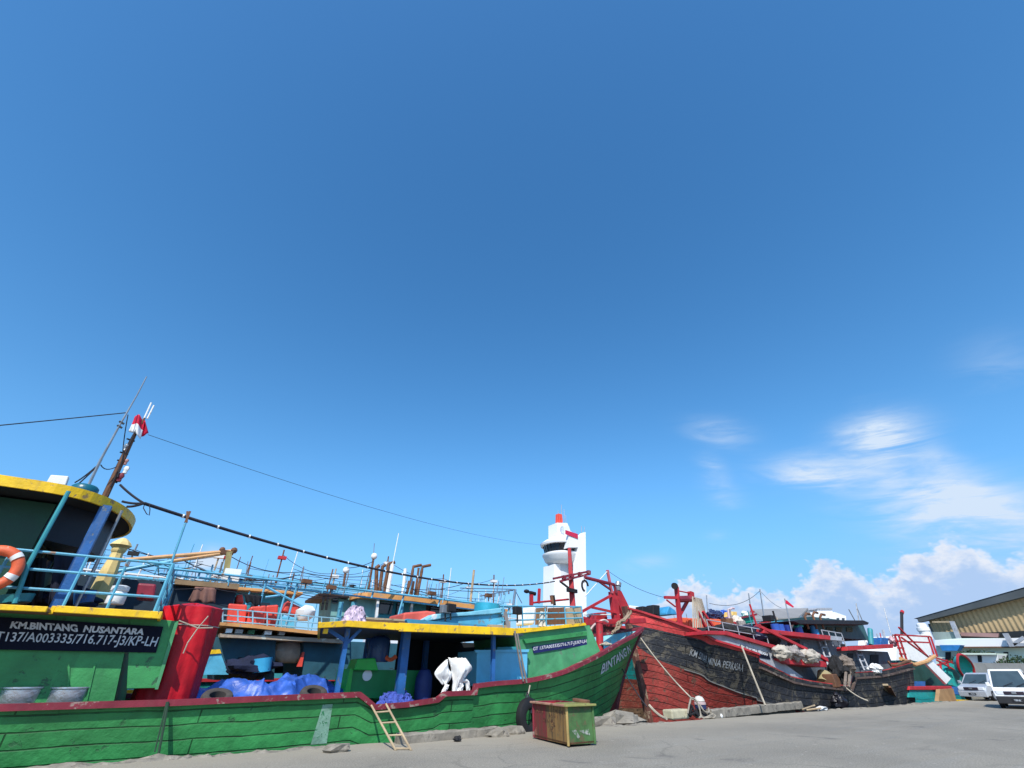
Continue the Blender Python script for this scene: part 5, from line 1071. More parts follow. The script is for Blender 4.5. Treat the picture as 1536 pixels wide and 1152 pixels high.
# masts and aerials on the wheelhouse
ymast = 18.0
ms = thing('mast', 'dark mast with flag, lamps and white aerials behind the wheelhouse roof', 'mast', at(158, 742, ymast))
tube1('mast_pole', [at(156, 748, ymast), at(188, 680, ymast), at(204, 648, ymast), at(217, 627, ymast)], [.09, .08, .05, .03], RUST, ms, 8)
for (x0, y0, x1, y1) in ((216, 628, 227, 604), (221, 628, 231, 608)): cyl1('white_aerial', at(x0, y0, ymast), at(x1, y1, ymast), .025, WHITE, ms)
for k, (x, y, m, s) in enumerate(((191, 669, WHITE, .09), (190, 691, P('pink_lamp', (.4, .2, .18), .5), .06), (190, 703, WHITE, .08), (181, 714, DRED, .1))):
    mb = MB(); c = at(x, y, ymast); mb.ball(c, s, 8, (1, .8, 1.1)); mb.cyl(c - Vector((0, 0, s)), c - Vector((0, 0, s + .08)), s * .7, n=8); mb.build('signal_lamp', m, ms, smooth=True)
for (x, y) in ((170, 722), (186, 680), (182, 692), (196, 660)): bar1('mast_step', at(x - 6, y - 2, ymast), at(x + 6, y + 2, ymast), .04, BLACK, ms)
for (p0, p1) in (((206, 640), (188, 680)), ((186, 676), (176, 716)), ((180, 700), (166, 730))): tube1('mast_cable', sag(at(*p0, ymast - .1), at(*p1, ymast - .1), -.06, 6), .018, DROPE, ms)
fl_ = MB(); fn = quad(at(193, 648, ymast - .05), at(212, 656, ymast - .05), at(218, 629, ymast - .05), at(202, 624, ymast - .05))
def flagf(u, v): return fn(u, v) + Vector((0, .09 * math.sin(u * 7 + v * 2) - .04, .05 * math.sin(u * 5)))
FR, FW = P('flag_red', (.6, .01, .05), .8, .08, bump=0), P('flag_white', (.8, .8, .8), .8, .04, bump=0)
for v0, m in ((0, 1), (.5, 0)):
    fl_.cur = m; fl_.grid(lambda u, v: flagf(u, v0 + v * .5), 16, 5)
fl_.cur = 0; fn2 = quad(at(212, 655, ymast), at(223, 650, ymast + .1), at(218, 632, ymast), at(217, 629, ymast)); fl_.grid(lambda u, v: fn2(u, v) + Vector((0, .05 * math.sin(u * 6), 0)), 8, 5)
o = fl_.build('flag', [FR, FW], smooth=True, label='red and white flag flying from the mast of the green boat', cat='flag', weld=True)
o.modifiers.new('thick', 'SOLIDIFY').thickness = .006
wp = thing('radio_aerial', 'tall thin radio aerial left of the flag on the wheelhouse roof', 'aerial', at(138, 722, 17.6))
tube1('aerial_base', [at(128, 738, 17.6), at(152, 688, 17.6)], .04, STEEL, wp); tube1('aerial_whip', [at(152, 688, 17.6), at(180, 637, 17.6), at(206, 592, 17.6), at(220, 565, 17.6)], [.035, .03, .02, .018], STEEL, wp)
for (x, y) in ((179, 640), (182, 634)): bar1('cross_tie', at(x - 3, y - 2, 17.6), at(x + 4, y + 2, 17.6), .05, BLACK, wp)
for (p, q) in (((144, 700), (112, 724)), ((144, 705), (136, 722)), ((142, 703), (106, 735))): tube1('stay', sag(at(*p, 17.6), at(*q, 17.6), .05, 6), .02, DROPE, wp)
tube1('stay', sag(at(151, 697, 17.6), at(175, 700, 17.8), .12, 6), .015, DROPE, wp); tube1('stay', sag(at(192, 622, 17.6), at(184, 680, 17.9), .05, 6), .015, DROPE, wp)
fd_ = thing('floodlight', 'white square floodlight on the yellow wheelhouse roof edge', 'floodlight', at(86, 728, 16.2))
mb = MB(); mb.prism([at(x, y, 16.1) for x, y in ((69, 724), (76, 712), (103, 714), (98, 728))], (0, .18, 0)); mb.build('lamp_body', WHITE, fd_, bevel=.02); bar1('bracket', at(84, 728, 16.2), at(82, 736, 16.2), .06, STEEL, fd_)
mb = MB(); c = at(128, 733, 17.4); mb.lathe([(.3, -.3), (.33, -.1), (.32, .02), (.26, .08), (.1, .12)], c, 18); mb.build('rooftop_dome', P('teal_dome_plastic', (.01, .12, .17), .35, .2), smooth=True, label='dark teal round cover on the wheelhouse roof, left of the mast', cat='cover')
# items on the after veranda: jar, shirts, radio
mb = MB(); c = at(171, 905, 16.5); mb.lathe([(.02, 0), (.2, 0), (.21, .02), (.21, .22), (.19, .28), (.17, .3), (.2, .32), (.2, .42), (.12, .45), (.02, .46)], c + Vector((0, 0, -.02)), 16); mb.build('water_jar', P('white_plastic', (.75, .77, .78), .3, .1), smooth=True, label='white lidded water jar behind the blue upper railing', cat='jar')
crate_box('cool_box', [(203, 897), (207, 874), (235, 876), (231, 899)], 18.2, .7, P('maroon_plastic', (.25, .02, .04), .5), 'maroon cool box with pale lid on the upper deck', 'box')
def lean_cloth(px, Y, mat, label): return hang('hanging_cloth', px, Y, mat, label, amp=.05)
lean_cloth([(72, 907), (112, 908), (118, 832), (82, 830)], 17.2, P('dark_blue_cloth', (.01, .013, .03), .9), 'dark blue clothes hanging behind the blue roof post')
lean_cloth([(35, 905), (60, 906), (70, 838), (48, 836)], 17.6, P('black_shirt_and_shade', (.012, .012, .016), .9), 'black shirt hanging on the wheelhouse front at left')
cyl1('bucket', at(125, 905, 17.2), at(128, 888, 17.2), .2, BLUE, None, r2=.24, n=14, label='blue bucket standing on the upper deck behind the railing', cat='bucket')
mb = MB(); mb.cyl(at(20, 905, 16.4), at(24, 893, 16.4), .3, .34, 14); mb.build('basin', TEAL, smooth=True, label='teal plastic basin on the upper deck under the life ring', cat='basin')
poly1('shade_sheet', [(0, 906), (6, 842), (62, 842), (52, 906)], 17.9, .2, P('black_shirt_and_shade', (1, 1, 1)), None, label='added black sheet for curtain under the wheelhouse roof at the left edge', cat='shading')  # black sheet added to stand in for the dark shade under the roof
sackheap(95, 898, 18.3, .45, (1.6, 1, .7), 50, P('dark_blue_cloth', (1, 1, 1)), 'cloth_heap', 'dark blue cloth heap on the upper deck behind the railing', 'cloth')
# under the fore canopy
yk = 17.6
fb = thing('fish_chest', 'dark green fish chest with sunlight painted on its left end under the canopy', 'chest', at(560, 1035, yk))
poly1('chest_body', [(518, 1046), (528, 1004), (640, 1006), (640, 1050)], yk, 1.4, P('bottle_green_paint', (.012, .22, .06), .5, .2), fb); 
mb = MB(); c = at(551, 1013, yk - .03); mb.cyl(c, c + Vector((0, .03, 0)), .16, n=14); mb.build('round_label', WHITE, fb)
poly1('lit_chest_end', [(516, 1044), (525, 1003), (530, 1003), (524, 1046)], yk - .06, 1.5, BGREEN, fb)  # brighter green than the body: sunlight on this end is painted in
crate_box('fish_crate', [(531, 1005), (537, 988), (563, 987), (568, 1006)], yk - .2, .9, BGREEN, 'bright green plastic crate standing on the dark green fish chest', 'crate', bevel=.03)
mb = MB(); a = at(566, 988, yk + .3); mb.lathe([(.36, -.1), (.38, 0), (.38, .5), (.34, .62), (.22, .7), (.02, .72)], a + Vector((0, 0, 0)), 20); mb.build('plastic_drum', P('navy_blue_plastic', (.02, .06, .16), .3, .2), smooth=True, label='dark blue round drum behind the bright green crate', cat='drum')
mb = MB(); mb.tube(sag(at(578, 985, yk), at(594, 984, yk), .1, 8), .07, 6); mb.build('orange_net', ORANGE, smooth=True, label='scrap of orange net hanging under the canopy', cat='net')
def bag():
    t = thing('sack_bag', 'white bulk sack draped over the low rail of the green boat', 'sack', at(680, 1044, 16.2))
    def ribbon(name, lp, rp, Y, bow, seed, amp=.05):
        lp, rp = catmull([at(x, y, Y) for x, y in lp], 5), catmull([at(x, y, Y) for x, y in rp], 5); n = len(lp) - 1
        def f(u, v):
            i = v * n; k = min(int(i), n - 1); m = v * (len(rp) - 1); q = min(int(m), len(rp) - 2)
            p = lp[k].lerp(lp[k + 1], i - k).lerp(rp[q].lerp(rp[q + 1], m - q), u)
            w = Vector((u * 2.6 + seed, v * 1.3, seed)); r = (1 - 2.2 * abs(noise.noise(w * 1.6))) + .5 * (1 - 2.2 * abs(noise.noise(w * 3.7)))
            return p + Vector((0, -bow * math.sin(math.pi * u) * math.sin(math.pi * min(1, v + .15)) - amp * r, .02 * r))
        mb = MB(); mb.grid(f, 18, 18); o = mb.build(name, CLOTHW, t, smooth=True); o.modifiers.new('thick', 'SOLIDIFY').thickness = .015
    ribbon('sack_body', [(671, 987), (673, 997), (676, 1008), (678, 1026), (677, 1045)], [(698, 988), (707, 1002), (701, 1012), (693, 1026), (686, 1045)], 16.2, .3, 1, .07)
    ribbon('sack_flap', [(668, 990), (657, 1001), (651, 1011), (656, 1019), (664, 1027)], [(671, 990), (673, 1003), (677, 1012), (675, 1020), (669, 1027)], 16.05, .12, 4)
    ribbon('sack_strap', [(667, 1026), (663, 1036), (656, 1046)], [(673, 1029), (669, 1037), (662, 1047)], 16.0, .05, 7); ribbon('sack_strap', [(691, 1025), (697, 1025), (698, 1034), (699, 1044)], [(694, 1020), (702, 1022), (704, 1033), (703, 1044)], 16.1, .05, 9)
    ribbon('sack_strap', [(684, 1026), (687, 1033), (681, 1043)], [(692, 1024), (694, 1030), (690, 1043)], 16.15, .05, 11)
bag()
tk = thing('water_tank', 'light blue box tank under the canopy beside the forecastle', 'tank', at(750, 1025, 16.7))
poly1('tank_body', [(714, 1030), (716, 976), (792, 975), (791, 1028)], 16.75, 1.6, P('light_blue_plastic', (.14, .5, .72), .4, .12), tk, bevel=.04); poly1('tank_lid', [(745, 976), (746, 970.5), (778, 970), (778, 976)], 17.0, 1, TEAL, tk, bevel=.02); poly1('tank_rim', [(713, 979), (713, 975), (794, 974), (793, 978)], 16.7, .1, P('light_blue_plastic', (1, 1, 1)), tk)
crumple(at(560, 1066, 16.3), at(622, 1062, 16.3), at(620, 1058, 17.3), at(565, 1062, 17.3), 40, 20, .35, 4, NETS, 'net_pile', 'blue net pile on the deck above the ladder', 'net', fold=.1, freq=2.4)
mb = MB(); mb.lathe([(.02, 0), (.28, 0), (.3, .4), (.28, .7), (.18, .9), (.05, .95)], at(633, 1052, 17.3), 14); mb.build('covered_drum', P('dark_blue_cover', (.02, .04, .18), .6, .3), smooth=True, label='dark blue covered drum in the shade left of the white sack', cat='drum')
# on the canopy
yq = 17.0
crate_box('covered_crate', [(604, 933), (606, 919), (641, 916), (655, 918), (650, 935)], yq + .6, 1.6, P('faded_red_cover', (.62, .1, .07), .6, .2, streak=.2), 'faded red covered crate on the yellow-edged canopy', 'crate')
rk = thing('upturned_skiff', 'cyan flat skiff propped on the canopy with its stern raised', 'skiff', at(700, 940, yq))
mb = MB(); mb.prism([at(x, y, yq) for x, y in ((637, 929), (652, 921), (700, 918), (757, 911), (759, 918), (740, 921), (680, 925), (640, 932))], (0, 1.7, 0)); mb.build('skiff_bottom', P('striped_pale_cyan', (.2, .5, .62), .5, .2, wear=.4, wearcol=(.6, .65, .68), wscale=2), rk, bevel=.03)
mb = MB(); mb.prism([at(x, y, yq + .12) for x, y in ((640, 933), (680, 926), (740, 921), (756, 920), (756, 934), (735, 940), (690, 940))], (0, 1.45, 0)); mb.build('skiff_side', CYAN, rk)
bar1('support_post', at(756, 918, yq - .05), at(762, 944, yq - .05), .16, P('weathered_grey_wood', (.26, .23, .22), .8, .3), rk); bar1('support_post', at(752, 918, yq + 1.6), at(760, 944, yq + 1.6), .14, MATS['weathered_grey_wood'], rk); bar1('support_sill', at(732, 940, yq - .05), at(763, 941, yq - .05), .14, PALEW, rk)
poly1('roof_plank', [(610, 930), (611, 928), (690, 935), (730, 938), (730, 941.5), (690, 941), (612, 936)], yq - .5, .2, P('blue_board', (.05, .25, .38), .5, .2, wear=.2), None, label='long blue board lying along the canopy edge', cat='board')
for k, (x0, y0, x1, y1, l) in enumerate(((520, 926, 610, 931, 'long pale plank on the canopy, upper one'), (530, 930, 612, 934, 'long weathered plank on the canopy just above the yellow edge'))): bar1('plank', at(x0, y0, yq + k * .3), at(x1, y1, yq + k * .3), .16, PALEW if k == 0 else WOOD, None, h=.06, label=l, cat='plank')
crumple(at(512, 934, yq - .4), at(548, 932, yq - .4), at(548, 931, yq + .3), at(514, 932, yq + .3), 26, 14, .3, 6, P('red_white_cloth', (.5, .4, .5), .9, .6, scale=5), 'cloth_heap', 'heap of pale and red cloth at the left end of the canopy', 'cloth', fold=.12, freq=3)
cyl1('water_drum', at(730, 920, yq + 2.2), at(731, 907, yq + 2.2), .58, P('cyan_plastic_drum', (.03, .32, .45), .35, .15), None, n=24, label='round cyan water drum behind the skiff on the canopy', cat='drum')
for (x, y, l) in ((668, 914, 'grey floodlight on a stand above the faded red crate'), (676, 912, 'small black floodlight on the canopy beside the grey one'), (776, 916, 'black floodlight on the forecastle, left of the white sheet')):
    t = thing('floodlight', l, 'floodlight', at(x, y + 12, yq - .2)); c = at(x, y, yq - .2)
    mb = MB(); mb.box(c, (.42, .2, .28), .3); mb.build('lamp_body', STEEL if 'grey f' in l else BLACK, t, bevel=.03); cyl1('stand', c - Vector((0, 0, .1)), at(x, y + 18, yq - .2), .03, BLACK, t)
# behind the forecastle railing
poly1('boat_cover', [(782, 938), (786, 912), (805, 910), (802, 937)], 17.6, .5, CLOTHW, None, bevel=.08, label='upright white padded sheet behind the forecastle railing', cat='sheet')
for (x0, x1, l, m) in ((805, 820, 'brown board behind the forecastle railing, next to the white sheet', WOOD), (823, 847, 'slatted brown crate side behind the forecastle railing', RUST), (849, 872, 'pale board panel at the right end of the forecastle railing', PALEW)):
    poly1('board_panel', [(x0, 937), (x0 + 1, 912), (x1 + 1, 911), (x1, 936)], 17.5, .12, m, None, label=l, cat='board')
for (x, l) in ((812, 'cream roll leaning behind the forecastle railing'), (818, 'second cream roll behind the forecastle railing, closer to the brown crate side')): cyl1('cloth_roll', at(x - 1.5, 940, 17.0), at(x + 1, 918, 17.0), .09, P('cream_sack', (1, 1, 1)), None, n=8, label=l, cat='roll')
# bow: rope pile and mooring rope on the cross beam
def rope_pile(c, r, n, seed, rad, mat, label, cat='rope', squash=.35):
    rnd = random.Random(seed); pts = []
    for i in range(n): a = i * .55; k = r * (.35 + .65 * rnd.random()); pts.append(Vector(c) + Vector((k * math.cos(a), k * math.sin(a) * .8, rad + r * squash * rnd.random() * (1.2 - k / r))))
    mb = MB(); mb.tube(catmull(pts, 4), rad, 6); return mb.build('rope_pile', mat, smooth=True, label=label, cat=cat)
rope_pile(at(908, 969, 17.5), .38, 26, 1, .04, ROPE, 'pile of pale rope on the bow beside the red mooring post')
mb = MB(); c = [at(*q, 18.4) for q in ((944, 918), (936, 929), (930, 934), (924, 942), (918, 950))]
for k in range(4): mb.tube([p + Vector((.09 * math.sin(k * 2 + i * 1.7), -.12 + .05 * k, .06 * math.cos(k * 2 + i))) for i, p in enumerate(catmull(c, 3))], .05, 6)
mb.build('rope_lashing', P('worn_brown_rope', (.3, .22, .15), .9, .3, bump=.5), smooth=True, label='thick brown rope lashing over the red bow beam', cat='rope', weld=False)
tube1('mooring_rope', catmull([at(*q, 18.0) for q in ((886, 944), (893, 936), (905, 930), (912, 933))], 6), .05, P('pink_white_rope', (.6, .45, .42), .9, .3), label='pinkish white rope looped over the red mooring post', cat='rope')
# cables in the air
def cable(name, p, q, s, r, mat, label, ties=0):
    pts = sag(p, q, s, 40); t = thing(name, label, 'cable', pts[20]) if ties else None
    o = MB().tube(pts, r, 6).build('cable_core' if ties else name, mat, t, smooth=True, label=None if ties else label, cat=None if ties else 'cable')
    if ties:
        mb = MB()
        for i in range(1, ties):
            f = i / ties * 40; k = int(f); a = pts[k].lerp(pts[k + 1], f - k); mb.cyl(a - Vector((.035, 0, 0)), a + Vector((.035, 0, 0)), r * 1.25, n=6)
        mb.build('cable_tie', WHITE, t, weld=False)
cable('power_cable', at(216, 755, 17.5), at(832, 872, 32.5), 1.1, .05, DROPE, 'thick dark cable with white ties sagging from the wheelhouse to the red mast', 26)
mb = MB(); k = at(216, 755, 17.5)
for q in ((183, 752), (190, 760), (180, 727)): mb.tube(sag(k, at(*q, 17.6), .03, 6), .035, 6)
mb.build('cable_bridle', DROPE, weld=False, label='forked dark rope holding the thick cable to the wheelhouse roof', cat='rope')
tube1('rope_loop', [at(*q, 17.5) for q in ((217, 756), (215, 762), (220, 771), (224, 773), (225, 764), (224, 757))], .014, DROPE, label='thin rope loop dangling from the start of the thick cable', cat='rope')
cable('aerial_wire', at(190, 619, 17.6) + (at(-60, 641, 17.6) - at(190, 619, 17.6)) * 5, at(190, 619, 17.6), .1, .016, DROPE, 'thin wire running left from the tall radio aerial')
cable('aerial_wire', at(222, 652, 18.0), at(820, 818, 40), 0.7, .008, DROPE, 'long thin wire from the flag mast towards the white tower')
ps = thing('cable_pole', 'pale blue pole with forked wooden top holding up the thick cable', 'pole', at(254, 853, 16.0)); cyl1('pole_shaft', at(253, 856, 16.0), at(279, 782, 16.0), .03, RB, ps); bar1('pole_fork', at(278, 784, 16.0), at(285, 767, 16.0), .06, RUST, ps); bar1('pole_fork', at(280, 784, 16.0), at(281, 767, 16.0), .05, RUST, ps)
# ================================================================ THINGS ON AND BY THE BLACK BOAT
WB = P('soiled_white_sack', (.45, .4, .33), .8, .25, scale=3, wear=.3, wearcol=(.3, .26, .22))
sackheap(1172, 979, 16.9, .5, (1.2, .8, .72), 1, WB, 'sack_bundle', 'soiled white bundle at the left end of the red shelf', 'bundle', .38); sackheap(1189, 980, 17.0, .5, (1.2, .8, .75), 2, NETG, 'net_bundle', 'grey net bundle between two white bundles on the red shelf', 'net'); sackheap(1214, 985, 16.9, .5, (1.8, .8, .72), 3, WB, 'sack_bundle', 'long soiled white bundle at the right end of the red shelf', 'bundle', .38)
sackheap(1258, 1006, 16.9, .68, (1.0, .7, 1.0), 4, P('black_net', (.02, .02, .022), .95, .4, bump=.9), 'net_heap', 'black net heap on the low rail of the black boat', 'net'); sackheap(1271, 998, 16.6, .52, (1.1, .7, .95), 5, P('brown_net', (.2, .16, .13), .95, .4, scale=6, bump=.9), 'net_bag', 'brown net bag hung over the step of the black hull', 'net')
for (x0, x1) in ((1269, 1268), (1275, 1274)): tube1('net_tail', [at(x0, 1006, 16.5), at(x1, 1018, 16.3), at(x1 - 1, 1031, 16.2)], .08, MATS['brown_net'], label='brown net tail hanging down from the brown net bag', cat='net', group='net tails on the black hull')
sackheap(1313, 1003, 16.8, .42, (1.5, .8, .6), 6, CLOTHW, 'cloth_heap', 'white and dark cloth heap on the stern rail of the black boat', 'cloth')
cyl1('oil_drum', at(1237, 1026, 17.3), at(1238, 1012, 17.3), .42, P('dusty_yellow_paint', (.36, .3, .16), .8, .25, wear=.3, wearcol=(.15, .12, .08)), None, n=18, label='dusty yellow drum standing inside the low rail', cat='drum')
mb = MB(); mb.box(at(1248, 1021, 17.0), (1.2, .6, .7), .2); mb.build('engine_block', RUST, label='rusty machine block beside the dusty yellow drum', cat='machine', bevel=.05)
DB = P('blue_plastic_drum', (.03, .1, .42), .35, .2, wear=.1)
for k, (x, y, m, l) in enumerate(((1164, 944, DB, 'first blue drum on the red-edged deck, leftmost of the row'), (1171, 944, DB, 'second blue drum of the row on the red-edged deck'), (1182, 944, P('deep_blue_drum', (.015, .04, .25), .35), 'darker blue drum of the row on the red-edged deck, beside the flag staff'), (1198, 945, DB, 'blue drum just under the turquoise crate'), (1222, 948, P('sky_blue_drum', (.03, .25, .55), .35), 'sky blue drum at the right end of the row near the exhaust stacks'))):
    z0_ = zd + .0; a = at(x, y, 18.3); cyl1('plastic_drum', (a.x, 18.3, z0_), (a.x, 18.3, z0_ + (.5 if k != 4 else .6)), .25, m, None, n=16, label=l, cat='drum', group='blue drums on the black boat')
crate_box('crate', [(1196, 941), (1197, 936.5), (1206, 937), (1206, 941)], 18.1, .8, TURQ, 'turquoise crate on top of the blue drums', 'crate'); sackheap(1186, 938, 18.6, .3, (1.8, .8, .6), 8, CLOTHW, 'sheet_heap', 'white sheet lying over the blue drums', 'sheet'); crate_box('crate', [(1171, 940), (1172, 931), (1180, 931.5), (1180, 940)], 19.0, .8, CYAN, 'pale cyan crate left of the white sheet', 'crate')
fs = thing('flag_staff', 'thin staff with a red and white flag above the blue drums', 'flag staff', at(1188, 952, 18.0)); cyl1('staff', at(1188, 950, 18.0), at(1177, 898, 18.0), .04, STEEL, fs); poly1('flag_cloth', [(1178.5, 900), (1181, 901), (1191, 910), (1190, 911.5), (1179, 905)], 17.95, .03, FR, fs)
# clutter on the fore deck: nets, tarps, crane arm, jars, green skiff
for k, (x, y, r, m, l) in enumerate(((1070, 951, .7, 'black_net', 'black net heap on the grey fore house, left end'), (1100, 951, .75, 'black_net', 'black net heap on the grey fore house beside the railing'), (1122, 952, .8, 'dark_blue_net', 'dark blue net heap on the sloping fore house roof'), (1140, 958, .8, 'black_net', 'black net heap at the low end of the fore house roof'))):
    sackheap(x, y, 18.4, r, (1.9, 1, .6), 10 + k, MATS[m], 'net_heap', l, 'net')
mb = MB(); a, b = at(1062, 940, 17.6), at(1150, 955, 17.6)
for u in (0, .25, .5, .75, 1): q = a.lerp(b, u); mb.cyl(q - Vector((0, 0, .5)), q + Vector((0, 0, .35)), .03, n=5)
mb.cyl(a + Vector((0, 0, .35)), b + Vector((0, 0, .35)), .03, n=5); mb.cyl(a, b, .03, n=5); mb.build('railing', GREYP, b3)
sackheap(1068, 922, 22.5, .34, (1, 1, 1), 20, P('dark_blue_tarp', (.02, .04, .12), .6), 'tarp_bundle', 'dark blue tarp bundle left above the orange boxes', 'tarpaulin'); sackheap(1078, 924, 22.5, .34, (1, 1, .8), 21, P('dark_blue_tarp', (1, 1, 1)), 'tarp_bundle', 'dark blue tarp bundle between its two neighbours above the orange boxes', 'tarpaulin'); sackheap(1087, 923, 22.6, .38, (1.2, 1, .9), 22, BTARP, 'tarp_bundle', 'bright blue tarp bundle above the orange boxes', 'tarpaulin')
mb = MB(); mb.tube([at(1098, 940, 21), at(1094, 925, 21), at(1093, 915, 21), at(1098, 912, 21), at(1101, 912.5, 21)], [.13, .12, .1, .08, .07], 8); mb.build('crane_arm', P('pale_pink_paint', (.55, .45, .48), .6, .2, wear=.2), smooth=True, label='pale bent crane arm between orange boxes and yellow box', cat='crane')
crate_box('plastic_box', [(1098, 925), (1098.5, 917), (1106, 917.5), (1106, 925)], 21.4, .7, P('yellow_plastic', (.75, .5, .15), .5), 'yellow plastic box on the fore deck beside the crane arm', 'box'); sackheap(1106, 932, 21.2, .36, (1.1, 1, .9), 23, P('cream_sack', (1, 1, 1)), 'sack_bundle', 'cream sack below the yellow box', 'sack'); sackheap(1117, 921, 22.2, .22, (1, 1, 1), 24, CLOTHW, 'buoy', 'round white buoy lying in the green skiff', 'buoy')
sg = thing('skiff', 'small green skiff stowed on the deck of the black boat', 'skiff', at(1122, 936, 22)); mb = MB()
mb.prism([at(x, y, 21.6) for x, y in ((1110, 927), (1134, 922), (1130, 934), (1116, 937))], (0, 1.4, 0)); mb.build('skiff_hull', P('sea_green_paint', (.01, .3, .2), .5, .2), sg, bevel=.1); bar1('skiff_rim', at(1109, 927, 21.5), at(1135, 921.5, 21.5), .12, DRED, sg)
for k, (x, y, m) in enumerate(((1150, 938, RED), (1158, 934, TEAL), (1146, 944, WOOD), (1166, 936, RUST), (1154, 928, BLACK))):
    a = at(x, y, 21.5); mb = MB(); mb.box(a, (.75, .7, .42), k * .4); mb.build('deck_box', m, label=('red', 'teal', 'brown wooden', 'rusty', 'black')[k] + ' box in the deck clutter left of the blue drums', cat='box', bevel=.05)
crate_box('canopy_sheet', [(1000, 919), (1004, 909), (1013, 915), (1016, 922), (1000, 922)], 27, 2, P('blue_sheet', (.05, .3, .55), .6), 'blue tarpaulin shelter left of the red foremast', 'shelter'); crate_box('white_sheeting', [(944, 917), (945, 908), (962, 910), (964, 918)], 29, 1, CLOTHW, 'white sheeting with dark stains behind the red bulwark', 'sheet')
for k, (x0, y0, x1, y1) in enumerate(((964, 909, 972, 921), (980, 907, 990, 922))): crate_box('deck_machine', [(x0, y1), (x0, y0), (x1, y0 + 1), (x1, y1)], 27.5, .8, BLACK, ('black deck machine just right of the white sheeting', 'black framed winch left of the blue shelter')[k], 'machine')
# upper aft clutter
crate_box('water_tank', [(1321, 968), (1322, 956), (1333, 957), (1333, 969)], 18.5, 1, BLUE, 'blue tank on the after deck of the black boat', 'tank'); sackheap(1340, 962, 18.6, .3, (1, 1, 1.1), 31, P('pink_sack', (.6, .4, .42), .8), 'sack_bundle', 'pink sack beside the blue tank on the after deck', 'sack'); mb = MB(); mb.cyl(at(1307, 968, 18.5), at(1305, 944, 18.5), .18, n=10); mb.build('teal_post', TEAL, smooth=True, label='teal column by the wheelhouse of the black boat', cat='post')
# mooring lines
def line(p, q, s, r, label, mat=ROPE): tube1('mooring_rope', sag(p, q, s, 14), r, mat, label=label, cat='rope')
line(at(961, 957, 18.2), at(1040, 1050, 15.9), .15, .03, 'pale mooring rope from the green bow down to the bollard')
line(at(1112, 968, 16.6), at(1148, 1058, 15.6), .05, .045, 'pale mooring rope hanging straight from the black hull to the kerb')
line(at(1268, 1031, 16.3), at(1302, 1051, 15.4), .1, .04, 'short mooring rope from the black hull below the brown net')
line(at(926, 990, 18.6), at(970, 1060, 16.2), .1, .025, 'dark mooring rope across the turquoise strake', DROPE)
line(at(974, 1058, 16.4), at(1000, 1078, 15.2), .08, .05, 'thick pale rope end at the foot of the black bow')
line(at(795, 1028, 15.75), at(783, 1090, 15.5), -.02, .025, 'pale rope hanging on the green hull by the rubber fender')
mb = MB()
for k, (x0, y0, x1, y1) in enumerate(((772, 946, 785, 1022), (776, 950, 790, 1024))): mb.tube(sag(at(x0, y0, 15.7), at(x1, y1, 15.65), .05, 8), .035, 6)
mb.build('rope_fall', P('grey_brown_rope', (.2, .18, .16), .9, .3), weld=False, label='grey rope fall hanging from the canopy corner beside the blue tank', cat='rope')
for (x0, y0, x1, y1, l) in ((252, 1053, 238, 1130, 'dark rope hanging over the green hull, left strand'), (250, 1053, 232, 1128, 'dark rope hanging over the green hull, thinner strand')): line(at(x0, y0, 15.7), at(x1, y1, 15.4), -.01, .03 if 'left' in l else .018, l, P('black_green_rope', (.02, .05, .03), .9))
# ================================================================ ON THE QUAY
# broken concrete along the edge
def rock(c, r, sq, seed, label, mat=CONC):
    mb = MB(); rnd = random.Random(seed); n = 9
    prof = []; mb.ball(c, r, 9, sq, .75, seed)
    return mb.build('concrete_lump', mat, label=label, cat='rubble', group='broken concrete along the quay edge')
for k, (x, y, r, l) in enumerate(((505, 1124, .2, 'loose concrete lump on the quay left of the ladder'), (925, 1083, .55, 'largest broken concrete lump between dumpster and black bow'), (945, 1081, .45, 'broken concrete lump at the black bow, right of the largest'), (905, 1085, .4, 'broken concrete lump just right of the dumpster'), (766, 1098, .35, 'broken concrete lump left of the rubber fender'), (748, 1102, .25, 'small broken lump at the end of the concrete beam'))):
    rock(atZ(x, y, .05), r, (1.6, .9, .55), k + 3, l)
MB_ = MB()
def crumb_edge():
    rnd = random.Random(5)
    for seg in ((-3.5, 4.6), (13.8, 17.5), (29.5, 34), (35.5, 46)):
        mb = MB(); x0, x1 = seg; n = int((x1 - x0) / .12)
        def f(u, v):
            x = x0 + (x1 - x0) * u; e = edge_y(x) - .32; w = .3 + .2 * noise.noise(Vector((x * 1.7, 2, 0))); a = math.pi * v
            h = .42 * max(.02, (.1 + .16 * noise.noise(Vector((x * 1.3, 5, 0))) + .13 * noise.noise(Vector((x * 5, 1, v * 2))) + .08 * noise.noise(Vector((x * 13, 1, v * 4)))) * math.sin(math.pi * min(1, max(0, u * 1))) ** .25)
            return Vector((x + .03 * noise.noise(Vector((x * 9, v * 5, 0))), e + w * math.cos(a), -.03 + h * math.sin(a) * 1.2))
        mb.grid(f, n, 8); yield mb, seg
for k, (mb, seg) in enumerate(crumb_edge()):
    mb.build('broken_kerb', CONC, label=('broken concrete kerb in front of the green hull at left', 'broken concrete kerb behind the dumpster', 'crumbled kerb by the black garbage bag', 'crumbled kerb below the stern of the black boat')[k], cat='kerb', kind='thing')
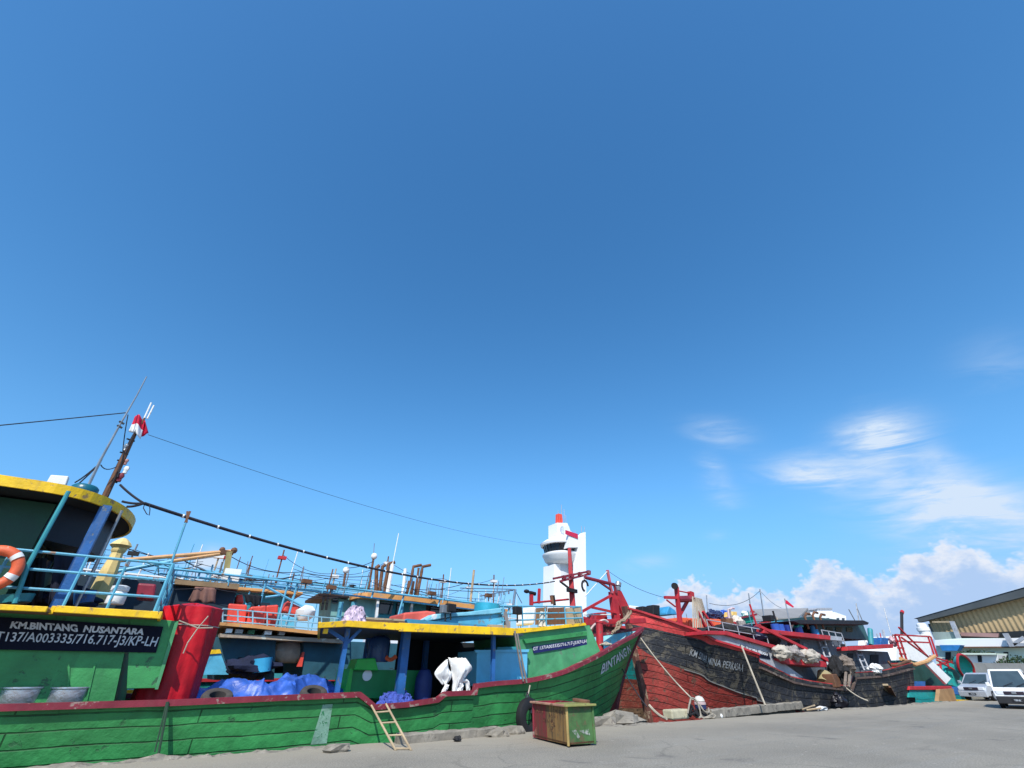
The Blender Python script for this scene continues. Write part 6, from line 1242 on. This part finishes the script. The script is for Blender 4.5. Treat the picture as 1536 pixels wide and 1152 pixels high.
def kerb(x0, y0, x1, y1, label, h=.22, w=.32):
    a, b = atZ(x0, y0), atZ(x1, y1); d = (b - a).normalized(); s_ = Vector((-d.y, d.x, 0)); N = 30; mb = MB()
    ring = [(0, 0), (0.01, h - .04), (.05, h), (w - .05, h), (w, h - .05), (w, -.3)]
    vs = []
    for i in range(N + 1):
        p = a.lerp(b, i / N)
        for (q, z) in ring: j = .035 * noise.noise(Vector((p.x * 2.3, q * 9, z * 9))) + .02 * noise.noise(Vector((p.x * 9, q * 5, z))); vs.append(p + s_ * (q + j) + Vector((0, 0, z + j - (.02 if z == 0 else 0))))
    m = len(ring); fs_ = [(i * m + j, i * m + j + 1, (i + 1) * m + j + 1, (i + 1) * m + j) for i in range(N) for j in range(m - 1)] + [tuple(range(m)), tuple(range(N * m, N * m + m))[::-1]]
    mb._add(vs, fs_); mb.build('concrete_kerb', CONC, label=label, cat='kerb', kind='thing')
kerb(600, 1117, 752, 1103, 'straight concrete kerb beam between ladder and rubber fender'); kerb(1070, 1077, 1206, 1062, 'long straight concrete kerb right of the bollard', .3, .35)
# ladder
ld = thing('ladder', 'slim wooden ladder leaning from the quay to the low rail of the green boat', 'ladder', atZ(600, 1127))
l0, l1, r0_, r1_ = atZ(594, 1126), at(557, 1058, 15.74), atZ(617, 1126), at(579, 1056, 15.74)
cyl1('stile', l0, l1, .028, PALEW, ld); cyl1('stile', r0_, r1_, .028, PALEW, ld)
for u in (.04, .3, .57, .82): cyl1('rung', l0.lerp(l1, u), r0_.lerp(r1_, u), .02, PALEW, ld)
# rubber fender
fdr = thing('rubber_fender', 'black tyre fender hung on a rope between green hull and dumpster', 'fender', at(792, 1100, 15.5)); c = at(793, 1076, 15.5); mb = MB(); M = Matrix.Rotation(R(90), 3, 'X') @ Matrix.Rotation(R(14), 3, 'Y')
mb.lathe([(.26, -.12), (.32, -.15), (.44, -.15), (.54, -.1), (.56, 0), (.54, .1), (.44, .15), (.32, .15), (.26, .12)], c, 24, M, True); mb.build('tyre', BLACK, fdr, smooth=True)
mb = MB(); mb.tube([at(791, 1038, 15.6), at(787, 1052, 15.55), at(784, 1075, 15.4)], .02, 5); mb.tube([at(791, 1038, 15.6), at(796, 1052, 15.5), at(797, 1070, 15.4)], .02, 5); mb.build('hanging_rope', DROPE, fdr, weld=False)
# dumpster
def dumpster_mat():
    m = bpy.data.materials.new('dumpster_side_paint'); m.use_nodes = True; nt = m.node_tree; b = nt.nodes['Principled BSDF']; x = X_(nt); L = nt.links
    tc = nt.nodes.new('ShaderNodeTexCoord'); sp = nt.nodes.new('ShaderNodeSeparateXYZ'); L.new(tc.outputs['Object'], sp.inputs[0]); ob = tc.outputs['Object']
    n = x.noise(ob, 2.2, 6, .6); along = x.m('ADD', sp.outputs[1], x.m('MULTIPLY', x.m('SUBTRACT', n, .5), .15))
    c = x.mix(x.step(along, .16, .2), (.25, .14, .045), (.19, .016, .024))
    mp = nt.nodes.new('ShaderNodeMapping'); mp.inputs['Scale'].default_value = (4, 4, .5); L.new(ob, mp.inputs[0]); st = x.noise(mp.outputs[0], 2.2, 6, .65)
    c = x.mix(x.m('MULTIPLY', x.step(st, .42, .62), .85), c, (.07, .045, .025)); c = x.mix(x.m('MULTIPLY', x.step(x.noise(ob, 7, 6, .7), .55, .66), .6), c, (.1, .09, .05))
    c = x.mix(x.m('MULTIPLY', x.step(x.noise(ob, 3, 6, .7), .62, .7), .35), c, (.5, .33, .2))
    L.new(c, b.inputs['Base Color']); b.inputs['Roughness'].default_value = .75; return m
dp = [atZ(801, 1108), atZ(853, 1121.5), atZ(893, 1118)]
far = dp[0] + dp[2] - dp[1]
du = (dp[1] - dp[0]).normalized(); dv = (dp[2] - dp[1]).normalized(); cen = (dp[0] + dp[2]) / 2
hD = .86
ds = thing('dumpster', 'battered steel waste container with red and yellow side and green end, on the quay', 'dumpster', (cen.x, cen.y, 0))
ang = math.atan2(-du.x, du.y)
MD = Matrix.Rotation(0, 3, 'Z')
def dq(u, v, z): return dp[1] + (dp[0] - dp[1]) * u + (dp[2] - dp[1]) * v + Vector((0, 0, z))   # u along the long side, v along the green end
def panel(name, pts, mat, th, **k): return MB().prism([dq(*p) for p in pts], th).build(name, mat, ds, **k)
nL, nE = Vector((-dv.x, -dv.y, 0)) * -1, du
GE = P('dumpster_green', (.06, .14, .045), .7, .45, scale=2.5, wear=.55, wearcol=(.1, .1, .045), wscale=4, streak=.8)
panel('side_panel', [(0, 0, .06), (1, 0, .03), (1, 0, hD), (0, 0, hD)], dumpster_mat(), dv * .04)
panel('end_panel', [(.0, .03, .06), (.0, 1, .04), (.0, 1, hD), (0, .03, hD)], GE, -du * .04)
panel('side_panel', [(0, 1, .06), (1, 1, .04), (1, 1, hD), (0, 1, hD)], RUST, -dv * .04); panel('end_panel', [(1, 0, .06), (1, 1, .04), (1, 1, hD), (1, 0, hD)], RED, du * -.04)
panel('floor_panel', [(0, 0, .06), (1, 0, .06), (1, 1, .06), (0, 1, .06)], RUST, Vector((0, 0, .04)))
mb = MB()
CORN = P('worn_yellow_steel', (.4, .28, .1), .7, .3, wear=.35, wearcol=(.14, .08, .04), streak=.4)
for (u, v, m) in ((0, 0, CORN), (1, 0, DRED), (0, 1, GE), (1, 1, RUST)): c = dq(u, v, 0); cyl1('corner_post', c + Vector((0, 0, .03)), c + Vector((0, 0, hD)), .035, m, ds)
mb = MB(); mb.bar(dq(-.03, -.03, hD + .02), dq(1.04, -.03, hD + .02), .11, .05); mb.build('rim', P('pink_worn_rim', (.42, .22, .15), .7, .3, wear=.35, wearcol=(.2, .12, .07)), ds, bevel=.01)
mb = MB(); mb.bar(dq(-.03, -.1, hD + .025), dq(-.03, 1.08, hD + .025), .1, .05); mb.build('rim', P('olive_rim', (.25, .25, .08), .7, .3, wear=.3, wearcol=(.15, .1, .06)), ds, bevel=.01)
mb = MB(); mb.bar(dq(-.03, 1.04, hD + .02), dq(1.04, 1.04, hD + .02), .1, .05); mb.build('rim', DRED, ds); mb = MB(); mb.bar(dq(1.03, -.05, hD + .02), dq(1.03, 1.05, hD + .02), .1, .05); mb.build('rim', DRED, ds)
mb = MB(); mb.bar(dq(.1, .35, hD - .02), dq(1, .35, hD - .02), .1, .04); mb.bar(dq(.1, .65, hD - .02), dq(1, .65, hD - .02), .1, .04); mb.build('inner_bar', RED, ds)
mb = MB(); mb.prism([dq(.06, .0, hD + .03), dq(.35, .0, hD + .03), dq(.35, 1, hD + .03), dq(.06, 1, hD + .03)], (0, 0, .03)); mb.build('lid', MATS['olive_rim'], ds)
mb = MB(); mb.bar(dq(.3, .75, hD + .12), dq(.08, .98, hD + .08), .2, .08); mb.build('lid_scrap', RUST, ds, bevel=.02)
STN = P('faded_stencil', (.075, .03, .025), .8, .4, wear=.6, wearcol=(.3, .16, .06), wscale=9, bump=0)
mb = MB(); off = -dv * .006
def worn_marks(mb, n, fn, seed):          # lettering too worn to read: short broken strokes, n characters wide
    rnd = random.Random(seed)
    for i in range(n):
        u0, u1 = (i + .12) / n, (i + .82) / n; w = (u1 - u0) * .3
        for (ua, va, ub, vb) in [q for q in ((u0, 0, u0 + w, 1), (u1 - w, 0, u1, 1), (u0 + w, .78, u1 - w, 1), (u0 + w, .4, u1 - w, .6), (u0 + w, 0, u1 - w, .2)) if rnd.random() < .62]:
            mb._add([fn(ua, va), fn(ub, va), fn(ub, vb), fn(ua, vb)], [(0, 1, 2, 3)])
for k, (n, u0, u1, z0, z1) in enumerate(((5, .95, .64, .64, .72), (4, .5, .24, .58, .66), (5, .5, .06, .68, .76), (6, .68, .38, .44, .53), (2, .46, .3, .38, .5), (4, .62, .36, .26, .35))): worn_marks(mb, n, quad(dq(u0, 0, z0) + off, dq(u1, 0, z0) + off, dq(u1, 0, z1) + off, dq(u0, 0, z1) + off), k)
mb.build('stencil_lettering', STN, ds, weld=False, recalc=False); mb = MB()
GS = P('worn_grey_scrape', (.3, .32, .29), .8, .4, wear=.6, wearcol=(.08, .16, .07), wscale=11)
mb.prism([dq(0, .15, .34) + du * .004, dq(0, .3, .36) + du * .004, dq(0, .44, .2) + du * .004, dq(0, .36, .17) + du * .004], du * .004); mb.prism([dq(0, .42, .33) + du * .004, dq(0, .8, .36) + du * .004, dq(0, .82, .22) + du * .004, dq(0, .6, .26) + du * .004], du * .004); mb.build('bare_scrape', GS, ds, weld=False)
for (u, v) in ((.08, .1), (.08, .9), (.92, .1), (.92, .9)): c = dq(u, v, .03); cyl1('castor', c - dv * .03, c + dv * .03, .03, BLACK, ds)
# bollard with ropes
bp = atZ(1054, 1077); bo_ = thing('mooring_bollard', 'mooring bollard with white cap and blue band wrapped in ropes', 'bollard', bp)
MB().lathe([(.3, 0), (.24, .1), (.17, .2), (.16, .4)], bp, 18).build('shaft', BLACK, bo_, smooth=True)
MB().lathe([(.2, .3), (.24, .32), (.24, .46), (.2, .47)], bp, 18).build('blue_band', P('navy_band', (.02, .03, .1), .6), bo_, smooth=True); MB().lathe([(.2, .46), (.25, .48), (.24, .56), (.2, .58)], bp, 18).build('pink_band', P('pink_white_band', (.5, .38, .38), .7, .3, wear=.3), bo_, smooth=True); MB().lathe([(.17, .57), (.22, .6), (.2, .68), (.14, .76), (.04, .79), (.01, .79)], bp, 18).build('cap', P('dusty_white_paint', (.6, .58, .52), .6, .15, wear=.3, wearcol=(.3, .26, .2)), bo_, smooth=True)
DWR = P('dirty_white_rope', (.3, .27, .22), .95, .35, scale=6, bump=.6, bscale=50)
rope_pile(bp + Vector((.05, -.15, -.02)), .5, 40, 3, .035, DWR, 'pile of pale rope around the foot of the bollard', squash=.5); rope_pile(bp + Vector((-.55, .05, 0)), .36, 34, 4, .04, P('black_rope', (.012, .012, .016), .9), 'pile of black rope left of the bollard', squash=1.9)
tube1('mooring_rope', catmull([bp + Vector(q) for q in ((-1.05, -.1, .2), (-.8, -.1, .55), (-.62, -.1, .72), (-.45, -.15, .66), (-.36, -.2, .4), (-.42, -.25, .1), (-.6, -.3, .05))], 6), .035, DWR, label='stiff white rope arching beside the bollard', cat='rope'); tube1('mooring_rope', catmull([bp + Vector(q) for q in ((-.3, -.2, .5), (-.18, -.3, .25), (.1, -.3, .22), (.25, -.2, .35))], 5), .035, DWR, label='white rope turned around the bollard shaft', cat='rope')
a = atZ(1021, 1079); mb = MB(); mb.box(a + Vector((0, .2, .17)), (1.15, .5, .34), R(2)); mb.build('concrete_block', P('yellowed_concrete', (.5, .46, .32), .85, .25, wear=.3, wearcol=(.3, .28, .22), bump=.5), label='pale yellow concrete block at the quay edge left of the bollard', cat='block', bevel=.06)
sackheap(1081, 1074, 15.6, .09, (1, 1, 1), 40, CLOTHW, 'litter_ball', 'crumpled white litter ball right of the bollard ropes', 'litter', .2)
g_ = atZ(1261, 1060); mb = MB(); mb.ball(g_ + Vector((0, 0, .25)), .48, 28, (1, .7, .75), .4, 9); mb.ball(g_ + Vector((-.12, 0, .58)), .14, 8, (1, 1, 1), .3, 2); mb.build('garbage_bag', P('black_bin_bag', (.012, .011, .016), .4, .3, bump=.6, bscale=6), smooth=True, label='knotted black garbage bag on the quay by the black hull', cat='bag')
for k, (x, y, x1, y1, l) in enumerate(((1204, 1064, 1222, 1058, 'pale stick lying on the quay left of the garbage bag'), (1210, 1065, 1232, 1062, 'second pale stick on the quay, nearer the garbage bag'))): cyl1('stick', atZ(x, y, .05), atZ(x1, y1, .15), .04, PALEW, None, label=l, cat='stick')
sackheap(1233, 1063, 16.0, .22, (1.8, 1, .5), 42, CLOTHW, 'litter_heap', 'pale litter heap on the quay between stick and garbage bag', 'litter')
sackheap(686, 1109, 14.3, .09, (1.2, 1, .8), 43, BLACK, 'litter_scrap', 'black litter scrap on the quay in front of the kerb beam', 'litter')
for k, (x, y, x1, y1, m, l) in enumerate(((1328, 1027, 1336, 1050, PALEW, 'pale plank leaning on the stern of the black boat'), (1332, 1030, 1343, 1050, RUST, 'rusty beam leaning on the stern beside the pale plank'))): bar1('plank', at(x, y, 16.4), atZ(x1, y1, .05), .3, m, None, h=.1, label=l, cat='plank')
box1('wooden_crate', atZ(1312, 1050) + Vector((0, .0, 0)), atZ(1312, 1050) + Vector((1.4, .8, .95)), P('brown_crate_wood', (.24, .14, .08), .8, .3), None, bevel=.03, label='brown wooden crate on the quay under the stern of the black boat', cat='crate')
# ================================================================ CARS
CGL = P('car_glass', (.05, .075, .085), .06, .2, bump=0, spec=1.0)
def car(name, label, cat, loc, rz, L, Wd, Hh, prof, body, dark_front, win):
    """prof: side outline (x forward, z); win: glasshouse as x0,x1 bottom / x0,x1 top / z0,z1"""
    t = thing(name, label, cat, loc, rz); M = Matrix.Translation(Vector(loc)) @ Matrix.Rotation(rz, 4, 'Z')
    def tf(mb): mb.v = [M @ v for v in mb.v]; return mb
    tumble = lambda z: Wd / 2 * (1 - .16 * max(0, (z - win[4]) / (Hh - win[4])) ** 1.2)
    mb = MB(); n = len(prof); vs = [Vector((x, -tumble(z), z)) for x, z in prof] + [Vector((x, tumble(z), z)) for x, z in prof]
    mb._add(vs, [tuple(range(n)), tuple(range(n, 2 * n))[::-1]] + [(i, i + n, (i + 1) % n + n, (i + 1) % n) for i in range(n)]); tf(mb).build('body', body, t, bevel=.05)
    b0, b1_, t0, t1_, z0, z1 = win
    def q4(p): mb = MB(); mb.prism(p, Vector((.0, 0, .012))); return mb
    ws = [Vector((b1_ + .03, -tumble(z0) + .1, z0)), Vector((b1_ + .03, tumble(z0) - .1, z0)), Vector((t1_ + .03, tumble(z1) - .12, z1)), Vector((t1_ + .03, -tumble(z1) + .12, z1))]
    mb = MB(); mb.prism(ws, (.02, 0, .01)); tf(mb).build('windscreen', CGL, t)
    for s in (-1, 1):
        for (fa, fb) in ((.03, .36), (.4, .68), (.72, .97)):
            mb = MB(); P4 = []
            for f, z, a, b in ((fa, z0 + .04, b0, b1_), (fb, z0 + .04, b0, b1_), (fb, z1 - .07, t0, t1_), (fa, z1 - .07, t0, t1_)): P4.append(Vector((a + (b - a) * f - .06, s * (tumble(z) + .004), z)))
            mb.prism(P4, (0, s * .012, 0)); tf(mb).build('side_window', CGL, t)
        for x in (L / 2 - .75, -L / 2 + .8):
            w = MB(); w.cyl((x, s * (Wd / 2 - .18), .3), (x, s * (Wd / 2 + .02), .3), .3, n=20); wo = tf(w).build('wheel', BLACK, t, smooth=True); w = MB(); w.cyl((x, s * (Wd / 2 + .015), .3), (x, s * (Wd / 2 + .03), .3), .19, n=14); tf(w).build('rim', STEEL, wo)
        mb = MB(); mb.box((L / 2 - .02, s * (Wd / 2 - .26), .74 if dark_front else .72), (.14, .34, .2)); tf(mb).build('headlight', P('headlight_glass', (.7, .72, .75), .15, .05, bump=0), t, bevel=.03)
        mb = MB(); mb.box((b1_ - .1, s * (Wd / 2 + .09), z0 + .1), (.12, .18, .2)); tf(mb).build('mirror', body, t, bevel=.03)
    mb = MB(); mb.box((L / 2 + .04, 0, .4), (.16, Wd * .98, .34)); tf(mb).build('bumper', P('black_bumper', (.02, .02, .022), .6) if dark_front else body, t, bevel=.04)
    mb = MB(); mb.box((L / 2 + .01, 0, .72), (.12, Wd * .5, .16)); tf(mb).build('grille', P('dark_grille', (.03, .02, .03), .4), t, bevel=.02)
    mb = MB(); mb.box((L / 2 + .08, 0, .72), (.03, .2, .09)); tf(mb).build('emblem', STEEL, t, bevel=.02)
    mb = MB(); mb.box((L / 2 + .13, 0, .4), (.02, .42, .13)); pl = tf(mb).build('number_plate', BLACK, t)
    mb = MB(); worn_marks(mb, 7, quad((L / 2 + .145, -.19, .36), (L / 2 + .145, .19, .36), (L / 2 + .145, .19, .44), (L / 2 + .145, -.19, .44)), 5); tf(mb).build('lettering', LETTER, pl, weld=False, recalc=False)
    for y in (-.3, .25):
        mb = MB(); mb.bar((b1_ + .07, y, z0 + .03), (b1_ - .02, y + .45, z0 + .2), .025); tf(mb).build('wiper', BLACK, t)
    return t
WP, SP = P('white_car_paint', (.8, .8, .8), .25, .03, bump=0, spec=.6), P('silver_car_paint', (.5, .52, .55), .25, .05, bump=0, metal=.3, spec=.6)
v0 = atZ(1503, 1063); dirv = math.atan2(-v0.y * .55, -v0.x) + R(3)
fwd = Vector((math.cos(dirv), math.sin(dirv), 0))
car('minivan', 'white minivan with black bumper driving towards the viewer, right edge', 'minivan', (v0.x - fwd.x * 1.9 + .3, v0.y - fwd.y * 1.9 - .75, 0), dirv, 4.0, 1.66, 1.8,
    [(-2.0, .25), (2.02, .25), (2.04, .6), (1.98, .86), (1.72, 1.0), (1.12, 1.75), (.95, 1.83), (-1.7, 1.85), (-1.95, 1.7), (-2.0, 1.0)], WP, True, (-1.85, 1.74, -1.8, 1.1, 1.0, 1.74))
v1 = at(1464, 1047, 14.6); v1.z = 0; dir1 = math.atan2(-v1.y * .4, -v1.x) - R(14); fw1 = Vector((math.cos(dir1), math.sin(dir1), 0))
car('minivan', 'silver minivan parked behind the white minivan, near the turquoise boat', 'minivan', (v1.x - fw1.x * 2.0, v1.y - fw1.y * 2.0, 0), dir1, 4.2, 1.7, 1.7,
    [(-2.1, .28), (2.1, .28), (2.12, .6), (2.0, .82), (1.3, 1.0), (.5, 1.58), (.2, 1.68), (-1.7, 1.68), (-2.0, 1.5), (-2.1, 1.0)], SP, False, (-1.9, 1.25, -1.75, .45, 1.0, 1.58))
# shrubs by the guard house
def shrub(label, c, w, h, n, seed):
    rnd = random.Random(seed); t = thing('shrub', label, 'shrub', (c.x, c.y, c.z)); mb = MB()
    for i in range(n):
        a, r = rnd.random() * 6.28, rnd.random() ** .5; p = c + Vector((math.cos(a) * r * w * .3, math.sin(a) * r * w, (1 - r * r) * h * (.4 + .6 * rnd.random())))
        u = Vector((rnd.uniform(-1, 1), rnd.uniform(-1, 1), rnd.uniform(-.3, 1))).normalized() * rnd.uniform(.15, .4); s_ = u.cross(Vector((rnd.uniform(-1, 1), rnd.uniform(-1, 1), rnd.uniform(-1, 1)))).normalized() * .12
        mb._add([p - s_, p + u * .5 - s_ * .6 + s_, p + u, p + s_], [(0, 1, 2, 3)])
    mb.build('foliage', LEAF, t, weld=False, recalc=False)
    mb = MB()
    for i in range(5): mb.cyl(c + Vector((0, (i - 2) * w * .2, 0)), c + Vector((0, (i - 2) * w * .35, h * .6)), .06, .02, 5)
    mb.build('stem', WOOD, t, weld=False)
LEAF = P('shrub_leaf', (.025, .055, .015), .7, .5, scale=1.5, bump=0)
c = atX(1462, 983, 83); shrub('dark green shrub behind the small white guard house', Vector((83, c.y, c.z - .6)), 3.0, 1.2, 700, 1); c = atX(1528, 996, 77.5); shrub('spiky green shrub above the grey wall at the right edge', Vector((77.5, c.y, c.z - .3)), 2.6, 1.1, 600, 2)
